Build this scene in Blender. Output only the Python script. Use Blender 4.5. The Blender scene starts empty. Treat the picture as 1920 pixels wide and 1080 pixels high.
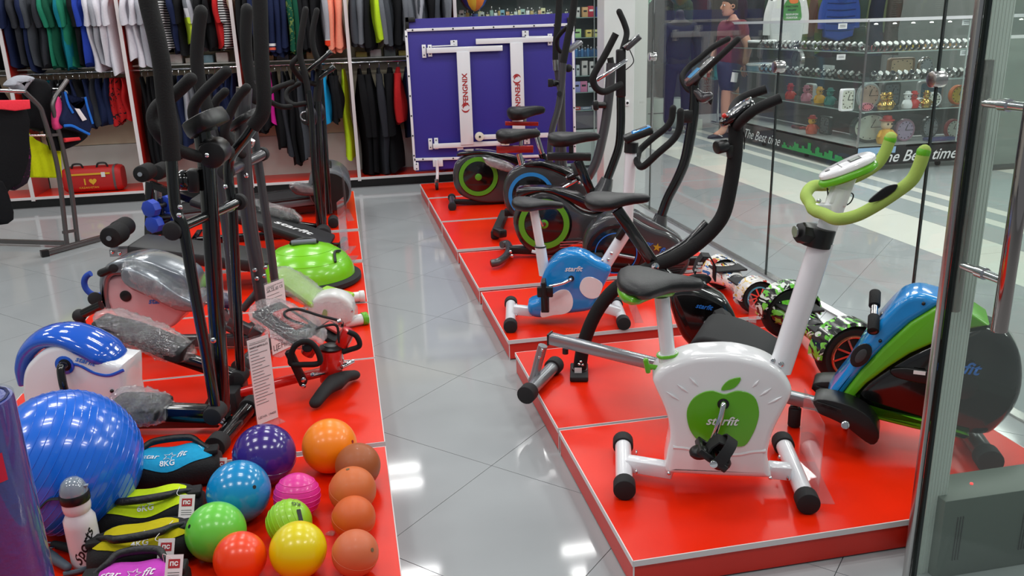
import bpy, bmesh, math, random
from mathutils import Vector as V, Matrix, Quaternion
random.seed(7)
S = bpy.context.scene
COL = S.collection
PI = math.pi
# ------------------------------------------------------------------ camera
F = 1584.0
UP = V((-155, 5110, 1584)).normalized()
DD = V((-334, 481, -1584)); DD = (DD - UP*DD.dot(UP)).normalized()
XX = DD.cross(UP)
RM = Matrix((XX, DD, UP))          # world = RM @ camera vector
CH = 1.5
cam = bpy.data.objects.new('camera', bpy.data.cameras.new('camera'))
cam.data.sensor_width = 36; cam.data.lens = 36*F/1920
cam.data.clip_start = .05; cam.data.clip_end = 80
cam.matrix_world = Matrix.Translation((0, 0, CH)) @ RM.to_4x4()
COL.objects.link(cam); S.camera = cam
# ------------------------------------------------------------------ light
S.view_settings.view_transform = 'Standard'; S.view_settings.look = 'None'
S.view_settings.gamma = 1; S.view_settings.exposure = -0.08
W = bpy.data.worlds.new('world'); S.world = W; W.use_nodes = True
W.node_tree.nodes['Background'].inputs[0].default_value = (.86, .93, 1.0, 1)
W.node_tree.nodes['Background'].inputs[1].default_value = .24
def lamp(x, y, z, sx, sy, e, col=(1, .99, .97)):
    d = bpy.data.lights.new('ceiling_lamp', 'AREA'); d.shape = 'RECTANGLE'
    d.size = sx; d.size_y = sy; d.energy = e; d.color = col
    o = bpy.data.objects.new('ceiling_lamp', d); o.location = (x, y, z); COL.objects.link(o)
for i in range(4):
    for j in range(5):
        for k in (-.17, .17): lamp(-3.3+i*1.75, .6+j*1.9+k, 3.1, .62, .09, 8)
for j in range(4):
    lamp(4.6, 1.5+j*3.4, 3.6, .5, 1.6, 72)
    lamp(7.6, 2.0+j*3.4, 3.6, .5, 1.6, 72)

# ------------------------------------------------------------------ pixel rays -> real points
def ray(px, py): return RM @ V((px-960, 540-py, -F))
def G(px, py, z=0.0):
    v = ray(px, py); t = (z-CH)/v.z; return V((v.x*t, v.y*t, z))
def AY(px, py, Y):
    v = ray(px, py); t = Y/v.y; return V((v.x*t, Y, CH+v.z*t))
def AX(px, py, X):
    v = ray(px, py); t = X/v.x; return V((X, v.y*t, CH+v.z*t))
class Plane:                      # a vertical plane a machine stands in
    def __init__(s, x, y, deg):
        a = math.radians(deg); s.o = V((x, y, 0)); s.d = V((math.cos(a), math.sin(a), 0)); s.n = V((-math.sin(a), math.cos(a), 0)); s.deg = deg
    def p(s, px, py, off=0.0):    # off > 0: away from the camera
        v = ray(px, py); k = s.o + s.n*off
        t = (k.dot(s.n))/v.dot(s.n); return V((v.x*t, v.y*t, CH+v.z*t))
    def l(s, pts): return [s.p(*q) for q in pts]
def project(p):
    c = RM.transposed() @ (V(p)-V((0, 0, CH))); return 960+F*c.x/-c.z, 540-F*c.y/-c.z
# ------------------------------------------------------------------ materials
def lin(c): return tuple(((v/255)/12.92 if v/255 <= .04045 else ((v/255+.055)/1.055)**2.4) for v in c)
MT = {}
def mat(name, rgb, rough=.45, metal=0.0, coat=0.0, var=0.0, bump=0.0, scale=60, emit=0, trans=0, spec=.5, sheen=0):
    if name in MT: return MT[name]
    m = bpy.data.materials.new(name); m.use_nodes = True; MT[name] = m
    nt = m.node_tree; b = nt.nodes['Principled BSDF']; c = lin(rgb)
    b.inputs['Base Color'].default_value = (*c, 1); b.inputs['Roughness'].default_value = rough
    b.inputs['Metallic'].default_value = metal; b.inputs['Coat Weight'].default_value = coat
    b.inputs['Coat Roughness'].default_value = .06; b.inputs['Specular IOR Level'].default_value = spec
    b.inputs['Sheen Weight'].default_value = sheen
    if emit: b.inputs['Emission Color'].default_value = (*c, 1); b.inputs['Emission Strength'].default_value = emit
    m.diffuse_color = (*c, 1)
    if var or bump:
        tc = nt.nodes.new('ShaderNodeTexCoord'); no = nt.nodes.new('ShaderNodeTexNoise')
        no.inputs['Scale'].default_value = scale; no.inputs['Detail'].default_value = 4
        nt.links.new(tc.outputs['Object'], no.inputs['Vector'])
        if var:
            mx = nt.nodes.new('ShaderNodeMix'); mx.data_type = 'RGBA'
            mx.inputs['A'].default_value = (*[max(0, v*(1-var)) for v in c], 1); mx.inputs['B'].default_value = (*[min(1, v*(1+var)) for v in c], 1)
            nt.links.new(no.outputs['Fac'], mx.inputs['Factor']); nt.links.new(mx.outputs['Result'], b.inputs['Base Color'])
        if bump:
            bp = nt.nodes.new('ShaderNodeBump'); bp.inputs['Strength'].default_value = bump; bp.inputs['Distance'].default_value = .01
            nt.links.new(no.outputs['Fac'], bp.inputs['Height']); nt.links.new(bp.outputs['Normal'], b.inputs['Normal'])
    return m
def glassmat(name, tint, refl=.06, rough=.0, body=0.0, bodycol=(200, 210, 205), bump=0, scale=20):
    """thin clear sheet: tinted see-through, mirror reflection growing at grazing angles"""
    m = bpy.data.materials.new(name); m.use_nodes = True; nt = m.node_tree; N = nt.nodes; L = nt.links; MT[name] = m
    N.remove(N['Principled BSDF']); out = N['Material Output']
    t = N.new('ShaderNodeBsdfTransparent'); t.inputs[0].default_value = (*tint, 1)
    g = N.new('ShaderNodeBsdfGlossy'); g.inputs['Roughness'].default_value = rough; g.inputs[0].default_value = (1, 1, 1, 1)
    lw = N.new('ShaderNodeLayerWeight'); lw.inputs[0].default_value = .5
    pw = N.new('ShaderNodeMath'); pw.operation = 'POWER'; pw.inputs[1].default_value = 5; L.new(lw.outputs['Facing'], pw.inputs[0])
    ma = N.new('ShaderNodeMath'); ma.operation = 'MULTIPLY_ADD'; ma.inputs[1].default_value = .6; ma.inputs[2].default_value = refl
    ma.use_clamp = True
    mx = N.new('ShaderNodeMixShader'); L.new(pw.outputs[0], ma.inputs[0]); L.new(ma.outputs[0], mx.inputs[0]); L.new(t.outputs[0], mx.inputs[1]); L.new(g.outputs[0], mx.inputs[2])
    last = mx
    if body:
        d = N.new('ShaderNodeBsdfDiffuse'); d.inputs[0].default_value = (*lin(bodycol), 1)
        m2 = N.new('ShaderNodeMixShader'); m2.inputs[0].default_value = body
        L.new(mx.outputs[0], m2.inputs[1]); L.new(d.outputs[0], m2.inputs[2]); last = m2
    if bump:
        tc = N.new('ShaderNodeTexCoord'); no = N.new('ShaderNodeTexNoise'); no.inputs['Scale'].default_value = scale; no.inputs['Detail'].default_value = 3; no.inputs['Distortion'].default_value = 1.5
        bp = N.new('ShaderNodeBump'); bp.inputs['Strength'].default_value = bump; bp.inputs['Distance'].default_value = .02
        L.new(tc.outputs['Object'], no.inputs['Vector']); L.new(no.outputs['Fac'], bp.inputs['Height']); L.new(bp.outputs['Normal'], g.inputs['Normal']); L.new(bp.outputs['Normal'], lw.inputs['Normal'])
    L.new(last.outputs[0], out.inputs[0]); return m
RED = mat('red_laminate', (230, 36, 3), .3, var=.05, scale=8, spec=.25)
REDS = mat('red_laminate_side', (214, 40, 24), .35, var=.05, scale=8)
WHED = mat('white_edging', (222, 214, 214), .5)
BLK = mat('black_plastic', (17, 17, 18), .38)
BLKM = mat('matte_black_rubber', (24, 24, 26), .75, var=.2, scale=200)
FOAM = mat('black_foam_grip', (20, 20, 21), .7, bump=.25, scale=300, spec=.3)
GLB = mat('gloss_black_paint', (9, 9, 10), .16, coat=.6)
GRYM = mat('dark_grey_paint', (72, 71, 74), .28, metal=.3, coat=.3)
SIL = mat('silver_paint', (150, 152, 156), .25, metal=.6, coat=.3)
CHR = mat('chrome', (225, 225, 228), .08, metal=1)
WHT = mat('gloss_white_plastic', (238, 238, 240), .16, coat=.5)
WHP = mat('white_paint_metal', (232, 232, 236), .2, coat=.5)
GRN = mat('apple_green_plastic', (98, 178, 24), .3, coat=.2)
LIME = mat('lime_foam', (158, 184, 84), .75, bump=.1, scale=200)
BLUP = mat('sky_blue_plastic', (26, 138, 214), .14, coat=.6)
VINYL = mat('black_vinyl', (24, 25, 27), .42, bump=.12, scale=250, spec=.4)
STEEL = mat('brushed_steel', (190, 188, 186), .22, metal=1)
# ------------------------------------------------------------------ objects
def base(name, data=None, parent=None, loc=None):
    o = bpy.data.objects.new(name, data); COL.objects.link(o)
    if loc is not None: o.location = loc
    if parent is not None: o.parent = parent
    return o
def thing(name, label, cat, loc=(0, 0, 0), group=None, rz=0):
    o = base(name, None, None, loc); o['label'] = label; o['category'] = cat; o.rotation_euler.z = rz
    if group: o['group'] = group
    return o
def tag(o, label=None, cat=None, group=None, kind=None):
    if label: o['label'] = label
    if cat: o['category'] = cat
    if group: o['group'] = group
    if kind: o['kind'] = kind
    return o
def rootloc(p):
    v = V((0, 0, 0))
    while p is not None: v = v + p.location; p = p.parent
    return v
class MB:
    def __init__(s): s.b = bmesh.new()
    def ring(s, pts): return [s.b.verts.new(p) for p in pts]
    def face(s, vs):
        try: return s.b.faces.new(vs)
        except ValueError: return None
    def bridge(s, a, b, closed=True):
        n = len(a)
        for i in range(n if closed else n-1):
            s.face((a[i], a[(i+1) % n], b[(i+1) % n], b[i]))
    def loft(s, rings, cap=True, closed=True):
        R = [s.ring(r) for r in rings]
        for a, b in zip(R, R[1:]): s.bridge(a, b, closed)
        if cap and closed: s.face(R[0][::-1]); s.face(R[-1])
        return s
    def box(s, c, size, rz=0, bevel=0, m=None):
        M3 = m if m is not None else Matrix.Rotation(rz, 3, 'Z'); c = V(c); hx, hy, hz = [v/2 for v in size]
        if bevel <= 0:
            q = [s.b.verts.new(c + M3 @ V((sx*hx, sy*hy, sz*hz))) for sx in (-1, 1) for sy in (-1, 1) for sz in (-1, 1)]
            for f in ((0, 1, 3, 2), (4, 6, 7, 5), (0, 4, 5, 1), (2, 3, 7, 6), (0, 2, 6, 4), (1, 5, 7, 3)): s.face([q[i] for i in f])
            return s
        e = bevel; R = []
        def rr(ix, z):
            x, y = hx-ix, hy-ix; k = max(e-ix, 0); P = []
            for cx, cy, a0 in ((x-k, y-k, 0), (-x+k, y-k, PI/2), (-x+k, -y+k, PI), (x-k, -y+k, 1.5*PI)):
                for j in range(4):
                    a = a0+j*PI/6; P.append(c + M3 @ V((cx+k*math.cos(a), cy+k*math.sin(a), z)))
            return P
        prof = [(e, -hz), (e*.3, -hz+e*.3), (0, -hz+e), (0, hz-e), (e*.3, hz-e*.3), (e, hz)]
        return s.loft([rr(min(ix, e*.98), z) for ix, z in prof])
    def bar(s, a, b, w, h, upv=V((0, 0, 1)), bevel=0):
        a, b = V(a), V(b); d = (b-a); L = d.length; d.normalize(); sd = d.cross(upv)
        if sd.length < 1e-4: sd = d.cross(V((1, 0, 0)))
        sd.normalize(); u = sd.cross(d); m = Matrix((d, sd, u)).transposed()
        return s.box((a+b)/2, (L, w, h), m=m, bevel=bevel)
    def tube(s, pts, r, n=12, smooth=True, closed=False, cap=True, flat=1.0, flatv=None, step=None, round_end=False):
        pts = [V(p) for p in pts]
        rs = list(r) if isinstance(r, (list, tuple)) else [r]*len(pts)
        if smooth and len(pts) > 2:
            k = step or 6; P = []; R = []; m = len(pts)
            rng = range(m if closed else m-1)
            for i in rng:
                if closed: p0, p1, p2, p3 = pts[(i-1) % m], pts[i], pts[(i+1) % m], pts[(i+2) % m]; r1, r2 = rs[i], rs[(i+1) % m]
                else:
                    p1, p2 = pts[i], pts[i+1]; p0 = pts[i-1] if i > 0 else p1*2-p2; p3 = pts[i+2] if i+2 < m else p2*2-p1; r1, r2 = rs[i], rs[i+1]
                for j in range(k):
                    t = j/k; P.append(.5*((2*p1)+(p2-p0)*t+(2*p0-5*p1+4*p2-p3)*t*t+(3*p1-p0-3*p2+p3)*t**3)); R.append(r1+(r2-r1)*t)
            if not closed: P.append(pts[-1]); R.append(rs[-1])
            pts, rs = P, R
        N = len(pts); rings = []; nrm = None
        for i in range(N):
            if closed: t = pts[(i+1) % N]-pts[i-1]
            else: t = pts[min(i+1, N-1)]-pts[max(i-1, 0)]
            if t.length < 1e-9: t = V((0, 0, 1))
            t.normalize()
            if flatv is not None:
                nrm = V(flatv) - t*t.dot(V(flatv)); nrm.normalize()
            elif nrm is None:
                nrm = t.orthogonal().normalized()
            else:
                nrm = nrm - t*t.dot(nrm); nrm.normalize()
            bn = t.cross(nrm)
            rings.append([pts[i] + (nrm*math.cos(a)*flat + bn*math.sin(a))*rs[i] for a in [2*PI*k/n for k in range(n)]])
        if round_end and not closed:
            def dome(ring, c, d, rr):
                return [[c + (p-c)*math.cos(a) + d*rr*math.sin(a) for p in ring] for a in (PI/6, PI/3, PI*.46)]
            d0 = (pts[0]-pts[1]).normalized(); d1 = (pts[-1]-pts[-2]).normalized()
            rings = dome(rings[0], pts[0], d0, rs[0])[::-1] + rings + dome(rings[-1], pts[-1], d1, rs[-1])
        R = [s.ring(q) for q in rings]
        for a, b in zip(R, R[1:]): s.bridge(a, b)
        if closed: s.bridge(R[-1], R[0])
        elif cap: s.face(R[0][::-1]); s.face(R[-1])
        return s
    def cyl(s, a, b, r, n=16, r2=None, bev=0):
        a, b = V(a), V(b)
        if bev:
            d = (b-a).normalized()*bev; r2 = r if r2 is None else r2
            return s.tube([a, a+d*.3, a+d, b-d, b-d*.3, b], [r-bev, r-bev*.3, r, r2, r2-bev*.3, r2-bev], n, smooth=False)
        return s.tube([a, b], [r, r if r2 is None else r2], n, smooth=False)
    def lathe(s, prof, o=(0, 0, 0), axis=V((0, 0, 1)), n=24, cap=True):
        o = V(o); axis = V(axis).normalized(); e1 = axis.orthogonal().normalized(); e2 = axis.cross(e1)
        return s.loft([[o + axis*z + (e1*math.cos(a)+e2*math.sin(a))*max(r, 1e-4) for a in [2*PI*k/n for k in range(n)]] for r, z in prof], cap=cap)
    def sphere(s, c, r, n=24, m=14, sc=(1, 1, 1), rot=None):
        c = V(c); rot = rot or Matrix.Identity(3)
        return s.loft([[c + rot @ V((r*sc[0]*math.sin(t)*math.cos(a), r*sc[1]*math.sin(t)*math.sin(a), -r*sc[2]*math.cos(t))) for a in [2*PI*k/n for k in range(n)]]
                       for t in [max(.001, min(PI-.001, PI*j/m)) for j in range(m+1)]])
    def shell(s, poly, dv, bevel=0.01, steps=3, smooth=0):
        """plate with rounded rims: outline poly (near face), extruded by vector dv"""
        P = [V(p) for p in poly]
        if smooth: P = crv(P, smooth, True)
        nv = V(dv).normalized(); D = V(dv).length; n = len(P)
        area = V((0, 0, 0))
        for i in range(n): area += P[i].cross(P[(i+1) % n])
        sg = 1 if area.dot(nv) > 0 else -1
        inn = []
        for i in range(n):
            t = (P[(i+1) % n]-P[i-1]).normalized(); inn.append(nv.cross(t)*sg)
        T_ = [P[i]+inn[i]*bevel for i in range(n)]
        for _ in range(60):
            hit = False
            for i in range(n):
                j = (i+1) % n
                if (T_[j]-T_[i]).dot(P[j]-P[i]) < 0:
                    mid = (T_[i]+T_[j])/2; T_[i] = mid.copy(); T_[j] = mid.copy(); hit = True
            if not hit: break
        inn = [(T_[i]-P[i])/bevel for i in range(n)]
        R = []
        for k in range(steps+1):
            a = PI/2*k/steps; R.append([P[i]+inn[i]*bevel*(1-math.sin(a)) + nv*bevel*(1-math.cos(a)) for i in range(n)])
        for k in range(steps, -1, -1):
            a = PI/2*k/steps; R.append([P[i]+inn[i]*bevel*(1-math.sin(a)) + nv*(D-bevel*(1-math.cos(a))) for i in range(n)])
        if sg > 0: R = [r[::-1] for r in R]
        return s.loft(R)
    def torus(s, c, ax, R, r, n=40, m=10, flat=1, a0=0, a1=2*PI):
        ax = V(ax).normalized(); e1 = ax.orthogonal().normalized(); e2 = ax.cross(e1); c = V(c)
        full = abs(a1-a0-2*PI) < 1e-6
        pts = [c+(e1*math.cos(a)+e2*math.sin(a))*R for a in [a0+(a1-a0)*k/n for k in range(n if full else n+1)]]
        return s.tube(pts, r, m, smooth=False, closed=full, flatv=ax, flat=flat)
    def disc(s, c, ax, r, th, n=32, bev=.003):
        c = V(c); ax = V(ax).normalized()
        return s.cyl(c-ax*th/2, c+ax*th/2, r, n, bev=bev)
    def build(s, name, m, parent=None, smooth=True, kind=None, label=None, ang=38, world=True):
        off = rootloc(parent)
        me = bpy.data.meshes.new(name)
        bmesh.ops.recalc_face_normals(s.b, faces=s.b.faces[:])
        if world and off.length > 0: bmesh.ops.translate(s.b, verts=s.b.verts[:], vec=-off)
        s.b.to_mesh(me); s.b.free()
        if smooth:
            me.polygons.foreach_set('use_smooth', [True]*len(me.polygons)); me.set_sharp_from_angle(angle=math.radians(ang))
        if m is not None: me.materials.append(m)
        o = base(name, me, parent)
        if kind: o['kind'] = kind
        if label: o['label'] = label
        return o
def crv(P, k=4, closed=False):
    P = [V(p) for p in P]; out = []; m = len(P)
    for i in range(m if closed else m-1):
        if closed: p0, p1, p2, p3 = P[i-1], P[i], P[(i+1) % m], P[(i+2) % m]
        else: p1, p2 = P[i], P[i+1]; p0 = P[i-1] if i else p1*2-p2; p3 = P[i+2] if i+2 < m else p2*2-p1
        for j in range(k):
            t = j/k; out.append(.5*((2*p1)+(p2-p0)*t+(2*p0-5*p1+4*p2-p3)*t*t+(3*p1-p0-3*p2+p3)*t**3))
    if not closed: out.append(P[-1])
    return out
def single(name, mb, m, label, cat, loc, group=None, **kw):
    """a thing that is one mesh, origin at loc"""
    loc = V(loc); bmesh.ops.translate(mb.b, verts=mb.b.verts[:], vec=-loc)
    o = mb.build(name, m, None, world=False, **kw); o.location = loc
    return tag(o, label, cat, group)
FONTC = {}
def text(s, m, parent, c, xd, yd, width=None, height=None, shear=0, thick=.0006, name='lettering', bold=0, space=1.0, wrap=None):
    """flat print: text centred on c, reading along xd, tops towards yd"""
    cu = bpy.data.curves.new('t', 'FONT'); cu.body = s; cu.align_x = 'CENTER'; cu.align_y = 'CENTER'; cu.shear = shear; cu.offset = bold
    cu.space_character = space; cu.extrude = 0; cu.resolution_u = 3
    ob = bpy.data.objects.new('t', cu); COL.objects.link(ob); bpy.context.view_layer.update()
    dg = bpy.context.evaluated_depsgraph_get(); me = bpy.data.meshes.new_from_object(ob.evaluated_get(dg)); bpy.data.objects.remove(ob)
    xs = [v.co.x for v in me.vertices]; ys = [v.co.y for v in me.vertices]
    if not xs: return None
    w, h = max(xs)-min(xs), max(ys)-min(ys); mx, my = (max(xs)+min(xs))/2, (max(ys)+min(ys))/2
    sx = width/w if width else height/h; sy = height/h if height else sx
    xd = V(xd).normalized(); yd = V(yd); yd = (yd-xd*yd.dot(xd)).normalized(); nz = xd.cross(yd); c = V(c)-rootloc(parent)
    for v in me.vertices: v.co = c + xd*((v.co.x-mx)*sx) + yd*((v.co.y-my)*sy) + nz*thick
    me.materials.clear(); me.materials.append(m)
    return base(name, me, parent)
# ================================================================== setting
def st(name, mb, m, parent=None, **kw):
    o = mb.build(name, m, parent, smooth=kw.pop('smooth', False), **kw)
    if parent is None: o['kind'] = 'structure'
    return o
def clip(poly, ax, lim, keep):    # keep < or > lim
    out = []
    ins = (lambda p: p[ax] <= lim) if keep == '<' else (lambda p: p[ax] >= lim)
    for i in range(len(poly)):
        a, b = poly[i-1], poly[i]
        if ins(a) != ins(b):
            t = (lim-a[ax])/(b[ax]-a[ax]); out.append((a[0]+(b[0]-a[0])*t, a[1]+(b[1]-a[1])*t))
        if ins(b): out.append(b)
    return out
GROUT = mat('grout', (118, 120, 122), .7)
TILE = mat('grey_porcelain', (160, 164, 166), .07, var=.04, scale=5, spec=.35)
CREAM = mat('cream_porcelain', (222, 224, 214), .2, var=.03, scale=5)
MGREY = mat('mall_grey_porcelain', (160, 170, 170), .2, var=.04, scale=5)
fl = st('floor', MB().box((3, 6.5, -.03), (22, 17, .04)), GROUT)
tc = 0
def inview(poly, z=0):
    for (x, y) in poly:
        if y > .9:
            u, v = project((x, y, z))
            if -60 < u < 1980 and -60 < v < 1140: return True
    return False
def tilepoly(poly, m, top=0.0):
    global tc
    if len(poly) < 3 or not inview(poly): return
    b = MB(); a = b.ring([(x, y, -.012) for x, y in poly]); c = b.ring([(x, y, top) for x, y in poly])
    b.bridge(a, c); b.face(c); tc += 1
    b.build('tile', m, fl, smooth=False)
h = .42; g = .0016
for i in range(-16, 26):
    for j in range(-8, 26):
        if (i+j) % 2: continue
        cx, cy = .42+i*h, 2.25+j*h
        q = [(cx-h+g, cy), (cx, cy-h+g), (cx+h-g, cy), (cx, cy+h-g)]
        for ax, lim, k in ((0, 3.72, '<'), (0, -5.2, '>'), (1, 12.6, '<'), (1, 1.2, '>')): q = clip(q, ax, lim, k) if q else q
        if q: tilepoly(q, TILE)
def band(x0, x1, m, L=.6):
    y = 3.4
    while y < 13.5:
        tilepoly([(x0+g, y+g), (x1-g, y+g), (x1-g, y+L-g), (x0+g, y+L-g)], m); y += L
band(3.72, 4.28, CREAM, 1.2); band(4.28, 4.63, MGREY, 1.2); band(4.63, 4.75, CREAM, 1.2); band(4.75, 4.92, MGREY, 1.2); band(4.92, 5.04, CREAM, 1.2)
band(5.04, 6.3, MGREY, 1.2); band(6.3, 7.5, CREAM, 1.2); band(7.5, 9.5, MGREY, 1.2)
WALLM = mat('pale_wall_paint', (196, 198, 192), .6, var=.03, scale=3)
st('wall_back', MB().box((-2.2, 9.32, 1.7), (11.2, .1, 3.4)), WALLM)
st('wall_left', MB().box((-5.4, 5, 1.7), (.1, 9, 3.4)), WALLM)
MARB = mat('white_marble', (205, 210, 208), .3, var=.08, scale=7)
pil = st('trim_1', MB().box((2.335, 7.14, 1.7), (.27, .2, 3.4), bevel=.006), MARB)
ob = AY(1176, 193, 7.035)
o_ = MB().box(ob, (.034, .012, .05), bevel=.004).build('wall_socket', WHP, pil); MB().cyl(ob+V((0, -.006, 0)), ob+V((0, -.009, 0)), .011).build('socket_hole', BLK, o_)
# shop glass wall on the mall side ---------------------------------
GW = glassmat('clear_glass', (.95, .975, .965), .02, body=.02)
GX = 2.47
ys = [1.9, 3.23, 4.58, 6.62, 7.04]
jz = 1.235
gw = st('wall_right', MB().box((GX, 4.45, .004), (.05, 5.2, .012)), STEEL)
for a, b2 in zip(ys, ys[1:]):
    MB().box((GX, (a+b2)/2, 1.71), (.010, b2-a-.012, 3.4)).build('glass_pane', GW, gw, smooth=False)
EDGE = mat('dark_glass_edge', (24, 34, 32), .25)
for y in ys[1:-1]:
    j = MB().box((GX, y, 1.71), (.011, .009, 3.4)).build('joint', EDGE, gw, smooth=False)
    MB().cyl((GX-.03, y, jz), (GX+.03, y, jz), .034, 24, bev=.006).build('glass_button', STEEL, gw)
# glass door at the storefront --------------------------------------
DY = 1.66
dl = G(1716, 1072, 0); DX = AY(1716, 1072, DY).x-.013
door = thing('glass_door', 'frameless glass door with long steel pull handles at the right edge', 'door', (DX, DY, 0)); door.name = 'door_1'
del door['label'], door['category']; door['kind'] = 'structure'
GD = glassmat('green_door_glass', (.90, .94, .915), .03, body=.06)
MB().box((DX+.55, DY, 1.32), (1.06, .012, 2.6)).build('glass_pane', GD, door, smooth=False)
MB().box((DX+.010, DY, 1.31), (.007, .013, 2.62)).build('glass_edge', EDGE, door)
RIB = mat('ribbed_clear_seal', (226, 232, 226), .3, bump=.0)
b = MB()
SY = DY+.115; sx = SY/DY
for k in range(14): b.box((DX*sx+.014+k*.0046, SY, 1.31), (.0038, .012+.002*(k % 2), 2.62))
b.build('edge_seal', RIB, door)
MB().box((DX-.004, DY+.010, 1.31), (.013, .018, 2.62), bevel=.002).build('edge_profile', STEEL, door)
MB().cyl((DX, DY+.01, 0), (DX, DY+.01, .012), .03, 24).build('floor_pivot', BLK, door)
hx = AY(1838, 300, DY).x
def handle(dy):
    zt = AY(1840, 112, DY+.06).z if dy > 0 else AY(1896, 172, DY-.06).z
    zb = AY(1795, 582, DY+.06).z if dy > 0 else AY(1865, 618, DY-.06).z
    return hx, DY+dy, zt, zb
h0 = AY(1833, 112, DY+.078); h1 = AY(1790, 582, DY+.078); hxx = AY(1806, 433, DY+.078).x
n0 = AY(1900, 170, DY-.055)
hd = MB().cyl((hxx, DY+.078, h1.z), (hxx, DY+.078, h0.z), .018, 24, bev=.003).build('pull_handle', mat('polished_steel', (176, 168, 164), .07, metal=1), door)
hn = MB().cyl((hxx, DY-.078, h1.z), (hxx, DY-.078, h0.z), .018, 24, bev=.003).build('pull_handle', mat('polished_steel', (176, 168, 164), .07, metal=1), door)
for zz in (AY(1868, 198, DY).z, AY(1832, 512, DY).z):
    b = MB().cyl((hxx, DY-.078, zz), (hxx, DY+.078, zz), .0105, 16); b.cyl((hxx, DY-.012, zz), (hxx, DY+.012, zz), .0145, 20)
    b.build('standoff', CHR, door)
# red display platforms ------------------------------------------------
def platform(name, label, x0, x1, y0, y1, grp, h=.10):
    t = thing(name, label, 'platform', ((x0+x1)/2, (y0+y1)/2, 0), grp)
    e = .0022; w = .018
    MB().box(((x0+x1)/2, (y0+y1)/2, h-w/2), (x1-x0-2*e, y1-y0-2*e, w), bevel=.001).build('top_panel', RED, t, smooth=False)
    b = MB(); zc = h-w/2-.0003
    b.box(((x0+x1)/2, y0+e/2-.0005, zc), (x1-x0, e+.001, w)); b.box(((x0+x1)/2, y1-e/2+.0005, zc), (x1-x0, e+.001, w))
    b.box((x0+e/2-.0005, (y0+y1)/2, zc), (e+.001, y1-y0, w)); b.box((x1-e/2+.0005, (y0+y1)/2, zc), (e+.001, y1-y0, w))
    b.build('edge_strip', WHED, t, smooth=False)
    s = .004; hh = h-w
    for cx, cy, sx, sy in (((x0+x1)/2, y0+s+.008, x1-x0-2*s, .016), ((x0+x1)/2, y1-s-.008, x1-x0-2*s, .016), (x0+s+.008, (y0+y1)/2, .016, y1-y0-2*s-.034), (x1-s-.008, (y0+y1)/2, .016, y1-y0-2*s-.034)):
        MB().box((cx, cy, hh/2+.003), (sx, sy, hh-.006)).build('side_panel', REDS, t, smooth=False)
    MB().box((x0+s+.0005, y0+s+.0005, hh/2), (.0035, .0035, hh)).build('corner_edging', WHED, t, smooth=False)
    MB().box((x0+s+.0005, y1-s-.0005, hh/2), (.0035, .0035, hh)).build('corner_edging', WHED, t, smooth=False)
    return t
RX1 = 2.15
ordn = ['nearest', 'second', 'third', 'fourth', 'fifth', 'sixth', 'seventh']
rp = [(1.88, 2.683), (2.70, 3.475), (3.63, 4.41), (4.49, 5.288), (5.383, 6.230), (6.272, 7.186), (7.235, 7.945)]
rn = ['under the white bike with the green apple', 'under the black folding bike', 'under the small blue and white bike', 'under the bike with the green wheel ring', 'under the bike with the blue wheel ring', 'farther bike with green ring standing on it', 'farthest back, table tennis caster on it']
for (y0, y1), d_ in zip(rp, rn): platform('display_platform', 'red platform right of the aisle, '+d_, .674, RX1, y0, y1, 'platforms right of the aisle')
lp = [(.9, 2.722), (2.757, 3.575), (3.588, 4.40), (4.418, 5.246), (5.326, 6.142), (6.232, 7.802)]
ln = ['with the balls and the bags on it', 'under the red stepper and tall black elliptical', 'under the plastic-wrapped bike and green stepper', 'under the lime dome trainer', 'under the second black bench', 'farthest back, under the treadmill']
for (y0, y1), d_ in zip(lp, ln): platform('display_platform', 'red platform left of the aisle, '+d_, -1.40, .053, y0, y1, 'platforms left of the aisle')
# ================================================================== fitness machines, helpers
Z = V((0, 0, 1))
def T(pl, pts, r, name, m, root, n=12, **kw):
    return MB().tube([pl.p(*q) for q in pts], r, n, **kw).build(name, m, root)
def SH(pl, pts, w, name, m, root, off=None, bevel=.012, smooth=3, steps=3, **kw):
    o = -w/2 if off is None else off
    return MB().shell([pl.p(q[0], q[1], o) for q in pts], pl.n*w, bevel, steps, smooth).build(name, m, root, **kw)
def caps(root, a, b, r, m=BLKM, L=.045, rr=1.28, name='rubber_cap', rad=0):
    d = (b-a).normalized()
    MB().cyl(a-d*.005, a+d*L, r*rr, 20, bev=.004).build(name, m, root); MB().cyl(b+d*.005, b-d*L, r*rr, 20, bev=.004).build(name, m, root)
def stab(root, a, b, r, m, name='stabiliser', L=.045, rr=1.28):
    a, b = V(a), V(b)
    o = MB().cyl(a, b, r, 20).build(name, m, root); caps(o, a, b, r, L=L, rr=rr); return o
def bolts(root, pts, r=.008, m=CHR, d=V((0, -1, 0))):
    for p in pts: MB().lathe([(r, 0), (r, .003), (r*.6, .006), (.0005, .007)], p, d, 12).build('bolt', m, root)
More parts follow.
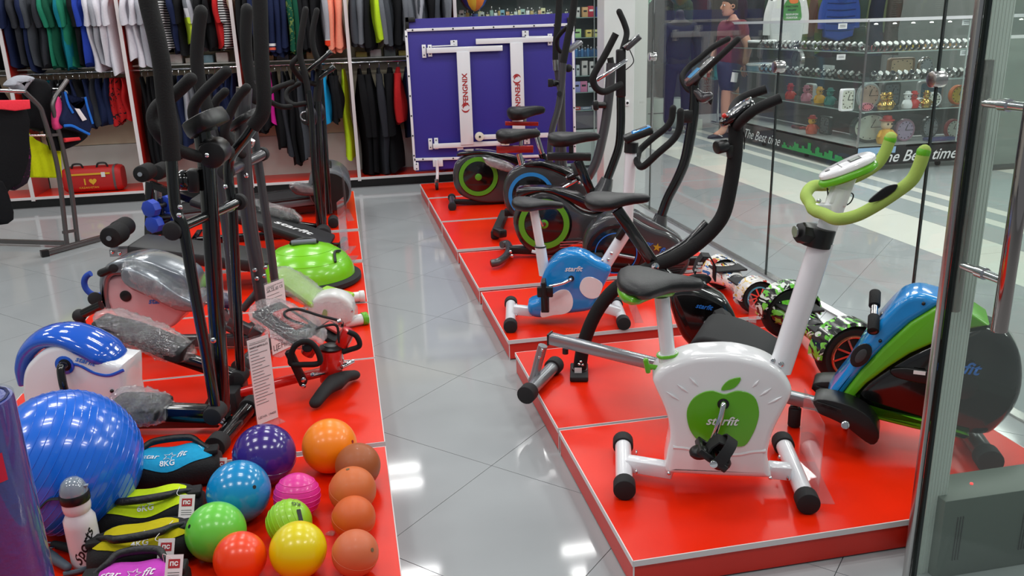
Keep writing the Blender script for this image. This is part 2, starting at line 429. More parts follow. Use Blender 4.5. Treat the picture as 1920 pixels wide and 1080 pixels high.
def saddle(root, a, b, width, th, m, d, skirt=None, name='seat', up=Z):
    """a rear end, b nose tip (mid height), wide rear narrowing to the nose"""
    a, b = V(a), V(b); L = (b-a).length; t = (b-a).normalized(); sd = t.cross(up).normalized(); u = sd.cross(t)
    prof = [(0, .30, .35), (.04, .62, .7), (.12, .86, .95), (.25, 1, 1), (.38, .9, .98), (.5, .64, .9), (.62, .42, .8), (.75, .30, .72), (.88, .24, .62), (.96, .19, .5), (1, .08, .25)]
    R = []; n = 22
    for x, w, hgt in prof:
        ring = []
        for k in range(n):
            q = 2*PI*k/n; cx, sz = math.cos(q), math.sin(q)
            yy = math.copysign(abs(cx)**.75, cx)*w*width/2; zz = math.copysign(abs(sz)**.7, sz)*th/2*hgt
            if zz < 0: zz *= .9+.5*max(0, (.5-x)); yy *= .9
            dip = -.10*th*math.sin(PI*min(1, x/.7))
            ring.append(a+t*(x*L)+sd*yy+u*(zz+dip))
        R.append(ring)
    o = MB().loft(R).build(name, m, root, ang=60)
    return o
def pedal(root, c, ax, fw, w=.10, l=.11, strap=True, name='pedal', m=BLK, up=None):
    """foot plate centred on c; ax = spindle direction, fw = toe direction"""
    c, ax, fw = V(c), V(ax).normalized(), V(fw).normalized(); u = ax.cross(fw)
    if u.z < 0: u = -u
    mm = Matrix((fw, ax, u)).transposed()
    b = MB()
    for s in (-1, 1): b.box(c+ax*s*w*.42, (l, w*.14, .022), m=mm, bevel=.004)
    for q in (-.44, 0, .44): b.box(c+fw*q*l, (l*.14, w*.9, .020), m=mm, bevel=.003)
    b.cyl(c-ax*w*.5, c+ax*w*.5, .010, 10)
    o = b.build(name, m, root)
    if strap:
        pts = [c+ax*(w*.52*math.cos(a))+u*(.075*math.sin(a)+.002)+fw*.015 for a in [PI*k/10 for k in range(11)]]
        MB().tube(pts, .017, 8, smooth=False, flatv=fw, flat=1, cap=True).build('strap_core', m, o) if False else ribbon(pts, fw, .034, .004, 'pedal_strap', BLKM, o)
    return o
def ribbon(pts, wv, w, th, name, m, parent, build=True, mb=None):
    b = mb or MB(); wv = V(wv).normalized(); R = []; N = len(pts)
    for i in range(N):
        t = (V(pts[min(i+1, N-1)])-V(pts[max(i-1, 0)])).normalized(); nn = t.cross(wv).normalized(); p = V(pts[i])
        R.append([p+wv*w/2+nn*th/2, p-wv*w/2+nn*th/2, p-wv*w/2-nn*th/2, p+wv*w/2-nn*th/2])
    b.loft(R)
    return b.build(name, m, parent) if build else b
def logo(pl, px, py, off, wpx, m, parent, tilt=0, s='starfit'):
    c = pl.p(px, py, off); a = pl.p(px-wpx/2, py, off); b2 = pl.p(px+wpx/2, py, off)
    w = (V(b2)-V(a)).length; ca, sa = math.cos(tilt), math.sin(tilt)
    xd = pl.d*ca+Z*sa; yd = Z*ca-pl.d*sa
    return text(s, m, parent, c-pl.n*.0006, xd, yd, width=w, shear=.35, bold=.02)
def ringpart(pl, cx, cy, off, r0, r1, th, name, m, parent, n=48):
    """flat ring in the machine's plane, centre pixel, radii in metres"""
    c = pl.p(cx, cy, off); b = MB(); e1, e2 = pl.d, Z
    R = []
    for r, o in ((r0, 0), (r0, -th), (r1, -th), (r1, 0)):
        R.append(b.ring([c+(e1*math.cos(a)+e2*math.sin(a))*r+pl.n*o for a in [2*PI*k/n for k in range(n)]]))
    for a_, b_ in zip(R, R[1:]+R[:1]): b.bridge(a_, b_)
    return b.build(name, m, parent)
def discpart(pl, cx, cy, off, r, th, name, m, parent, bev=.004):
    c = pl.p(cx, cy, off); return MB().cyl(c, c-pl.n*th, r, 36, bev=bev).build(name, m, parent)
LBL = mat('white_print', (236, 236, 236), .5)
LBB = mat('blue_print', (32, 118, 214), .5)
LBK = mat('black_print', (25, 25, 28), .5)
LCD = mat('grey_display', (150, 158, 150), .2)
WRAP = glassmat('clear_plastic_wrap', (.93, .94, .95), .22, rough=.06, body=.015, bodycol=(225, 228, 232), bump=1.0, scale=90)
FILM = glassmat('clear_film', (.9, .92, .96), .06, rough=.05, body=.02)
from mathutils import noise as NS
def crinkle(c, size, rot, parent, pw=3.0, seed=0, nu=60, nv=56, amp=.17):
    """crumpled clear film around something: faceted so that it sparkles"""
    c = V(c); b = MB(); R = []
    for i in range(nv+1):
        s = -1+2*i/nv; k = max(.05, (1-abs(s)**pw))**.5
        ring = []
        for j in range(nu):
            a = 2*PI*j/nu; q = V((s*3, math.cos(a)*1.6, math.sin(a)*1.6))+V((seed*7.1, seed*3.3, 0))
            f = 1+amp*(NS.noise(q*1.5)+.7*NS.noise(q*4)+.7*NS.noise(q*9)+.4*NS.noise(q*20))
            ring.append(c+rot @ V((size[0]/2*s*(1+.04*NS.noise(q*5)), size[1]/2*k*f*math.cos(a), size[2]/2*k*f*math.sin(a))))
        R.append(ring)
    return b.loft(R).build('plastic_wrap', WRAP, parent, smooth=False)
ACR = glassmat('clear_acrylic', (.95, .96, .97), .02, body=.05, bodycol=(230, 225, 228))
# ================================================================== white bike with the green apple
pl = Plane(.785, 2.28, -18.6)
g_ = thing('exercise_bike', 'white exercise bike with green apple on its body and lime handlebar, nearest', 'exercise bike', (1.02, 2.2, .1))
w = .13
body = SH(pl, [(1237, 696), (1262, 682), (1295, 671), (1330, 667), (1380, 667), (1425, 677), (1455, 690), (1473, 706), (1486, 730), (1483, 750), (1467, 780), (1452, 810), (1443, 840), (1441, 862), (1447, 890), (1443, 899), (1400, 898), (1350, 896), (1300, 893), (1255, 890), (1248, 883), (1252, 853), (1257, 826), (1254, 793), (1243, 760), (1228, 727), (1225, 712)], w, 'housing', WHT, g_, bevel=.022, steps=5)
po = -w/2-.001
apple = MB().shell([pl.p(x_, y_, po+.001) for x_, y_ in [(1357, 738), (1337, 732), (1318, 735), (1300, 746), (1289, 765), (1288, 785), (1294, 806), (1306, 823), (1322, 836), (1345, 836), (1375, 837), (1396, 835), (1409, 818), (1419, 795), (1423, 772), (1417, 748), (1403, 736), (1383, 732), (1368, 736)]], -pl.n*.004, .0015, 1, 3).build('apple_emblem', GRN, body)
MB().shell([pl.p(x_, y_, po+.001) for x_, y_ in [(1352, 731), (1356, 722), (1367, 712), (1388, 707), (1386, 717), (1376, 727), (1362, 731)]], -pl.n*.004, .001, 1, 2).build('leaf_emblem', GRN, body)
GRV = mat('groove_shadow_grey', (196, 196, 202), .4)
for a_, b_ in (((1250, 735), (1273, 750)), ((1270, 721), (1290, 736)), ((1293, 708), (1309, 724)), ((1423, 713), (1411, 726)), ((1446, 728), (1425, 742)), ((1466, 744), (1440, 757))):
    MB().tube([pl.p(*a_, po), pl.p((a_[0]+b_[0])/2, (a_[1]+b_[1])/2, po), pl.p(*b_, po)], [.001, .004, .001], 8).build('rib', WHT, body)
MB().tube([pl.p(x_, y_, po+.004) for x_, y_ in [(1262, 838), (1290, 841), (1320, 851)]]+[pl.p(x_, y_, po+.004) for x_, y_ in [(1380, 852), (1410, 847), (1436, 845)]], .006, 8).build('body_crease', WHT, body)
logo(pl, 1355, 789, po-.005, 62, LBL, apple)
discpart(pl, 1356, 757, po-.002, .017, .004, 'crank_hole', BLK, body)
cr = T(pl, [(1356, 757, -.07), (1356, 760, -.085), (1350, 785, -.095), (1333, 832, -.10)], .0085, 'crank', CHR, g_)
cr2 = T(pl, [(1356, 757, .07), (1360, 750, .10), (1375, 720, .12)], .0085, 'crank', CHR, g_)
pc = pl.p(1334, 852, -.15)
pedal(g_, pc, pl.n, (pl.d*.75-Z*.55), w=.085, l=.10)
MB().cyl(pc-pl.n*.05, pc-pl.n*.062, .012, 16, bev=.002).build('pedal_bolt', CHR, g_)
for (sx, sy, rr_) in ((1311, 848, .4), (1352, 868, .1)):
    q = pl.p(sx, sy, -.16); MB().sphere(q, .03, 14, 8, (1, .9, .7)).build('pedal_pad', BLK, g_)
pa = pl.p(1350, 838, -.13)
ribbon([pl.p(x_, y_, -.15) for x_, y_ in [(1322, 850), (1333, 832), (1347, 822), (1362, 828), (1368, 843), (1363, 860)]], pl.n, .055, .005, 'pedal_strap', BLKM, g_)
# frame, stabilisers
MB().bar(G(1175, 868, .145), G(1262, 882, .145), .045, .045, bevel=.006).build('rear_beam', WHP, g_)
MB().bar(pl.p(1440, 880), pl.p(1482, 884), .045, .045, bevel=.006).build('front_beam', WHP, g_)
s1 = stab(g_, G(1171, 919, .135), G(1168, 826, .135), .027, WHP, 'rear_stabiliser')
s2 = stab(g_, G(1516, 945, .135), G(1466, 826, .135), .027, WHP, 'front_stabiliser')
bolts(g_, [G(1192, 848, .15), G(1192, 884, .15)], .008, CHR, pl.d); bolts(g_, [G(1462, 858, .15), G(1478, 896, .15)], .008, CHR, -pl.d)
# seat
T(pl, [(1257, 692), (1252, 661)], .030, 'seat_sleeve', WHP, g_, smooth=False)
T(pl, [(1252, 661), (1241, 556)], .0225, 'seat_post', WHP, g_, smooth=False)
a_ = pl.p(1251, 664); MB().torus(a_, (pl.p(1252, 668)-pl.p(1250, 655)).normalized(), .028, .0055, 28, 8).build('green_collar', GRN, g_)
k0 = pl.p(1234, 690, -.01); k1 = pl.p(1213, 686, -.02)
o_ = MB().cyl(k0, k1, .008, 12).build('knob_stem', GRN, g_); MB().bar(pl.p(1210, 672, -.02), pl.p(1216, 699, -.02), .02, .016, bevel=.006).build('seat_knob', GRN, o_)
se = saddle(g_, pl.p(1157, 524, 0), pl.p(1319, 534, 0), .265, .062, VINYL, pl.d)
sk = saddle(se, pl.p(1158, 538, 0), pl.p(1265, 547, 0), .245, .050, GRN, pl.d, name='seat_skirt')
# mast and bars
T(pl, [(1462, 694), (1541, 452)], .034, 'mast_sleeve', WHP, g_, smooth=False, n=20)
T(pl, [(1536, 470), (1577, 352)], .028, 'mast', WHP, g_, smooth=False, n=20)
MB().bar(pl.p(1566, 384), pl.p(1590, 318), .05, .05, bevel=.008).build('console_bracket', WHP, g_)
bolts(g_, [pl.p(1449, 677, -.03), pl.p(1464, 683, -.036), pl.p(1441, 684, -.02)], .009)
m1, m2 = pl.p(1527, 460), pl.p(1537, 425)
cl = MB().cyl(m1, m2, .046, 28, bev=.004).build('tension_clamp', BLK, g_)
kn = pl.p(1502, 436, -.03); MB().cyl(pl.p(1525, 441, -.01), pl.p(1497, 435, -.03), .030, 8, bev=.008).build('tension_knob', BLK, g_)
kk = pl.p(1492, 434, -.035); MB().cyl(kk, kk-(pl.d+pl.n*.3).normalized()*.004, .016, 18).build('knob_disc', SIL, g_)
hw = .135
near = [(1524, 392, -.02), (1532, 397, -.045), (1545, 401, -.08), (1569, 411, -hw), (1604, 405, -hw), (1640, 387, -hw), (1680, 361, -hw), (1708, 339, -hw), (1722, 315, -hw), (1733, 283, -hw)]
far = [(1524, 392, -.02), (1519, 381, .02), (1511, 366, .06), (1524, 349, .11), (1553, 347, hw), (1600, 334, hw), (1640, 312, hw), (1658, 288, hw), (1670, 258, hw)]
T(pl, near, .0165, 'handlebar_grip', LIME, g_, n=16, round_end=True)
T(pl, far, .0165, 'handlebar_grip', LIME, g_, n=16, round_end=True)
MB().cyl(pl.p(1729, 294, -hw), pl.p(1734, 278, -hw), .0172, 18, bev=.006).build('grip_end', GRN, g_)
MB().cyl(pl.p(1667, 268, hw), pl.p(1671, 255, hw), .0172, 18, bev=.006).build('grip_end', GRN, g_)
MB().bar(pl.p(1556, 391, -.005), pl.p(1524, 391, -.02), .035, .028, bevel=.005).build('handlebar_clamp', WHP, g_); bolts(g_, [pl.p(1535, 377, -.03), pl.p(1523, 397, -.035)], .007)
SH(pl, [(1629, 377), (1640, 366), (1662, 350), (1683, 346), (1678, 358), (1655, 374), (1634, 380)], .006, 'pulse_sensor', BLK, g_, off=-hw-.017, bevel=.002)
# console: tilted flat oval
c0, c1 = pl.p(1535, 346, 0), pl.p(1642, 300, 0); ct = (c1-c0).normalized(); cu = pl.n.cross(ct); cu = cu if cu.z > 0 else -cu
def oval(b, c0, c1, n, wd, z0, z1, up, k=1.0, pw=2.4, seg=36):
    cc = (c0+c1)/2; t = (c1-c0).normalized(); L = (c1-c0).length/2
    R = []
    for f_, z in ((.94, z0), (1, z0+(z1-z0)*.2), (1, z1-(z1-z0)*.35), (.95, z1-.002), (.88, z1)):
        R.append([cc+t*(math.copysign(abs(math.cos(a))**(2/pw), math.cos(a))*L*f_)+n*(math.copysign(abs(math.sin(a))**(2/pw), math.sin(a))*wd/2*f_*(1-.25*math.cos(a+PI)))+up*z for a in [2*PI*q/seg for q in range(seg)]])
    b.loft(R); return b
oval(MB(), c0, c1, pl.n, .115, -.012, .008, cu).build('console_base', GRN, g_)
con = oval(MB(), c0+ct*.008, c1+ct*.002, pl.n, .105, .008, .026, cu).build('console', WHT, g_)
mm = Matrix((ct, pl.n, cu)).transposed()
lc = (c0+c1)/2+ct*.03+cu*.0262; MB().box(lc, (.032, .034, .002), m=mm).build('display_frame', BLK, con); MB().box(lc+cu*.0006, (.024, .028, .002), m=mm).build('display', LCD, con)
MB().cyl((c0+c1)/2-ct*.045+cu*.025, (c0+c1)/2-ct*.045+cu*.0275, .007, 14).build('button', BLK, con)
for k in range(6): MB().box((c0+c1)/2+ct*(-.012)+cu*.0262+pl.n*(-.025+k*.010), (.003, .005, .0006), m=mm).build('print_mark', LBK, con)
T(pl, [(1551, 352), (1553, 368), (1557, 385)], .002, 'cable', BLK, g_); T(pl, [(1590, 358), (1600, 366), (1594, 380), (1580, 388)], .0018, 'cable', BLK, g_)
bolts(g_, [pl.p(1254, 887, po), pl.p(1444, 896, po)], .006)

# ================================================================== blue and white bike
pl = Plane(.74, 3.89, -15.3)
d_ = thing('exercise_bike', 'small blue exercise bike with white oval patches and black bar grips', 'exercise bike', (1.0, 3.82, .1))
w = .13
body = SH(pl, [(990, 572), (1010, 562), (1011, 545), (1015, 527), (1024, 505), (1042, 484), (1060, 475), (1078, 473), (1100, 478), (1122, 491), (1146, 504), (1140, 524), (1128, 548), (1118, 572), (1106, 584), (1075, 589), (1040, 593), (1012, 598), (993, 592)], w, 'housing', BLUP, d_, bevel=.028, steps=4)
po = -w/2-.001
def patch(pts, name, m, parent, pl=pl, po=po, th=.003): return MB().shell([pl.p(x_, y_, po+.001) for x_, y_ in pts], -pl.n*th, .001, 1, 3).build(name, m, parent)
patch([(1036, 552), (1052, 543), (1066, 545), (1074, 560), (1072, 578), (1060, 588), (1037, 591), (1016, 595), (1014, 583), (1022, 568)], 'white_patch', WHT, body)
patch([(1087, 535), (1094, 522), (1108, 519), (1124, 526), (1130, 536), (1122, 556), (1108, 560), (1096, 555), (1088, 545)], 'white_patch', WHT, body)
logo(pl, 1076, 504, po-.001, 34, LBL, body)
discpart(pl, 1071, 522, po, .014, .004, 'crank_hole', BLK, body)
T(pl, [(1071, 522, -.07), (1068, 525, -.09), (1055, 531, -.10), (1030, 537, -.11)], .008, 'crank', CHR, d_)
T(pl, [(1071, 522, .07), (1085, 512, .10), (1108, 500, .12)], .008, 'crank', CHR, d_)
pedal(d_, pl.p(1022, 552, -.15), pl.n, (pl.d*.1-Z), w=.08, l=.14, strap=False)
MB().box(pl.p(1022, 547, -.16), (.075, .03, .05), rz=math.radians(-15), bevel=.006).build('pedal_block', BLK, d_)
MB().box(pl.p(1022, 570, -.165), (.038, .025, .08), rz=math.radians(-15), bevel=.004).build('pedal_toe', BLK, d_)
MB().bar(pl.p(962, 580), pl.p(1000, 584), .045, .045, bevel=.006).build('rear_beam', WHP, d_); MB().bar(pl.p(1110, 570), pl.p(1162, 585), .045, .045, bevel=.006).build('front_beam', WHP, d_)
stab(d_, G(957, 613, .13), G(958, 566, .13), .026, WHP, 'rear_stabiliser'); stab(d_, G(1170, 607, .13), G(1154, 567, .13), .026, WHP, 'front_stabiliser')
bolts(d_, [G(968, 571, .15), G(968, 591, .15)], .007, CHR, pl.d)
T(pl, [(1021, 515), (1013, 462)], .027, 'seat_sleeve', WHP, d_, smooth=False); T(pl, [(1013, 462), (1001, 394)], .021, 'seat_post', WHP, d_, smooth=False)
MB().torus(pl.p(1013, 462), Z, .026, .004, 24, 8).build('seat_collar', BLK, d_); MB().cyl(pl.p(1010, 474), pl.p(997, 471), .008).build('seat_knob', WHP, d_)
saddle(d_, pl.p(960, 379), pl.p(1057, 386), .20, .055, VINYL, pl.d)
T(pl, [(1133, 499), (1172, 437)], .030, 'mast_sleeve', WHP, d_, smooth=False); T(pl, [(1171, 440), (1176, 420), (1183, 284)], .027, 'mast', WHP, d_, smooth=False)
MB().bar(pl.p(1158, 447, -.02), pl.p(1172, 425, -.02), .06, .03, bevel=.006).build('tension_clamp', BLK, d_); bolts(d_, [pl.p(1146, 475, -.03), pl.p(1140, 487, -.03), pl.p(1129, 489, -.02)], .008)
T(pl, [(1183, 286), (1184, 267)], .032, 'console_collar', BLK, d_, smooth=False)
c0, c1 = pl.p(1170, 262), pl.p(1223, 242); ct = (c1-c0).normalized(); cu = pl.n.cross(ct); cu = cu if cu.z > 0 else -cu; mm = Matrix((ct, pl.n, cu)).transposed()
con = MB().box((c0+c1)/2, ((c1-c0).length, .095, .035), m=mm, bevel=.010).build('console', BLK, d_)
MB().box((c0+c1)/2+ct*.018+cu*.010, ((c1-c0).length*.68, .085, .022), m=mm, bevel=.008).build('console_frame', BLUP, con); MB().box((c0+c1)/2+ct*.022+cu*.021, (.055, .045, .003), m=mm, bevel=.001).build('display', BLK, con)
T(pl, [(1194, 300, -.02), (1196, 307, -.05), (1206, 312, -.09), (1234, 287, -.11), (1262, 262, -.11), (1274, 240, -.11), (1276, 209, -.11)], .016, 'handlebar_grip', FOAM, d_, round_end=True)
T(pl, [(1194, 300, .0), (1196, 291, .04), (1200, 281, .08), (1224, 259, .11), (1248, 240, .11), (1259, 224, .11), (1262, 203, .11)], .016, 'handlebar_grip', FOAM, d_, round_end=True)
MB().cyl(pl.p(1182, 300), pl.p(1196, 297), .016, 14).build('handlebar_clamp', CHR, d_)
# ================================================================== folding bike (black)
pl = Plane(1.0, 3.12, -16)
f_ = thing('folding_bike', 'black folding exercise bike with long curved frame tube and starfit housing', 'exercise bike', (1.3, 3.0, .1))
f_['label'] = 'black folding exercise bike with long curved frame tube and gloss black housing'
T(pl, [(1086, 700), (1091, 662), (1100, 627), (1117, 588), (1140, 555), (1166, 532), (1198, 513), (1228, 498), (1267, 483), (1300, 463), (1335, 432), (1357, 400), (1369, 350), (1378, 290), (1380, 236)], .028, 'curved_frame', FOAM, f_, n=18)
T(pl, [(1228, 489, .05), (1262, 472, .05), (1296, 450, .05), (1327, 418, .05)], .02, 'inner_tube', GLB, f_)
T(pl, [(1228, 500), (1262, 530), (1300, 575)], .026, 'cross_tube', GLB, f_)
a_ = pl.p(1086, 722); a_.z = .100; MB().cyl(pl.p(1087, 690), V((a_.x, a_.y, .104)), .033, 20, bev=.004).build('foot_sleeve', BLK, f_); MB().box(V((a_.x, a_.y, .112)), (.075, .16, .022), rz=math.radians(-16), bevel=.006).build('rubber_foot', BLKM, f_)
bolts(f_, [pl.p(1089, 678, -.03), pl.p(1086, 683, -.032), pl.p(1092, 684, -.03)], .006); bolts(f_, [pl.p(1228, 500, -.035)], .017)
MB().box(pl.p(1084, 697, -.034), (.03, .002, .035), rz=math.radians(-16)).build('foot_label', LBL, f_)
MB().bar(pl.p(1156, 392), pl.p(1232, 503), .03, .045, bevel=.005).build('seat_post', GLB, f_)
saddle(f_, pl.p(1096, 376), pl.p(1219, 372), .23, .06, VINYL, pl.d)
w = .15
body = SH(pl, [(1254, 550), (1268, 542), (1291, 540), (1318, 545), (1358, 563), (1371, 577), (1380, 594), (1392, 630), (1394, 660), (1360, 676), (1315, 672), (1292, 649), (1276, 628), (1262, 590)], w, 'flywheel_housing', GLB, f_, bevel=.03, steps=4)
SH(pl, [(1292, 542), (1318, 546), (1357, 564), (1362, 569), (1335, 563), (1306, 553)], .10, 'housing_top', mat('smoke_grey', (88, 92, 94), .12, coat=.6), body, bevel=.006)  # top panel of the gloss black housing, its grey highlight put into the colour
logo(pl, 1321, 575, -w/2-.001, 33, LBB, body, tilt=-.17)
bolts(body, [pl.p(1323, 605, -w/2)], .010); bolts(body, [pl.p(1322, 619, -w/2)], .007, LBL)
MB().bar(pl.p(1310, 676, 0), pl.p(1316, 700, 0), .40, .05, upv=pl.d, bevel=.012).build('front_foot', BLKM, f_)
T(pl, [(1366, 672, -.10), (1373, 648, -.13)], .011, 'crank', SIL, f_, smooth=False); MB().cyl(pl.p(1373, 647, -.125), pl.p(1373, 647, -.145), .017, 18, bev=.003).build('crank_end', SIL, f_)
pp = pl.p(1358, 630, -.17); pd = MB().sphere(pp, .058, 20, 10, (1, .75, .42)).build('pedal', BLKM, f_)
ribbon([pl.p(x_, y_, -.17) for x_, y_ in [(1334, 620), (1336, 602), (1343, 589), (1356, 584), (1371, 594), (1382, 610), (1390, 632), (1393, 655)]], pl.n, .075, .006, 'pedal_strap', BLKM, pd)
MB().box(pl.p(1387, 645, -.215), (.022, .004, .012), rz=.3).build('strap_tag', LBL, pd)
pp = pl.p(1310, 524, .16); pd = MB().sphere(pp, .055, 18, 9, (1, .75, .42)).build('pedal', BLKM, f_)
ribbon([pl.p(x_, y_, .16) for x_, y_ in [(1301, 510), (1307, 492), (1317, 478), (1330, 479), (1340, 497), (1339, 524)]], pl.n, .07, .006, 'pedal_strap', BLKM, pd)
for q in range(3): MB().box(pl.p(1307+q*3, 506-q*6, .125), (.02, .003, .009), rz=0).build('strap_slot', LBL, pd)
T(pl, [(1330, 555, .08), (1318, 530, .12)], .011, 'crank', SIL, f_, smooth=False)
T(pl, [(1381, 240, 0), (1386, 232, -.05), (1400, 218, -.12), (1422, 202, -.14), (1463, 184, -.14)], .0185, 'handlebar_grip', FOAM, f_, n=14)
T(pl, [(1380, 240, 0), (1373, 215, .06), (1380, 194, .13), (1400, 180, .15), (1436, 167, .15)], .0175, 'handlebar_grip', FOAM, f_, n=14)
c0, c1 = pl.p(1350, 234, .0), pl.p(1412, 188, 0); ct = (c1-c0).normalized(); cu = pl.n.cross(ct); cu = cu if cu.z > 0 else -cu
con = oval(MB(), c0, c1, pl.n, .11, -.012, .012, cu).build('console', GLB, f_)
cc = (c0+c1)/2+ct*.01+cu*.012; L_ = (c1-c0).length*.42
MB().tube([cc+ct*(L_*math.cos(a))+pl.n*(.045*math.sin(a)) for a in [2*PI*k/24 for k in range(24)]], .004, 8, smooth=False, closed=True).build('chrome_rim', CHR, con)
MB().sphere(pl.p(1358, 217, -.03), .009).build('red_cap', mat('red_plastic', (200, 40, 30), .3), con)
MB().bar(pl.p(1378, 282, -.01), pl.p(1362, 285, -.01), .03, .05, bevel=.005).build('tension_bracket', BLK, f_); MB().cyl(pl.p(1362, 272, -.02), pl.p(1342, 277, -.04), .026, 14, bev=.007).build('tension_knob', BLK, f_)
T(pl, [(1388, 235, -.01), (1396, 255, -.01), (1395, 280, -.01)], .0022, 'cable', BLK, f_)
# ================================================================== rowing machine
pl = Plane(.70, 3.07, -35.5)
h_ = thing('rowing_machine', 'blue and green rowing machine with silver rail, partly behind the glass door', 'rowing machine', (1.5, 2.5, .1))
MB().bar(pl.p(1031, 634), pl.p(1532, 757), .045, .04, bevel=.005).build('rail', SIL, h_)
MB().box(pl.p(1031, 634), (.006, .048, .046), rz=math.radians(-35.5)).build('rail_end_cap', BLK, h_)
T(pl, [(1018, 648), (1011, 672), (1004, 700), (998, 716)], .019, 'rear_leg', SIL, h_); bolts(h_, [pl.p(1017, 656, -.02), pl.p(1012, 670, -.02)], .007)
stab(h_, G(986, 741, .136), G(1042, 683, .136), .027, SIL, 'rear_stabiliser', rr=1.35)
MB().cyl(pl.p(1060, 654), pl.p(1060, 663), .012).build('rail_stop', BLK, h_)
MB().bar(pl.p(1489, 760), pl.p(1489, 772), .028, .028, bevel=.004).build('rail_foot', BLK, h_); a_ = pl.p(1489, 789); MB().cyl(V((a_.x, a_.y, .103)), V((a_.x, a_.y, pl.p(1489, 764).z)), .022, 16, bev=.004).build('rubber_foot', BLKM, h_)
# seat with ridges
sp = [(1282, 678), (1289, 655), (1299, 638), (1318, 632), (1360, 642), (1400, 660), (1437, 684), (1428, 694), (1340, 690)]
sb = MB().shell([pl.p(x_, y_, -.14) for x_, y_ in sp], pl.n*.28, .014, 3, 2).build('sliding_seat', BLKM, h_)
for k in range(9):
    MB().bar(pl.p(1318+k*11, 635+k*4.6, -.12), pl.p(1318+k*11, 635+k*4.6, .12), .006, .006, bevel=.002).build('seat_ridge', BLKM, sb)
w = .14
bk = SH(pl, [(1600, 743), (1612, 722), (1640, 700), (1700, 664), (1760, 636), (1820, 614), (1858, 612), (1897, 637), (1916, 676), (1918, 728), (1904, 769), (1873, 805), (1838, 820), (1740, 802), (1612, 770)], w, 'flywheel_housing', GLB, h_, bevel=.035, steps=4)
w2 = .16
bl = SH(pl, [(1549, 746), (1585, 697), (1624, 637), (1650, 605), (1676, 576), (1697, 559), (1723, 553), (1750, 558), (1766, 570), (1707, 607), (1656, 654), (1614, 698), (1578, 743), (1572, 757)], w2, 'blue_cover', BLUP, h_, bevel=.02, smooth=2, steps=4)
gr = SH(pl, [(1572, 757), (1579, 742), (1614, 697), (1656, 653), (1707, 606), (1762, 572), (1811, 580), (1856, 610), (1811, 620), (1759, 641), (1707, 664), (1666, 690), (1624, 721), (1602, 744), (1613, 768), (1675, 779), (1738, 791), (1811, 817), (1818, 824), (1760, 816), (1707, 804), (1604, 778)], w2+.01, 'green_trim', GRN, h_, bevel=.012, smooth=0, steps=3)
logo(pl, 1795, 688, -w/2-.012, 92, LBB, bk); 
bolts(bl, [pl.p(1731, 569, -w2/2), pl.p(1650, 639, -w2/2)], .006, BLK)
po = -w2/2-.003
b = MB(); cA, cB = pl.p(1600, 686, po), pl.p(1629, 645, po); t_ = (cB-cA).normalized(); u_ = t_.cross(pl.n)
b.shell([(cA+cB)/2+t_*((cB-cA).length/2*math.cos(a))+u_*(.028*math.sin(a)) for a in [2*PI*k/24 for k in range(24)]], -pl.n*.006, .002, 2); b.build('tension_dial', BLK, bl)
b = MB(); b.shell([(cA+cB)/2-pl.n*.006+t_*((cB-cA).length*.3*math.cos(a))+u_*(.014*math.sin(a)) for a in [2*PI*k/20 for k in range(20)]], -pl.n*.006, .002, 2); b.build('dial_knob', mat('dark_grey_plastic', (60, 62, 64), .4), bl)
SH(pl, [(1672, 692), (1700, 690), (1745, 697), (1800, 703), (1800, 722), (1745, 722), (1690, 712), (1670, 702)], .02, 'housing_recess', BLK, bk, off=-w/2-.008, bevel=.006)
MB().box(pl.p(1724, 699, -w/2-.02), (.035, .003, .012), rz=-.6).build('recess_label', LBL, bk)
discpart(pl, 1800, 722, -w/2, .05, .004, 'hub_disc', BLK, bk)
# handle resting in its cradle
MB().bar(pl.p(1648, 592, 0), pl.p(1678, 606, 0), .03, .03, bevel=.004).build('handle_cradle', GRYM, h_); SH(pl, [(1655, 617), (1679, 575), (1684, 580), (1664, 622)], .09, 'cradle_plate', BLK, h_, bevel=.004, smooth=0)
a_, b_ = G(1642, 545, .72), None
ha, hb = pl.p(1641, 548, .05), pl.p(1637, 622, -.10)
hdl = MB().cyl(ha, hb, .012, 14).build('row_handle', STEEL, h_)
MB().cyl(ha, ha.lerp(hb, .36), .0185, 16, bev=.003).build('handle_grip', FOAM, hdl); MB().cyl(ha.lerp(hb, .62), hb, .0185, 16, bev=.003).build('handle_grip', FOAM, hdl)
for off in (-.13, .13):
    if off < 0: q = [(1525, 752), (1545, 749), (1580, 757), (1606, 767), (1632, 785), (1648, 812), (1645, 830), (1632, 835), (1610, 820), (1585, 800), (1555, 785), (1528, 772)]
    else: q = [(1523, 722), (1540, 716), (1600, 718), (1640, 735), (1650, 752), (1600, 748), (1530, 738)]
    fp = MB().shell([pl.p(x_, y_, off-.05) for x_, y_ in q], pl.n*.10, .006, 2, 2).build('foot_plate', BLK, h_)
    for k in range(4): MB().bar(pl.p(q[0][0]+6+k*9, q[0][1]+4+k*3, off-.054), pl.p(q[0][0]+26+k*9, q[0][1]+10+k*3, off-.054), .004, .012, bevel=.001).build('plate_rib', BLKM, fp)
MB().cyl(pl.p(1585, 797, -.19), pl.p(1585, 797, .16), .014, 18, bev=.003).build('pivot_rod', CHR, h_)
stab(h_, G(1857, 866, .138), G(1800, 785, .138), .032, GRYM, 'front_stabiliser', L=.05)
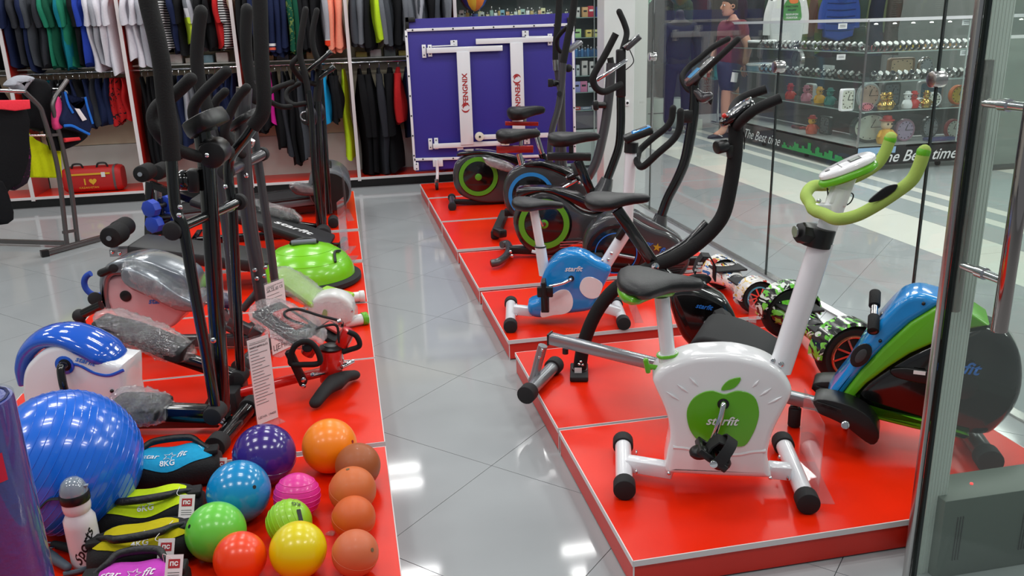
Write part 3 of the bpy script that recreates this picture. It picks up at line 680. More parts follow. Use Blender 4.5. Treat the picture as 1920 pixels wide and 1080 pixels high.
# ================================================================== the machines farther back on the right
# ---- grey elliptical with blue ring (behind the folding bike)
pl = Plane(1.6, 4.62, -14)
e_ = thing('elliptical_trainer', 'dark grey elliptical trainer with curved black mast in front of the glass wall', 'elliptical trainer', (1.75, 4.6, .1))
w = .17
DGR = mat('gunmetal_plastic', (58, 60, 62), .2, coat=.5)
body = SH(pl, [(1093, 480), (1096, 450), (1110, 425), (1133, 408), (1160, 400), (1185, 406), (1206, 418), (1230, 430), (1254, 437), (1277, 453), (1292, 474), (1295, 492), (1284, 515), (1262, 532), (1225, 540), (1170, 544), (1120, 536), (1100, 512)], w, 'flywheel_housing', DGR, e_, bevel=.03, steps=4)
discpart(pl, 1155, 475, -w/2+.004, .175, .012, 'flywheel_cover', GLB, body)
ringpart(pl, 1155, 475, -w/2-.012, .118, .123, .004, 'blue_ring', LBB, body)
ringpart(pl, 1155, 475, -w/2-.006, .150, .168, .006, 'outer_ring', BLK, body)
for k in range(6): MB().bar(pl.p(1245+k*1.5, 499+k*4.4, -w/2-.001), pl.p(1284-k*3, 496+k*4.4, -w/2-.001), .004, .005).build('vent_slot', BLK, body)
logo(pl, 1216, 457, -w/2-.002, 18, LBB, body, tilt=-.2, s='star'); logo(pl, 1245, 470, -w/2-.002, 15, LBB, body, tilt=-.2, s='fit')
b = MB(); sc = pl.p(1232, 464, -w/2-.002); b.shell([sc+(pl.d*math.sin(a)+Z*math.cos(a))*(.026 if k % 2 == 0 else .011) for k, a in [(k, 2*PI*k/10+.2) for k in range(10)]], -pl.n*.002, .0005, 1); b.build('star_emblem', mat('gold_print', (176, 150, 40), .4), body, smooth=False)
SH(pl, [(1157, 402), (1190, 398), (1213, 410), (1248, 428), (1276, 446), (1278, 453), (1240, 436), (1200, 418)], .12, 'top_trim', mat('smoke_grey', (88, 92, 94), .12, coat=.6), body, bevel=.006)
MB().tube([pl.p(1233, 436), pl.p(1236, 420), pl.p(1240, 403)], [.062, .045, .036], 20).build('mast_boot', DGR, e_)
MB().tube([pl.p(*q) for q in [(1239, 408), (1252, 372), (1271, 335), (1285, 300), (1294, 256), (1300, 215), (1302, 183), (1301, 158)]], [.028, .028, .029, .03, .031, .03, .028, .026], 18).build('mast', GLB, e_)
MB().box(pl.p(1289, 218, -.01), (.055, .05, .07), rz=math.radians(-14), bevel=.006).build('adjust_block', BLK, e_)
T(pl, [(1302, 160, 0), (1311, 143, -.06), (1333, 122, -.14), (1356, 100, -.17), (1383, 74, -.17)], .017, 'handlebar_grip', FOAM, e_, round_end=True)
T(pl, [(1302, 172, 0), (1289, 166, .06), (1279, 146, .12), (1289, 128, .17), (1311, 110, .17), (1338, 88, .17), (1365, 73, .17)], .017, 'handlebar_grip', FOAM, e_, round_end=True)
MB().tube([pl.p(1306, 172, -.02), pl.p(1318, 183, -.03), pl.p(1330, 180, -.05)], [.02, .03, .022], 14, round_end=True).build('bottle_holder', GRYM, e_); SH(pl, [(1330, 178), (1337, 176), (1334, 197), (1327, 188)], .03, 'holder_clip', BLK, e_, bevel=.004)
c0, c1 = pl.p(1284, 158, .01), pl.p(1338, 106, .01); ct = (c1-c0).normalized(); cu = pl.n.cross(ct); cu = cu if cu.z > 0 else -cu; mm = Matrix((ct, pl.n, cu)).transposed()
con = oval(MB(), c0, c1, pl.n, .20, -.02, .01, cu, pw=3).build('console', GRYM, e_); MB().box(c0.lerp(c1, .36)+cu*.0105, (.075, .10, .003), m=mm).build('display', mat('blue_display', (70, 150, 205), .2), con)
MB().box(c0.lerp(c1, .14)+cu*.0105, (.03, .10, .003), m=mm).build('console_label', mat('dark_red_label', (96, 48, 46), .4), con); MB().box(c0.lerp(c1, .8)+cu*.0105, (.06, .03, .004), m=mm, bevel=.001).build('chrome_trim', CHR, con)
MB().bar(pl.p(1215, 552, 0), pl.p(1216, 560, 0), .46, .06, upv=pl.d, bevel=.01).build('stabiliser', BLK, e_)
a_ = pl.p(1130, 540); MB().bar(V((a_.x, a_.y, .14)), V((a_.x+.62, a_.y-.15, .14)), .05, .05, bevel=.006).build('base_beam', BLK, e_)
pp = pl.p(1116, 480, -.17); MB().box(pl.p(1100, 545, -.1), (.30, .12, .03), rz=-.25, bevel=.01).build('pedal_plate', BLKM, e_); MB().box(pl.p(1117, 482, -w/2-.05), (.085, .07, .04), rz=-.2, bevel=.008).build('pedal_block', BLKM, e_)
T(pl, [(1157, 478, -w/2-.02), (1190, 484, -w/2-.03)], .010, 'crank', SIL, e_, smooth=False)
# ---- upright bike with green ring, black slider seat
def ringbike(label, pl, cxy, R, rgbm, top, seatr, seatn, loc, w=.13, ringw=.035, ring_r=None):
    t = thing('exercise_bike', label, 'exercise bike', loc)
    po = -w/2
    body = SH(pl, top, w, 'flywheel_housing', DGR, t, bevel=.022, steps=3)
    rr = ring_r or R-.028
    discpart(pl, cxy[0], cxy[1], po+.004, R-.012, .010, 'flywheel_cover', GLB, body)
    ringpart(pl, cxy[0], cxy[1], po-.008, rr-ringw, rr, .006, 'colour_ring', rgbm, body)
    return t, body, po
CGR = mat('green_ring', (84, 156, 36), .35); CBL = mat('blue_ring', (40, 134, 206), .35)
pl = Plane(.92, 5.10, -14)
t, body, po = ringbike('black exercise bike with green ring, sliding seat and curved tube feet', pl, (1020, 420), .185, CGR,
    [(962, 420), (966, 395), (980, 374), (1000, 362), (1022, 358), (1046, 365), (1068, 379), (1089, 395), (1112, 402), (1130, 400), (1150, 410), (1152, 432), (1135, 450), (1090, 455), (1060, 466), (1030, 478), (1000, 475), (975, 455)], None, None, (1.2, 5.05, .1))
discpart(pl, 1020, 420, po-.006, .028, .012, 'hub', CGR, body); discpart(pl, 1020, 420, po-.017, .013, .008, 'hub_bolt', mat('maroon_plastic', (110, 30, 30), .4), body)
T(pl, [(1018, 424, po-.03), (1008, 402, po-.035)], .008, 'crank', CHR, t, smooth=False)
SH(pl, [(967, 363), (972, 356), (1000, 353), (1040, 355), (1080, 365), (1110, 378), (1134, 386), (1136, 398), (1105, 396), (1080, 385), (1052, 370), (1020, 360), (990, 366), (970, 372)], .15, 'top_cover', GLB, t, bevel=.012, smooth=2)
MB().tube([pl.p(1124, 372), pl.p(1133, 352), pl.p(1139, 334)], [.065, .05, .036], 18).build('mast_boot', DGR, t)
MB().tube([pl.p(*q) for q in [(1138, 338), (1151, 304), (1161, 272), (1164, 232), (1164, 180)]], .026, 16).build('mast', GLB, t)
MB().bar(pl.p(1164, 182), pl.p(1164, 92), .07, .055, upv=pl.d, bevel=.01).build('mast_head', BLK, t)
for k in range(4): MB().bar(pl.p(1050, 454+k*5, po-.02), pl.p(1092, 452+k*5, po-.02), .006, .006).build('frame_rail', STEEL, t)
MB().bar(pl.p(955, 468), pl.p(1120, 474), .05, .045, bevel=.006).build('base_beam', BLK, t)
q = [G(921, 494, .135), G(934, 491, .14), G(948, 481, .14), G(955, 468, .14), G(951, 457, .135), G(941, 459, .135)]
st_ = MB().tube(q, .024, 16).build('rear_foot_tube', GRYM, t); MB().cyl(q[0]+(q[0]-q[1]).normalized()*.002, q[0]+(q[0]-q[1]).normalized()*.001, .018, 16).build('tube_hollow', BLK, st_)
stab(t, pl.p(1130, 478, -.2), pl.p(1130, 478, .2), .026, GRYM, 'front_stabiliser'); bolts(t, [G(957, 472, .17), G(960, 480, .16)], .010)
MB().bar(pl.p(1083, 300), pl.p(1112, 368), .045, .055, bevel=.006).build('seat_post', GLB, t)
MB().bar(pl.p(1027, 293), pl.p(1108, 294), .05, .045, bevel=.005).build('seat_slider', BLK, t); MB().cyl(pl.p(1071, 290), pl.p(1071, 270), .014).build('seat_pin', BLK, t)
saddle(t, pl.p(1027, 260), pl.p(1125, 256), .24, .085, VINYL, pl.d)
T(pl, [(1165, 158, -.05), (1150, 165, -.09), (1131, 172, -.13), (1116, 163, -.15), (1112, 146, -.16), (1120, 128, -.16), (1134, 104, -.16), (1155, 63, -.16)], .020, 'handlebar_grip', FOAM, t, n=14)
T(pl, [(1165, 130, .0), (1161, 112, .05), (1168, 90, .10), (1175, 64, .12), (1171, 45, .12), (1161, 22, .12)], .018, 'handlebar_grip', FOAM, t, n=14, round_end=True)
c0, c1 = pl.p(1172, 92, .02), pl.p(1199, 68, .02); ct = (c1-c0).normalized(); cu = pl.n.cross(ct); cu = cu if cu.z > 0 else -cu; mm = Matrix((ct, pl.n, cu)).transposed()
MB().box((c0+c1)/2, ((c1-c0).length, .17, .03), m=mm, bevel=.008).build('console', GRYM, t); MB().box((c0+c1)/2+cu*.017, ((c1-c0).length*1.05, .18, .006), m=mm, bevel=.002).build('console_rim', CHR, t)
T(pl, [(1121, 149, -.10), (1146, 133, -.10), (1173, 114, -.10)], .012, 'chrome_bar', CHR, t, smooth=False, round_end=True)
T(pl, [(1180, 92, 0), (1188, 112, 0), (1184, 122, 0), (1172, 132, 0)], .003, 'cable', BLK, t)
# ---- blue ring bike
pl = Plane(1.05, 5.9, -12)
t, body, po = ringbike('black exercise bike with blue ring, red seat slider and chrome post', pl, (996, 366), .172, CBL,
    [(944, 372), (945, 345), (957, 324), (975, 312), (998, 309), (1022, 312), (1048, 322), (1070, 336), (1100, 350), (1100, 385), (1070, 400), (1030, 415), (1000, 420), (970, 412), (952, 395)], None, None, (1.3, 5.85, .1), ringw=.026, ring_r=.162)
SH(pl, [(985, 306), (1015, 303), (1050, 314), (1085, 332), (1085, 342), (1050, 326), (1015, 315), (985, 314)], .15, 'top_cover', GLB, t, bevel=.01, smooth=2)
MB().bar(G(928, 441, .135), G(946, 400, .135), .06, .06, bevel=.012).build('rear_foot', BLKM, t); MB().box(G(937, 436, .16), (.06, .11, .055), rz=.3, bevel=.012).build('foot_cap', BLK, t)
MB().bar(pl.p(946, 398), pl.p(1110, 400), .05, .05, bevel=.006).build('base_beam', BLK, t); stab(t, pl.p(1115, 402, -.2), pl.p(1115, 402, .2), .026, BLK, 'front_stabiliser')
REDM = mat('red_anodised_bar', (168, 34, 28), .25, metal=.3, coat=.4)
T(pl, [(973, 288), (984, 332)], .021, 'seat_post', CHR, t, smooth=False, n=16); T(pl, [(984, 330), (994, 362)], .030, 'seat_sleeve', GLB, t, smooth=False, n=16)
MB().bar(pl.p(931, 280), pl.p(1000, 279), .045, .048, bevel=.003).build('seat_slider', REDM, t); MB().cyl(pl.p(977, 276), pl.p(977, 262), .014).build('seat_pin', STEEL, t)
saddle(t, pl.p(930, 254), pl.p(1013, 250), .25, .10, VINYL, pl.d)
MB().tube([pl.p(*q) for q in [(1146, 118), (1143, 165), (1137, 218), (1129, 262), (1119, 300), (1104, 330), (1080, 352), (1055, 366)]], .033, 18).build('mast', GRYM, t)
b = MB().cyl(pl.p(1121, 197, -.04), pl.p(1136, 197, -.04), .022, 12); b.bar(pl.p(1112, 198, -.05), pl.p(1122, 197, -.05), .05, .065, bevel=.01); b.build('tension_knob', BLK, t)
T(pl, [(1146, 120, 0), (1144, 108, 0)], .022, 'mast_head', BLK, t, smooth=False)
for a_, b_ in (((1056, 352), (1082, 338)), ((1062, 334), (1076, 326))): MB().cyl(pl.p(*a_, -.12), pl.p(*b_, -.12), .012).build('pedal_crank', CHR, t)
pd = pedal(t, pl.p(1078, 327, -.16), pl.n, pl.d+Z*.4, w=.09, l=.12); bolts(t, [pl.p(1086, 342, -.1), pl.p(1092, 335, -.1)], .010)
# ---- green ring bike at the back
pl = Plane(.83, 6.83, -6)
t, body, po = ringbike('farthest exercise bike, green ring and hub, red bar under its seat', pl, (897, 331), .178, CGR,
    [(850, 335), (853, 312), (866, 296), (886, 288), (912, 288), (935, 296), (958, 310), (985, 325), (1010, 338), (1010, 365), (980, 378), (940, 380), (905, 380), (870, 370), (854, 354)], None, None, (1.1, 6.8, .1), ringw=.034, ring_r=.158)
discpart(pl, 897, 332, po-.006, .028, .010, 'hub', CGR, body)
SH(pl, [(857, 293), (862, 286), (900, 283), (945, 289), (985, 300), (1020, 318), (1040, 330), (1035, 340), (1000, 325), (950, 302), (915, 289), (870, 292)], .15, 'top_cover', GLB, t, bevel=.01, smooth=2)
wr = SH(pl, [(904, 295), (915, 297), (945, 305), (968, 318), (960, 325), (935, 318), (912, 306)], .05, 'wrapped_lever', SIL, t, off=-.14, bevel=.015, smooth=2)
crinkle(pl.p(936, 308, -.14), (.24, .09, .075), Matrix.Rotation(.3, 3, 'Y'), wr, seed=2)
stab(t, G(848, 388, .13), G(847, 370, .13), .026, GRYM, 'rear_stabiliser'); MB().bar(pl.p(852, 378), pl.p(945, 380), .045, .04, bevel=.005).build('base_beam', BLK, t); stab(t, pl.p(1010, 386, -.2), pl.p(1010, 386, .2), .026, BLK, 'front_stabiliser')
T(pl, [(1002, 240), (1017, 290)], .021, 'seat_post', CHR, t, smooth=False, n=16); T(pl, [(1016, 288), (1024, 312)], .030, 'seat_sleeve', GLB, t, smooth=False, n=16)
MB().bar(pl.p(947, 231), pl.p(1009, 232), .045, .032, bevel=.003).build('seat_slider', REDM, t); MB().cyl(pl.p(984, 228), pl.p(984, 218), .014).build('seat_pin', STEEL, t)
saddle(t, pl.p(951, 212), pl.p(1022, 206), .25, .11, VINYL, pl.d)
# ---- elliptical arms behind it
pl = Plane(1.1, 6.5, -6)
t = thing('elliptical_trainer', 'tall grey elliptical trainer in front of the blue table, two arms rising', 'elliptical trainer', (1.45, 6.5, .1))
for off, q, gq in ((-.2, [(1032, 330), (1031, 290), (1035, 245), (1046, 205), (1053, 160), (1057, 110)], [(1056, 118), (1064, 75), (1073, 32), (1079, -14)]),
                   (.2, [(1046, 325), (1046, 285), (1050, 240), (1053, 190), (1047, 150), (1042, 112)], [(1042, 116), (1043, 75), (1047, 35), (1050, -14)])):
    T(pl, [(a, b2, off) for a, b2 in q], .024, 'swing_arm', GRYM, t); T(pl, [(a, b2, off) for a, b2 in gq], .026, 'arm_grip', FOAM, t)
T(pl, [(1042, 112, .19), (1043, 132, .19)], .0255, 'arm_joint', STEEL, t, smooth=False)
T(pl, [(1058, 340), (1056, 300), (1053, 200), (1054, 100)], .028, 'mast', GRYM, t)
T(pl, [(1054, 100, 0), (1046, 90, -.02), (1044, 75, -.05), (1052, 62, -.1), (1064, 50, -.14)], .016, 'handlebar', FOAM, t); T(pl, [(1054, 100, 0), (1060, 94, .05), (1066, 70, .1)], .016, 'handlebar', FOAM, t)
c0, c1 = pl.p(1064, 96), pl.p(1088, 78); ct = (c1-c0).normalized(); cu = pl.n.cross(ct); cu = cu if cu.z > 0 else -cu; mm = Matrix((ct, pl.n, cu)).transposed()
MB().box((c0+c1)/2, ((c1-c0).length, .18, .03), m=mm, bevel=.006).build('console', SIL, t)
MB().cyl(pl.p(1034, 156, -.2), pl.p(1045, 156, -.16), .024, 10, bev=.005).build('tension_knob', BLK, t); MB().bar(pl.p(1032, 148, -.2), pl.p(1032, 163, -.2), .03, .035, upv=pl.d, bevel=.004).build('knob_grip', BLK, t); MB().cyl(pl.p(1049, 176, -.24), pl.p(1049, 176, -.16), .02).build('pivot', BLK, t)
MB().cyl(pl.p(1066, 128, -.1), pl.p(1066, 128, .1), .03, 16, bev=.006).build('grip_hub', BLK, t)
b = pl.p(1045, 345); MB().bar(V((b.x-.35, b.y+.03, .15)), V((b.x+.5, b.y-.05, .15)), .06, .06, bevel=.008).build('base_beam', BLK, t)
for dx in (-.35, .5): MB().bar(V((b.x+dx, b.y-.26, .135)), V((b.x+dx, b.y+.26, .135)), .06, .06, bevel=.02).build('stabiliser', BLK, t)
SH(pl, [(1018, 335), (1030, 318), (1055, 314), (1078, 322), (1088, 340), (1082, 356), (1030, 356)], .16, 'flywheel_housing', GLB, t, bevel=.03)
# ================================================================== hoverboards
def hoverboard(label, n, f, r, shell_m, pat, hubm, rimm, tyre_w=.075, lean=0):
    """n, f: near / far wheel centres"""
    n, f = V(n), V(f); ax = (f-n).normalized(); h = thing('hoverboard', label, 'hoverboard', ((n.x+f.x)/2, (n.y+f.y)/2, .1), 'hoverboards by the glass wall')
    del h['group']
    side = ax.cross(Z).normalized()
    for c, sgn in ((n, 1), (f, -1)):
        tw = tyre_w; o = c+ax*sgn*tw/2
        ty = MB().lathe([(r*.62, -tw*.46), (r*.86, -tw*.5), (r*.96, -tw*.36), (r, -tw*.12), (r, tw*.12), (r*.96, tw*.36), (r*.86, tw*.5), (r*.62, tw*.46)], o, ax, 40).build('tyre', BLKM, h)
        fo = -sgn
        MB().torus(o+ax*fo*tw*.5, ax, r*.64, r*.05, 36, 8).build('rim', rimm, ty)
        MB().cyl(o+ax*fo*tw*.30, o+ax*fo*tw*.42, r*.62, 32).build('wheel_disc', hubm[0], ty)
        for k in range(9):
            a = 2*PI*k/9; e = side*math.cos(a)+Z*math.sin(a); e2 = side*math.cos(a+.5)+Z*math.sin(a+.5)
            MB().bar(o+ax*fo*tw*.52+e*r*.12, o+ax*fo*tw*.52+e2*r*.6, .008, r*.09, upv=ax).build('spoke', hubm[1], ty)
        # mudguard
        b = MB(); R = []
        for q in range(13):
            a = math.radians(-5+190*q/12); e = side*math.cos(a)+Z*math.sin(a); ri, ro = r*1.03, r*1.12
            R.append([o+e*ri-ax*tw*.62, o+e*ro-ax*tw*.5, o+e*ro+ax*tw*.5, o+e*ri+ax*tw*.62])
        b.loft(R); b.build('mudguard', shell_m, h)
    # body: two halves that narrow to the middle
    L = (f-n).length; R = []
    for q in range(19):
        t = q/18; c = n.lerp(f, .10+.80*t); k = abs(t-.5)*2; wy = .050+.062*k**1.5; hz = .034+.030*k**1.6
        tw = .35*(1 if t < .5 else -1)*min(1, abs(t-.5)*8)*0
        R.append([c+side*(math.copysign(abs(math.cos(a))**.7, math.cos(a))*wy)+Z*(math.copysign(abs(math.sin(a))**.8, math.sin(a))*hz+.01*k) for a in [2*PI*j/20 for j in range(20)]])
    MB().loft(R).build('body_shell', shell_m, h, ang=60)
    for t in (.25, .75):
        c = n.lerp(f, t)+Z*.052; MB().box(c, (.17, .13, .012), m=Matrix((side, ax, side.cross(ax))).transposed(), bevel=.006).build('foot_pad', BLKM, h)
    c = n.lerp(f, .5); MB().cyl(c-ax*.03, c+ax*.03, .045, 20, bev=.008).build('centre_joint', BLK, h)
    return h
def graffiti(name, base_c, cols, scale=14, thr=.6):
    """printed splashes: hard-edged noise patches of several inks on a plain shell"""
    m = mat(name, base_c, .18, coat=.5); nt = m.node_tree; N, L = nt.nodes, nt.links; b = N['Principled BSDF']; tc = N.new('ShaderNodeTexCoord'); prev = None
    for i, c in enumerate(cols):
        mp = N.new('ShaderNodeMapping'); mp.inputs['Location'].default_value = (i*3.1, i*1.7, i*.9); mp.inputs['Scale'].default_value = (1, .45, 1); L.new(tc.outputs['Object'], mp.inputs[0])
        no = N.new('ShaderNodeTexNoise'); no.inputs['Scale'].default_value = scale*(1+.2*i); no.inputs['Detail'].default_value = 1.5; no.inputs['Distortion'].default_value = 2.2; L.new(mp.outputs[0], no.inputs['Vector'])
        gt = N.new('ShaderNodeMath'); gt.operation = 'GREATER_THAN'; gt.inputs[1].default_value = thr; L.new(no.outputs['Fac'], gt.inputs[0])
        mx = N.new('ShaderNodeMix'); mx.data_type = 'RGBA'; mx.inputs['B'].default_value = (*lin(c), 1)
        if prev is None: mx.inputs['A'].default_value = (*lin(base_c), 1)
        else: L.new(prev, mx.inputs['A'])
        L.new(gt.outputs[0], mx.inputs['Factor']); prev = mx.outputs['Result']
    L.new(prev, b.inputs['Base Color']); return m
HB1 = graffiti('white_splash_print', (228, 226, 222), [(40, 44, 60), (180, 50, 36), (50, 110, 180), (222, 190, 90)], 13, .63)
HB2 = graffiti('green_black_print', (16, 18, 16), [(96, 190, 50), (214, 222, 212), (120, 205, 70)], 12, .585)
nn = AX(1437, 567, 1.99); ff = AX(1352, 500, 2.02); nn.z = .1+.088; ff.z = .1+.088
nn = G(1422, 559, .188); ff = G(1346, 508, .188)
hoverboard('small hoverboard with white graffiti shell and ice blue spoked wheel', nn, ff, .086, HB1, None, (mat('ice_blue', (64, 132, 160), .2, metal=.5), CHR), mat('pale_blue_rim', (120, 190, 215), .15, metal=.6))
nn = G(1597, 668, .228); ff = G(1470, 578, .228)
hoverboard('large hoverboard with green and black shell and orange rimmed wheel', nn, ff, .125, HB2, None, (BLK, STEEL), mat('copper_rim', (206, 120, 92), .2, metal=.8), tyre_w=.085)
# ================================================================== clear sign holders
PAPER = mat('white_paper', (226, 222, 222), .6)
def ink(c, xd, yd, w, h, rows, m, parent, nz, hd=None):
    """rows of small print as thin strokes"""
    random.seed(int(abs(c.x)*1000))
    b = MB()
    for r in range(rows):
        y = h*(.42-.72*r/rows); L = w*random.uniform(.35, .8)
        q = c+yd*y+xd*(-w*.42)+nz*.001
        P_ = [q, q+xd*L, q+xd*L+yd*.0017, q+yd*.0017]; b.face(b.ring(P_))
    return b.build('small_print', m, parent, smooth=False)
def holder(label, g0, g1, hgt, paper=None, foot=.06, lean=0, title=None, price=None, z=.1, ph=1.0, group=None, ink_rows=14):
    """L-shaped clear acrylic stand; base line g0-g1 (pixels), optional paper on its face"""
    a, b2 = G(*g0, z), G(*g1, z); t = (b2-a).normalized(); n = t.cross(Z); up = Z+n*lean; up.normalize()
    o = thing('sign_holder', label, 'sign holder', ((a.x+b2.x)/2, (a.y+b2.y)/2, z), group); th = n*.0015
    def slab(P_, nm, m, par, d=th):
        b = MB(); r0 = b.ring([p-d for p in P_]); r1 = b.ring([p+d for p in P_]); b.bridge(r0, r1); b.face(r0[::-1]); b.face(r1); return b.build(nm, m, par, smooth=False)
    u3 = Z*.003
    slab([a+u3, b2+u3, b2+u3+up*hgt, a+u3+up*hgt], 'acrylic_panel', ACR, o)
    slab([a+u3*.5, b2+u3*.5, b2+u3*.5-n*foot, a+u3*.5-n*foot], 'acrylic_foot', ACR, o, Z*.0012)
    if paper:
        w = (b2-a).length; c = (a+b2)/2+up*(hgt*.5+.003)
        for s in (1, -1):
            if s == -1: break
            p = slab([a+t*w*.02+up*(hgt*(1-ph)+.006)+n*.0026, b2-t*w*.02+up*(hgt*(1-ph)+.006)+n*.0026, b2-t*w*.02+up*hgt*.99+n*.0026, a+t*w*.02+up*hgt*.99+n*.0026], 'paper_sheet', PAPER, o, n*.0004)
            xd = t; nz = n*.0032
            ink(c+nz, xd, up, w, hgt, ink_rows, LBK, p, n)
            if title: 
                for k, s_ in enumerate(title): text(s_, LBK, p, c+nz+up*hgt*(.44-.05*k), xd, up, width=w*.8, thick=.0004, name='title_print')
            if price: text(price, LBK, p, c+nz-up*hgt*.42, xd, up, width=w*.8, thick=.0004, name='price_print')
    return o
holder('clear sign holder by the front foot of the apple bike', (1533, 945), (1498, 866), .26, foot=-.05)
holder('clear sign holder by the front foot of the small blue bike', (1191, 606), (1178, 572), .22, foot=-.04)
holder('clear sign holder beside the small hoverboard', (1414, 664), (1402, 628), .20, foot=-.04)
# ================================================================== clothes shelving along the back wall
FY = 8.50
UX = [-3.88, -2.88, -1.885, -0.905, 0.125, 1.16]
sh = thing('clothes_shelving', 'long red and white clothes shelving with hanging rails along the back wall', 'shelving', (-1.4, 8.75, 0))
DRED = mat('red_shelf_panel', (176, 30, 22), .4, var=.05, scale=6)
for x in UX:
    MB().box((x, FY+.235, 1.22), (.028, .45, 2.3)).build('divider', DRED, sh, smooth=False)
    MB().box((x, FY+.006, 1.22), (.032, .012, 2.3)).build('divider_edging', WHED, sh, smooth=False)
BEI = mat('beige_back_panel', (216, 208, 178), .6, var=.05, scale=4); GRB = mat('grey_green_panel', (214, 222, 214), .3)
for a, b2 in zip(UX, UX[1:]):
    xm, ww = (a+b2)/2, b2-a-.03
    MB().box((xm, FY+.27, .095), (ww, .52, .02)).build('plinth_shelf', DRED if False else RED, sh, smooth=False)
    MB().box((xm, FY+.003, .095), (ww+.03, .008, .024)).build('plinth_edging', WHED, sh, smooth=False)
    MB().box((xm, FY+.06, .04), (ww+.03, .02, .082)).build('plinth_kick', BLK, sh, smooth=False)
    MB().box((xm, FY+.50, .30), (ww, .012, .40)).build('lower_panel', GRB, sh, smooth=False)
    for q, (za, zb) in enumerate(((.505, .80), (.805, 1.18), (1.25, 1.80), (1.805, 2.36))): MB().box((xm, FY+.50+.002*(q % 2), (za+zb)/2), (ww, .012, zb-za)).build('back_panel', BEI, sh, smooth=False)
    MB().cyl((a, FY+.22, 1.205), (b2, FY+.22, 1.205), .010, 12).build('rail', CHR, sh); MB().cyl((a, FY+.22, 1.98), (b2, FY+.22, 1.98), .010, 12).build('rail', CHR, sh)
    MB().box((xm, FY+.34, 1.245), (ww, .28, .012)).build('glass_shelf', mat('pale_shelf', (190, 196, 190), .2), sh, smooth=False)
GM = {}
def cloth(rgb, pattern=None):
    k = (rgb, repr(pattern))
    if k in GM: return GM[k]
    m = mat('cloth_%d' % len(GM), rgb, .85, bump=.25, scale=60, var=.10, spec=.2); m.name = 'cloth'
    if pattern:
        nt = m.node_tree; N, L = nt.nodes, nt.links; b = N['Principled BSDF']; tc = N.new('ShaderNodeTexCoord')
        if pattern[0] == 'hem':          # hem band colours measured from the garment's lower end
            sp = N.new('ShaderNodeSeparateXYZ'); L.new(tc.outputs['Object'], sp.inputs[0]); cr = N.new('ShaderNodeValToRGB'); cr.color_ramp.interpolation = 'CONSTANT'
            mr = N.new('ShaderNodeMapRange'); mr.inputs[1].default_value = pattern[2]-.001; mr.inputs[2].default_value = pattern[2]+1.0; L.new(sp.outputs[2], mr.inputs[0]); L.new(mr.outputs[0], cr.inputs[0])
            e = cr.color_ramp.elements; e[0].color = (*lin(pattern[1][0][1]), 1); e[0].position = 0; e[1].position = pattern[1][-1][0]; e[1].color = (*lin(rgb), 1)
            for i in range(1, len(pattern[1])): n_ = e.new(pattern[1][i-1][0]); n_.color = (*lin(pattern[1][i][1]), 1)
            L.new(cr.outputs[0], b.inputs['Base Color'])
        if pattern[0] == 'stripe':
            sp = N.new('ShaderNodeSeparateXYZ'); L.new(tc.outputs['Object'], sp.inputs[0]); mu = N.new('ShaderNodeMath'); mu.operation = 'MULTIPLY'; mu.inputs[1].default_value = 2*PI/pattern[2]; L.new(sp.outputs[2], mu.inputs[0])
            sn = N.new('ShaderNodeMath'); sn.operation = 'SINE'; L.new(mu.outputs[0], sn.inputs[0]); gt = N.new('ShaderNodeMath'); gt.operation = 'GREATER_THAN'; gt.inputs[1].default_value = 0; L.new(sn.outputs[0], gt.inputs[0])
            mx = N.new('ShaderNodeMix'); mx.data_type = 'RGBA'; mx.inputs['A'].default_value = (*lin(rgb), 1); mx.inputs['B'].default_value = (*lin(pattern[1]), 1); L.new(gt.outputs[0], mx.inputs['Factor']); L.new(mx.outputs['Result'], b.inputs['Base Color'])
        if pattern[0] == 'print':
            no = N.new('ShaderNodeTexNoise'); no.inputs['Scale'].default_value = 22; no.inputs['Distortion'].default_value = 1.5; L.new(tc.outputs['Object'], no.inputs[0]); gt = N.new('ShaderNodeMath'); gt.operation = 'GREATER_THAN'; gt.inputs[1].default_value = pattern[2]; L.new(no.outputs['Fac'], gt.inputs[0])
            mx = N.new('ShaderNodeMix'); mx.data_type = 'RGBA'; mx.inputs['A'].default_value = (*lin(rgb), 1); mx.inputs['B'].default_value = (*lin(pattern[1]), 1); L.new(gt.outputs[0], mx.inputs['Factor']); L.new(mx.outputs['Result'], b.inputs['Base Color'])
    GM[k] = m; return m
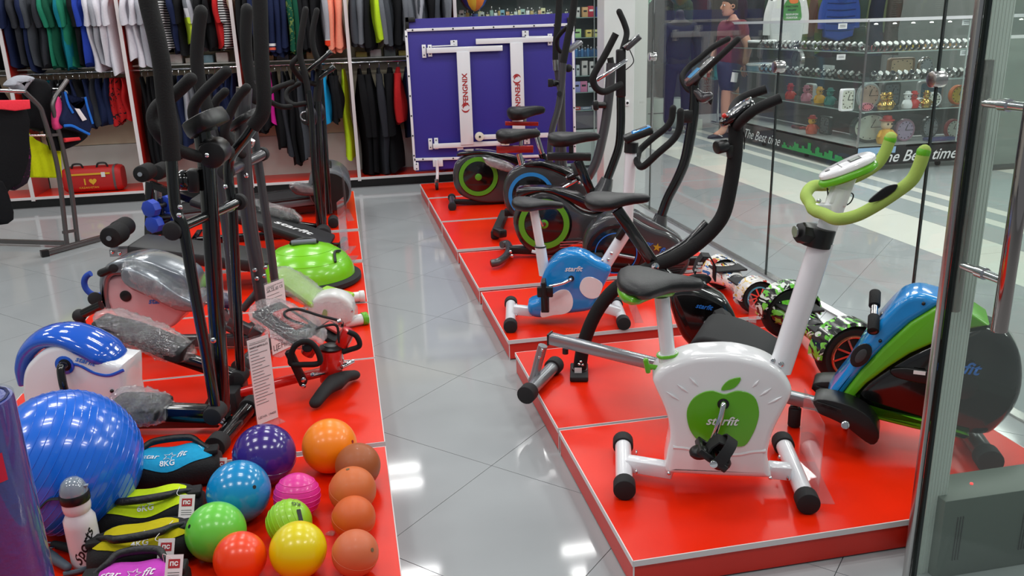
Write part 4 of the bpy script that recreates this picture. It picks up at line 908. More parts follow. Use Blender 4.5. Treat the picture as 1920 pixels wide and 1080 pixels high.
def garment(kind, label, cat, x, y, zr, L, m, group=None, yw=.42, th=.055, tilt=0, rng=random, rz=0, m2=None, hang=True):
    """hangs edge-on from a rail at height zr; mesh origin on the rail"""
    t = thing(kind, label, cat, (x, y, zr), group, rz); b = MB(); ph = rng.uniform(0, 6); f2 = rng.uniform(2, 4)
    zt = -.055; n = 18; rows = 12; R = []
    for i in range(rows+1):
        s = i/rows; z = zt-L*s
        if kind in ('trousers', 'leggings', 'skirt'): hw = yw/2*(.75+.1*s) if kind == 'trousers' else yw/2*(.8-.15*s)
        else: hw = yw/2*min(1, (.25+s*6.0*.75)) if s < .17 else yw/2*(1+.05*math.sin(s*5+ph))
        ht = th/2*(.35+.9*min(1, s*3))*(1+.18*math.sin(s*7+ph)); wob = tilt*s*L+.010*math.sin(s*f2*2+ph)
        jag = .012*math.sin(ph*3+i)
        R.append([(wob+ht*math.cos(a)*(1+.35*math.sin(3*a+ph)+.18*math.sin(7*a+s*2)), hw*math.sin(a)+.01*math.sin(9*s+ph), z+(.02*math.sin(2*a+ph) if i == rows else 0)+0*jag) for a in [2*PI*k/n for k in range(n)]])
    b.loft(R); b.build('cloth_body', m, t, world=False, ang=70)
    if kind in ('t_shirt', 'sweatshirt', 'jacket', 'dress_shirt'):
        SL = {'t_shirt': .24}.get(kind, min(.58, L*.85))
        b = MB(); R = []; sy = -yw/2
        for i in range(8):
            s = i/7; c = V((tilt*s*L+.012*math.sin(s*3+ph), sy+.03-.045*min(1, s*3), zt-.05-SL*s)); rx, ry = th*.42*(1+.15*math.sin(s*6+ph)), .050-.012*s
            R.append([c+V((rx*math.cos(a)*(1+.2*math.sin(4*a+ph)), ry*math.sin(a), (.02*math.sin(a) if i == 7 else 0))) for a in [2*PI*k/12 for k in range(12)]])
        b.loft(R); b.build('sleeve', m2 or m, t, world=False, ang=70)
    if hang:
        MB().tube([(0, 0, -.06), (0, 0, -.02), (0, .012, .004), (0, 0, .016), (0, -.012, .006)], .0022, 5, step=2).build('hanger_hook', CHR, t, world=False)
    return t
NUM = ['first', 'second', 'third', 'fourth', 'fifth', 'sixth', 'seventh', 'eighth', 'ninth', 'tenth', 'eleventh', 'twelfth']
BAYN = ['leftmost bay at the frame edge', 'bay above the red bag', 'bay right of the red bag', 'third bay, behind the ellipticals', 'bay beside the blue table']
NV, BK, CH_, DG, GY, LG, WH = (24, 34, 66), (16, 17, 20), (46, 48, 54), (66, 70, 76), (104, 108, 114), (160, 162, 170), (212, 210, 218)
GN, DGN, TL, RB, RD, CO, LM, CY, MG = (32, 120, 92), (16, 76, 56), (12, 112, 128), (36, 62, 160), (182, 32, 34), (240, 146, 120), (186, 222, 40), (20, 148, 204), (196, 30, 140)
CN = {NV: 'navy', BK: 'black', CH_: 'charcoal', DG: 'dark grey', GY: 'grey', LG: 'light grey', WH: 'white', GN: 'green', DGN: 'dark green', TL: 'teal', RB: 'royal blue', RD: 'red', CO: 'coral', LM: 'lime', CY: 'cyan', MG: 'magenta'}
BWS = ('stripe', (206, 206, 206), .022)
def row(bay, rail, items, zr, y=FY+.22):
    """items: (colour, kind, hem height z, pattern, word)"""
    x0, x1 = UX[bay]+.05, UX[bay+1]-.05; n = len(items); cnt = {}
    keys = [((it[4] if len(it) > 4 and it[4] else CN[it[0]]), it[1]) for it in items]
    rng = random.Random(bay*17+(5 if rail == 'upper' else 0))
    for i, it in enumerate(items):
        col, kind, zb = it[:3]; pat = it[3] if len(it) > 3 else None; x = x0+(x1-x0)*(i+.5)/n
        word, kk = keys[i]; cnt[(word, kk)] = cnt.get((word, kk), 0)+1; tot = keys.count((word, kk)); nm = kk.replace('_', '-').replace('t-shirt', 'T-shirt')
        od = (NUM[cnt[(word, kk)]-1]+' ') if tot > 1 else ''
        lab = '%s%s %s on the %s rail, %s' % (od, word, nm, rail, BAYN[bay])
        cat = {'t_shirt': 'shirt', 'sweatshirt': 'sweatshirt', 'jacket': 'jacket', 'trousers': 'trousers', 'leggings': 'leggings', 'dress_shirt': 'shirt'}[kk]
        L = zr-.055-zb; w = (x1-x0)/n
        if pat and pat[0] == 'hem': pat = ('hem', pat[1], -.055-L)
        garment(kind, lab, cat, x, y, zr, L+rng.uniform(-.02, .02) if not pat else L, cloth(col, pat), None, .42 if kind not in ('trousers', 'leggings') else .3, min(.09, w*1.12), rng.uniform(-.012, .02), rng, rng.uniform(-.18, .10))
S_, T_, J_, P_, L_ = 'sweatshirt', 't_shirt', 'jacket', 'trousers', 'leggings'
row(0, 'upper', [(BK, T_, 1.3), (NV, T_, 1.28), (BK, T_, 1.3), (RD, T_, 1.32), (BK, T_, 1.28)], 1.97)
row(1, 'upper', [(NV, T_, 1.30), (CH_, T_, 1.27), (NV, T_, 1.25), (DG, T_, 1.29), (CH_, T_, 1.27), (GN, T_, 1.27), (DGN, T_, 1.24), (TL, T_, 1.25), (GN, T_, 1.25), (BK, T_, 1.27), (RB, T_, 1.27), (WH, T_, 1.22), (LG, T_, 1.26), (WH, T_, 1.25), (WH, T_, 1.19)], 1.97)
row(2, 'upper', [(WH, T_, 1.30), (WH, T_, 1.26), (LG, T_, 1.24), (WH, T_, 1.26), (BK, T_, 1.38), (BK, T_, 1.40, BWS, 'striped'), (NV, T_, 1.36), (BK, T_, 1.36), (GY, T_, 1.44, ('hem', [(.22, (196, 224, 60)), (.3, (206, 208, 214))], 0), 'grey and lime'), (LG, T_, 1.38), (BK, T_, 1.40), (BK, T_, 1.38), (RD, T_, 1.38), (BK, T_, 1.38, BWS, 'black striped')], 1.97)
row(3, 'upper', [(BK, J_, 1.36), (BK, J_, 1.34), (NV, J_, 1.38), (BK, J_, 1.30, ('hem', [(.03, (16, 17, 20)), (.05, (190, 50, 50)), (.075, (16, 17, 20)), (.09, (225, 225, 225)), (.1, (16, 17, 20))], 0), 'red and white hemmed'), (NV, J_, 1.31, ('hem', [(.04, (24, 28, 60)), (.065, (214, 90, 70)), (.075, (24, 28, 60)), (.10, (225, 225, 225)), (.11, (24, 28, 60))], 0), 'banded navy'), (NV, J_, 1.30), (NV, J_, 1.33), (DGN, J_, 1.31, ('print', (110, 130, 70), .55), 'green printed'), (DGN, J_, 1.31), (BK, J_, 1.33), (BK, J_, 1.34), (BK, J_, 1.30), (LG, J_, 1.36, ('hem', [(.06, (226, 60, 30)), (.07, (214, 206, 198))], 0), 'cream orange hemmed'), (CO, J_, 1.33), (CO, J_, 1.33)], 1.97)
row(4, 'upper', [(DG, S_, 1.36), (GY, S_, 1.36), (BK, S_, 1.33), (LM, S_, 1.40), (GY, S_, 1.37), (DG, S_, 1.35), (BK, S_, 1.33), (GY, S_, 1.38), (GY, S_, 1.37), (LG, S_, 1.37), (DG, S_, 1.40), (BK, S_, 1.45), (DG, S_, 1.47), (GY, S_, 1.46)], 1.97)
PR = ('print', (186, 190, 196), .6)
row(0, 'lower', [(BK, P_, .62), (CH_, P_, .6), (BK, P_, .62)], 1.20)
row(1, 'lower', [(BK, L_, .72), (NV, L_, .74), (BK, L_, .70), (TL, L_, .80), (CH_, L_, .70), (BK, L_, .66, PR, 'white printed'), (BK, L_, .65, PR, 'white printed'), (NV, L_, .72), (BK, L_, .70), (NV, L_, .72), (CH_, L_, .73), (NV, L_, .74), (NV, L_, .73), (RD, L_, .72, ('print', (30, 26, 30), .55), 'red and black'), (RD, L_, .76, ('print', (30, 26, 30), .6), 'red and black'), (RD, L_, .77)], 1.20)
row(2, 'lower', [(BK, P_, .30), (BK, P_, .32), (BK, P_, .30), (NV, P_, .42), (BK, P_, .38), (CH_, P_, .45), (NV, P_, .50), (LG, P_, .62), (GY, P_, .66), (NV, P_, .45), (BK, P_, .34), (CH_, P_, .5), (NV, P_, .62), (NV, P_, .60), (NV, P_, .62), (NV, P_, .6)], 1.20)
row(3, 'lower', [(NV, P_, .60), (BK, P_, .58), (BK, P_, .62), (MG, P_, .66), (BK, P_, .42), (CH_, P_, .36), (BK, P_, .24), (BK, P_, .30), (DG, P_, .33), (CH_, P_, .6), (NV, P_, .62), (BK, P_, .64), (CY, J_, .66), (BK, J_, .66), (BK, J_, .68), (LM, P_, .27)], 1.20)
row(4, 'lower', [(BK, J_, .12), (BK, J_, .13), (CH_, J_, .12), (BK, J_, .13), (RD, J_, .62), (NV, J_, .46), (NV, J_, .45), (RB, J_, .47), (NV, J_, .12), (BK, J_, .5)], 1.20)
# packs on the glass shelves
for bay, n0, cols in ((2, 6, [(190, 186, 176), (120, 150, 160), (206, 204, 198)]), (3, 5, [(60, 60, 66), (170, 150, 110), (90, 96, 104)]), (4, 6, [(170, 160, 90), (200, 196, 190), (110, 120, 116)])):
    for k in range(n0):
        x = UX[bay]+.12+k*.14; hh = .05+.02*(k % 3)
        tag(MB().box((0, 0, 0), (.11, .16, hh), bevel=.006).build('folded_pack', cloth(cols[k % 3]), None), '%s folded pack on the glass shelf, %s' % (NUM[k], BAYN[bay]), 'pack', 'packs on the glass shelves').location = (x, FY+.30, 1.252+hh/2)
# ---- red bag on the plinth
bg = thing('duffel_bag', 'red and grey sports duffel bag with yellow lettering on the shelving base', 'bag', (-2.36, 8.66, .106))
RB_ = mat('red_canvas', (184, 26, 24), .55, bump=.15, scale=120); GC = mat('grey_canvas', (92, 84, 84), .6); YL = mat('yellow_print', (222, 170, 40), .5)
def bagbody(b, x0, x1, yc, hw, h, z0, n=20):
    R = []
    for x, k in ((x0, .86), (x0+.015, .95), (x0+.04, 1), (x1-.04, 1), (x1-.015, .95), (x1, .86)):
        R.append([(x, yc+math.copysign(abs(math.cos(a))**.6, math.cos(a))*hw*k, z0+h/2+math.copysign(abs(math.sin(a))**.6, math.sin(a))*h/2*k) for a in [2*PI*q/n for q in range(n)]])
    return b.loft(R)
bagbody(MB(), -2.62, -2.10, 8.67, .12, .24, .106).build('bag_body', RB_, bg)
for x in (-2.16, -2.56): bagbody(MB(), x-.03, x+.03, 8.67, .1225, .245, .1045).build('grey_band', GC, bg)
MB().box((-2.36, 8.548, .285), (.34, .006, .016)).build('yellow_piping', YL, bg)
for dx in (-.12, .10): MB().tube([(-2.36+dx-.05, 8.60, .34), (-2.36+dx-.03, 8.60, .375), (-2.36+dx+.03, 8.60, .375), (-2.36+dx+.05, 8.60, .34)], .009, 8).build('bag_handle', BLK, bg)
MB().box((-2.25, 8.546, .275), (.035, .004, .045)).build('price_tag', PAPER, bg)
text('I', YL, bg, (-2.42, 8.5475, .215), V((1, 0, 0)), Z, height=.06, bold=.03); 
b = MB(); b.shell([V((-2.35+.0042*16*math.sin(t)**3/2, 8.548, .215+.0021*(13*math.cos(t)-5*math.cos(2*t)-2*math.cos(3*t)-math.cos(4*t)))) for t in [2*PI*k/28 for k in range(28)]], V((0, -.002, 0)), .0004, 1); b.build('heart_print', YL, bg)
text('KAZAKHSTAN', YL, bg, (-2.39, 8.5475, .160), V((1, 0, 0)), Z, width=.17)
# ================================================================== table tennis table
pl = Plane(.8, 7.64, 0)
tt = thing('tennis_table', 'folded blue table tennis table with white frame at the end of the aisle', 'table', (1.4, 7.66, .1))
VIO = mat('violet_board', (52, 42, 142), .45, var=.03, scale=6)
SH(pl, [(761, 36), (1078, 24), (1080, 302), (778, 320)], .018, 'table_half', VIO, tt, off=0, bevel=.002, smooth=0)
SH(pl, [(763, 40), (1078, 30), (1080, 306), (780, 322)], .018, 'table_half', VIO, tt, off=.06, bevel=.002, smooth=0)
def rail_(a, b2, w, nm='frame_rail', off=-.012, m=WHP, up=None, dp=.022):
    A, B = pl.p(*a, off), pl.p(*b2, off); d = (B-A).normalized(); return MB().bar(A, B, dp, w, upv=(d.cross(pl.n)), bevel=.002).build(nm, m, tt)
r1 = rail_((762, 57), (1066, 46), .024); r2 = rail_((761, 57), (778, 318), .022); r3 = rail_((1074, 46), (1078, 300), .022); r4 = rail_((776, 299), (1060, 291), .024)
for r_, (a, b2), n_ in ((r1, ((762, 57), (1066, 46)), 8), (r2, ((761, 57), (778, 318)), 7), (r3, ((1074, 46), (1078, 300)), 7), (r4, ((776, 299), (1060, 291)), 5)):
    for k in range(n_):
        t = (k+.3)/n_; MB().cyl(pl.p(a[0]+(b2[0]-a[0])*t, a[1]+(b2[1]-a[1])*t, -.022), pl.p(a[0]+(b2[0]-a[0])*t, a[1]+(b2[1]-a[1])*t, -.026), .0075, 8).build('screw', BLK, r_)
rail_((800, 95), (942, 90), .046, 'leg_bar', -.04); rail_((812, 274), (942, 268), .042, 'leg_bar', -.04); v1 = rail_((868, 97), (876, 271), .115, 'leg_board', -.05)
rail_((892, 78), (1040, 73), .046, 'leg_bar', -.04); rail_((900, 257), (1028, 253), .042, 'leg_bar', -.04); v2 = rail_((968, 80), (973, 256), .115, 'leg_board', -.05)
rail_((810, 87), (852, 85), .010, 'folding_rod', -.03); rail_((985, 69), (1033, 68), .010, 'folding_rod', -.03); rail_((822, 277), (864, 276), .010, 'folding_rod', -.03)
for px, py, w, hh in ((795, 96, .035, .11), (806, 95, .035, .10), (851, 81, .06, .05), (985, 63, .06, .05), (1031, 74, .04, .10), (807, 270, .035, .10), (818, 269, .035, .10), (863, 279, .055, .05), (988, 265, .055, .05), (821, 305, .09, .07), (781, 312, .04, .07)):
    q = MB().box(pl.p(px, py, -.022), (w, .012, hh), bevel=.002).build('bracket', WHP, tt)
    for s in (-1, 1): MB().cyl(pl.p(px, py, -.029)+Z*hh*.3*s, pl.p(px, py, -.032)+Z*hh*.3*s, .006, 8).build('screw', BLK, q)
for px, py in ((899, 256), (947, 268)): 
    c = pl.p(px, py, -.08); wq = MB().cyl(c+pl.n*.02, c-pl.n*.02, .040, 24, bev=.006).build('wheel', mat('cream_wheel', (226, 222, 206), .4), tt); MB().cyl(c-pl.n*.02, c-pl.n*.024, .010, 10).build('wheel_hub', BLK, wq)
for px in (764, 1067): MB().box(pl.p(px+5, 37, -.016), (.085, .012, .04), bevel=.002).build('corner_guard', BLK, tt); MB().box(pl.p(px-1 if px < 900 else px+9, 46, -.016), (.032, .012, .12), bevel=.002).build('corner_guard', BLK, tt)
for px in (819, 1060):
    a = pl.p(px, 300, -.04); MB().tube([a, pl.p(px+1, 320, -.04), pl.p(px+1, 330, -.055), pl.p(px, 342, -.06)], .014, 12).build('caster_leg', WHP, tt)
    c = pl.p(px, 352, -.06); c.z = .1+.038; wq = MB().cyl(c+V((-.012, 0, 0)), c+V((.012, 0, 0)), .038, 20, bev=.004).build('caster', BLKM, tt); MB().bar(c+Z*.01, c+Z*.065, .035, .03, upv=V((0, 1, 0)), bevel=.004).build('caster_fork', STEEL, wq)
LR = mat('red_print', (168, 30, 34), .5)
def vert(board, px, py, L, up, s='FENGNIX'):
    c = pl.p(px, py, -.0625); text(s, LR, board, c, Z*up, V((-1, 0, 0))*up, width=L, bold=.025)
vert(v1, 872, 166, .265, 1); vert(v2, 971, 186, .265, -1)
for bo, px, py in ((v1, 873, 202), (v2, 969, 148)):
    c = pl.p(px, py, -.0625)
    for a0, r_ in ((.3, .036), (PI+.3, .036), (.9, .022)):
        pts = [c+V((math.cos(a), 0, math.sin(a)))*r_ for a in [a0+2.5*k/10 for k in range(11)]]; MB().tube(pts, [.0015+.007*math.sin(PI*k/10) for k in range(11)], 6, smooth=False, flatv=V((0, 1, 0)), flat=.15).build('swirl_emblem', LR, bo)
# ================================================================== perfume cabinet behind the table
cx0, cx1, cy = AY(843, 20, 8.82).x, AY(1134, 100, 8.82).x, 8.82
cab = thing('display_cabinet', 'tall glass perfume cabinet behind the blue tennis table', 'cabinet', ((cx0+cx1)/2, 9.02, 0))
zs = [AY(1100, y, cy).z for y in (207, 173, 142, 107, 70, 32)]; zs += [zs[-1]+.22, zs[-1]+.44]
DKF = mat('dark_cabinet_frame', (52, 54, 58), .35)
MB().box(((cx0+cx1)/2, 9.24, 1.05), (cx1-cx0, .02, 2.1)).build('back_panel', mat('cabinet_back', (120, 128, 126), .4), cab, smooth=False)
for x in (cx0, cx1): MB().box((x, 9.03, 1.05), (.02, .42, 2.1)).build('side_panel', DKF, cab, smooth=False)
MB().box((AY(1114, 100, cy).x, cy, 1.05), (.012, .012, 2.1)).build('front_post', STEEL, cab, smooth=False)
CG = glassmat('cabinet_glass', (.95, .98, .97), .03); 
for z in zs: MB().box(((cx0+cx1)/2, 9.04, z-.004), (cx1-cx0-.02, .38, .008)).build('shelf', mat('shelf_glass_edge', (128, 150, 146), .15), cab, smooth=False)
MB().box(((cx0+cx1)/2, 8.80, 1.05), (cx1-cx0-.02, .005, 2.1)).build('glass_door', CG, cab, smooth=False)
MB().box(((cx0+cx1)/2, 8.86, zs[0]-.11), (cx1-cx0-.02, .02, .19)).build('lower_drawer', mat('plum_panel', (74, 66, 78), .4), cab, smooth=False)
MB().box(((cx0+cx1)/2, 8.86, (zs[0]-.22)/2+.03), (cx1-cx0-.02, .02, zs[0]-.22)).build('base_panel', mat('pale_panel', (178, 186, 182), .3), cab, smooth=False)
def pbox(px, w, h, shelf, rgb, word, nm='perfume_box', d=.06, y=cy+.10):
    x = AY(px, 100, cy).x; z = zs[shelf]; o = MB().box((0, 0, h/2), (w, d, h), bevel=.0015).build(nm, mat('carton_%s' % word.replace(' ', '_'), rgb, .45), None); o.location = (x, y, z)
    MB().box((0, -d/2-.0008, h*.6), (w*.6, .001, h*.18)).build('box_label', LBK if sum(rgb) > 400 else LBL, o, world=False)
    return o
def bottle(x, y, z, w, h, rgb, nm='perfume_bottle'):
    b = MB().box((0, 0, h*.36), (w, w*.55, h*.72), bevel=w*.12); o = b.build(nm, mat('tint_%d_%d_%d' % rgb, rgb, .08, coat=.4), None); o.location = (x, y, z)
    MB().cyl((0, 0, h*.72), (0, 0, h), w*.26, 10, bev=.002).build('bottle_cap', STEEL, o, world=False); return o
SN = ['third shelf up', 'fourth shelf up', 'fifth shelf up', 'sixth shelf up', 'second shelf from the top in view', 'top shelf in view']
SN = {5: 'top shelf in view', 4: 'second shelf down', 3: 'shelf of blue bottles', 2: 'shelf of white boxes', 1: 'shelf of pastel boxes', 0: 'lowest shelf'}
ct = {}
for px, w, h, s_, rgb, word in [(1088, .035, .10, 5, (206, 200, 196), 'white'), (1101, .06, .10, 5, (206, 160, 110), 'tan'), (1112, .065, .11, 5, (188, 44, 66), 'crimson'), (1126, .05, .10, 5, (40, 66, 150), 'blue'),
                               (1086, .085, .085, 4, (168, 208, 142), 'pale green'), (1108, .06, .075, 4, (222, 196, 106), 'yellow'), (1123, .07, .075, 4, (214, 212, 140), 'lemon'),
                               (1079, .035, .10, 2, (178, 190, 200), 'pale blue'), (1087, .035, .11, 2, (188, 196, 200), 'silver'), (1100, .062, .15, 2, (214, 214, 214), 'white'), (1114, .05, .14, 2, (220, 216, 214), 'tall white'),
                               (1084, .085, .11, 1, (150, 150, 206), 'lilac'), (1098, .075, .11, 1, (206, 120, 160), 'pink'), (1111, .06, .09, 1, (206, 214, 222), 'ice white'), (1124, .06, .10, 1, (170, 190, 214), 'sky'),
                               (1083, .10, .035, 0, (176, 60, 60), 'red flat'), (1102, .12, .03, 0, (120, 130, 150), 'slate flat'), (1120, .07, .04, 0, (200, 190, 190), 'pearl flat')]:
    tag(pbox(px, w, h, s_, rgb, word), '%s perfume box in the glass cabinet, %s' % (word, SN[s_]), 'box', 'perfume boxes in the cabinet')
for k in range(10):
    x = AY(1078+k*5.6, 95, cy).x; tag(bottle(x, cy+.07, zs[3], .030, .10+.02*(k % 2), (60, 110, 160) if k % 2 else (40, 76, 120)), '%s blue perfume bottle from the left, %s' % (NUM[k], SN[3]), 'bottle', 'blue bottles in the cabinet')
rg = random.Random(3)
pal = [(190, 196, 186), (206, 196, 150), (150, 180, 170), (214, 214, 210), (176, 150, 90), (120, 170, 190), (196, 150, 110), (210, 206, 160)]
for k in range(26):
    x = AY(848+k*7.6, 20, cy).x; h = rg.uniform(.06, .13)
    if k % 5 == 3: o = tag(pbox(848+k*7.6, .045, h, 5, pal[k % 8], 'small carton %d' % (k % 8)), 'small perfume box number %d from the left, above the tennis table' % (k+1), 'box', 'small goods above the tennis table')
    else: o = tag(bottle(x, cy+.08, zs[5], .036, h, pal[k % 8]), 'small perfume bottle number %d from the left, above the tennis table' % (k+1), 'bottle', 'small goods above the tennis table')
    o['label'] = o['label'].replace('number %d' % (k+1), ['one', 'two', 'three', 'four', 'five', 'six', 'seven', 'eight', 'nine', 'ten', 'eleven', 'twelve', 'thirteen', 'fourteen', 'fifteen', 'sixteen', 'seventeen', 'eighteen', 'nineteen', 'twenty', 'twenty-one', 'twenty-two', 'twenty-three', 'twenty-four', 'twenty-five', 'twenty-six'][k]+' places')
for k in range(16):
    x = AY(1078+k*3.6, 60, cy).x if False else cx0+.1+k*.09; tag(bottle(x, cy+.25, zs[5], .03, .09, pal[(k*3) % 8]), '%s perfume bottle of the back row, above the tennis table' % (NUM+['thirteenth', 'fourteenth', 'fifteenth', 'sixteenth'])[k], 'bottle', 'back row bottles')
c = AY(889, -12, 8.74); tb = thing('toy_balloon', 'orange, yellow and blue toy hot air balloon hanging in front of the cabinet', 'toy', (c.x, c.y, c.z))
for k in range(8):
    b = MB(); R = []
    for i in range(9):
        t = PI*i/8; R.append([c+V((.135*math.sin(t)*math.cos(a), .135*math.sin(t)*math.sin(a), -.15*math.cos(t)-.02*(1-math.sin(t)))) for a in [2*PI*(k+j/3)/8 for j in range(4)]])
    b.loft(R, closed=False); b.build('gore', mat('balloon_%d' % (k % 3), [(222, 120, 40), (30, 70, 150), (226, 190, 60)][k % 3], .5), tb)
MB().cyl(c-Z*.22, c-Z*.19, .03, 12).build('basket', mat('blue_basket', (40, 70, 120), .6), tb)
MB().tube([c-Z*.15, c-Z*.19], .004, 6).build('cord', BLK, tb); MB().tube([c+Z*.14, c+Z*1.2], .002, 6).build('hanging_string', BLK, tb)
# ================================================================== free-standing chrome rack (left)
rk = thing('clothes_rack', 'grey two-post clothes rack with sports tops at the left edge', 'clothes rack', (-2.3, 6.8, 0))
RKM = mat('rack_grey_steel', (108, 104, 104), .3, metal=.7)
A0, A1 = G(85, 481), G(192, 451); 
MB().bar(A0+Z*.025, A1+Z*.025, .045, .035, bevel=.004).build('foot_bar', RKM, rk); MB().box(A0+Z*.025, (.05, .05, .045), rz=.5).build('foot_cap', BLK, rk)
Am = G(133, 465); pr = Plane(Am.x, Am.y, math.degrees(math.atan2((A1-A0).y, (A1-A0).x)))
t1 = [pr.p(132, 462), pr.p(112, 300), pr.p(80, 215), pr.p(62, 190), pr.p(30, 165)]
MB().tube([pr.p(126, 462), pr.p(112, 340), pr.p(100, 280), pr.p(82, 220), pr.p(74, 200), pr.p(46, 172)], .017, 12, step=5).build('post', RKM, rk)
MB().tube([pr.p(146, 458), pr.p(134, 360), pr.p(118, 280), pr.p(104, 220), pr.p(100, 190), pr.p(126, 150)], .017, 12, step=5).build('post', RKM, rk)
MB().bar(pr.p(88, 254), pr.p(112, 252), .02, .02).build('cross_brace', RKM, rk); MB().bar(pr.p(118, 436), pr.p(142, 432), .02, .02).build('cross_brace', RKM, rk)
far = V((-1.1, .55, 0)); 
MB().bar(G(125, 463)+Z*.03, G(-40, 458)+Z*.03, .03, .03).build('base_bar', RKM, rk)
MB().tube([pr.p(46, 172), pr.p(-60, 168)], .012, 10).build('top_rail', CHR, rk); MB().tube([pr.p(112, 168), pr.p(112, 168)+V((-1.0, .5, 0))], .012, 10).build('top_rail', CHR, rk)
MB().cyl(pr.p(48, 254), pr.p(84, 254), .008, 10).build('side_arm', CHR, rk)
def top_(name, label, cat, pts, m, w=.03, off=0, pl_=pr, parts=None, sm=3):
    c = pl_.p(pts[0][0], pts[0][1], off); t = thing(name, label, cat, c)
    MB().shell([pl_.p(x_, y_, off) for x_, y_ in pts], pl_.n*w, w*.35, 3, sm).build('cloth_body', m, t); return t
bra = top_('sports_bra', 'navy sports bra top with blue straps and white tag on the rack', 'sports top', [(122, 172), (130, 185), (140, 196), (150, 200), (156, 190), (160, 182), (164, 194), (172, 215), (174, 235), (168, 250), (145, 245), (122, 236), (117, 224), (123, 205)], cloth(NV), .05, -.06)
BT = cloth(CY)
for q in ([(122, 172), (128, 195), (137, 212)], [(160, 182), (164, 200), (174, 232)], [(120, 236), (135, 236), (150, 243), (168, 252)]): MB().tube([pr.p(*a, -.065) for a in q], .010, 8, flatv=pr.n, flat=.5).build('blue_trim', cloth((36, 110, 206)), bra)
SH(pr, [(140, 203), (149, 204), (163, 224), (155, 227)], .003, 'price_tag', PAPER, bra, off=-.075, bevel=.0005, smooth=0)
top_('crop_shirt', 'pink sports top beside the navy one on the rack', 'sports top', [(108, 180), (118, 190), (122, 230), (116, 243), (106, 240), (104, 210)], cloth((230, 70, 130)), .06, -.02)
top_('crop_shirt', 'coral red folded top hanging at the left edge of the rack', 'sports top', [(-8, 188), (56, 187), (58, 204), (30, 208), (-8, 204)], cloth((250, 60, 76)), .02, -.08, sm=0)
top_('jacket', 'black jacket hanging at the left edge below the coral top', 'jacket', [(-10, 204), (52, 206), (57, 250), (56, 300), (40, 345), (26, 350), (10, 372), (-10, 420)], cloth(BK), .05, -.02, sm=2)
top_('hooded_sweater', 'grey and white hood lying over the rack top', 'sweatshirt', [(22, 160), (34, 146), (52, 141), (70, 146), (60, 160), (48, 176), (36, 166)], cloth(LG), .12, .02)
top_('jacket', 'black sports jacket beside the post of the rack', 'jacket', [(50, 150), (90, 150), (104, 180), (104, 240), (60, 240), (58, 190)], cloth(BK), .10, .06, sm=2)
top_('neon_shirt', 'neon yellow shirt hanging behind the rack posts', 'sports top', [(50, 246), (70, 262), (116, 284), (118, 334), (62, 333), (55, 300)], cloth((214, 226, 20)), .05, .10, sm=0)
top_('shorts', 'black shorts with coral edge beside the rack post', 'shorts', [(100, 240), (150, 244), (168, 252), (160, 264), (134, 278), (104, 282)], cloth(BK), .08, .02, sm=2)
top_('shorts', 'coral shorts waistband under the navy sports top', 'shorts', [(122, 259), (150, 257), (152, 263), (124, 267)], cloth((240, 64, 70)), .03, -.03, sm=0)
top_('leggings', 'long black leggings under the coral top at the left edge', 'leggings', [(-10, 345), (8, 340), (24, 380), (28, 412), (4, 422), (-10, 400)], cloth(BK), .06, -.06, sm=2)
top_('trousers', 'dark trousers with a pink patch below the black jacket', 'trousers', [(18, 300), (58, 262), (60, 330), (46, 350), (20, 356)], cloth((40, 28, 40), ('print', (130, 40, 100), .64)), .08, .03, sm=2)
# ================================================================== the mall beyond the glass
kc = G(1603, 324); KX, KY = kc.x, kc.y
kz1 = AY(1603, 277, KY).z; kz0 = AY(1602, 313, KY).z; kzt = AY(1624, 38, KY).z
KL, KF = 3.2, 3.4
kio = thing('clock_kiosk', 'glass clock and watch kiosk on black base in the mall, white top rail', 'kiosk', (KX+1.2, KY+1.2, 0))
KB = mat('kiosk_black_board', (24, 24, 26), .25)
MB().box((KX+.01, KY+KL/2, (kz0+kz1)/2), (.02, KL, kz1-kz0)).build('base_panel', KB, kio, smooth=False)
MB().box((KX+KF/2, KY+.01, (kz0+kz1)/2), (KF, .02, kz1-kz0)).build('base_panel', KB, kio, smooth=False)
LGP = mat('pale_grey_board', (176, 180, 178), .3)
MB().box((KX+.27, KY+KL/2, kz1-.01), (.54, KL, .02)).build('base_top', LGP, kio, smooth=False); MB().box((KX+.54+(KF-.54)/2, KY+.27, kz1-.01), (KF-.54, .54, .02)).build('base_top', LGP, kio, smooth=False)
z3 = AY(1608, 211, KY).z; z2 = AY(1612, 155, KY).z; z1_ = AY(1617, 99, KY).z
KG = glassmat('kiosk_glass', (.95, .975, .97), .03, body=.03); SHG = mat('kiosk_shelf', (168, 182, 178), .15)
for z in (z1_, z2, z3):
    MB().box((KX+.24, KY+KL/2, z-.004), (.46, KL-.02, .007)).build('glass_shelf', KG, kio, smooth=False); MB().box((KX+.012, KY+KL/2, z-.004), (.010, KL-.02, .010)).build('shelf_edge', SHG, kio, smooth=False)
    MB().box((KX+.48+(KF-.5)/2, KY+.24, z-.004), (KF-.5, .46, .007)).build('glass_shelf', KG, kio, smooth=False); MB().box((KX+KF/2, KY+.012, z-.004), (KF, .010, .010)).build('shelf_edge', SHG, kio, smooth=False)
for a, b2 in (((KX, KY+.005), (KX, KY+1.6)), ((KX, KY+1.605), (KX, KY+KL))): MB().box((a[0], (a[1]+b2[1])/2, (kz1+kzt)/2), (.005, b2[1]-a[1], kzt-kz1)).build('glass_front', KG, kio, smooth=False)
for a, b2 in ((KX+.003, KX+1.1), (KX+1.105, KX+2.2), (KX+2.205, KX+KF)): MB().box(((a+b2)/2, KY, (kz1+kzt)/2), (b2-a, .005, kzt-kz1)).build('glass_front', KG, kio, smooth=False)
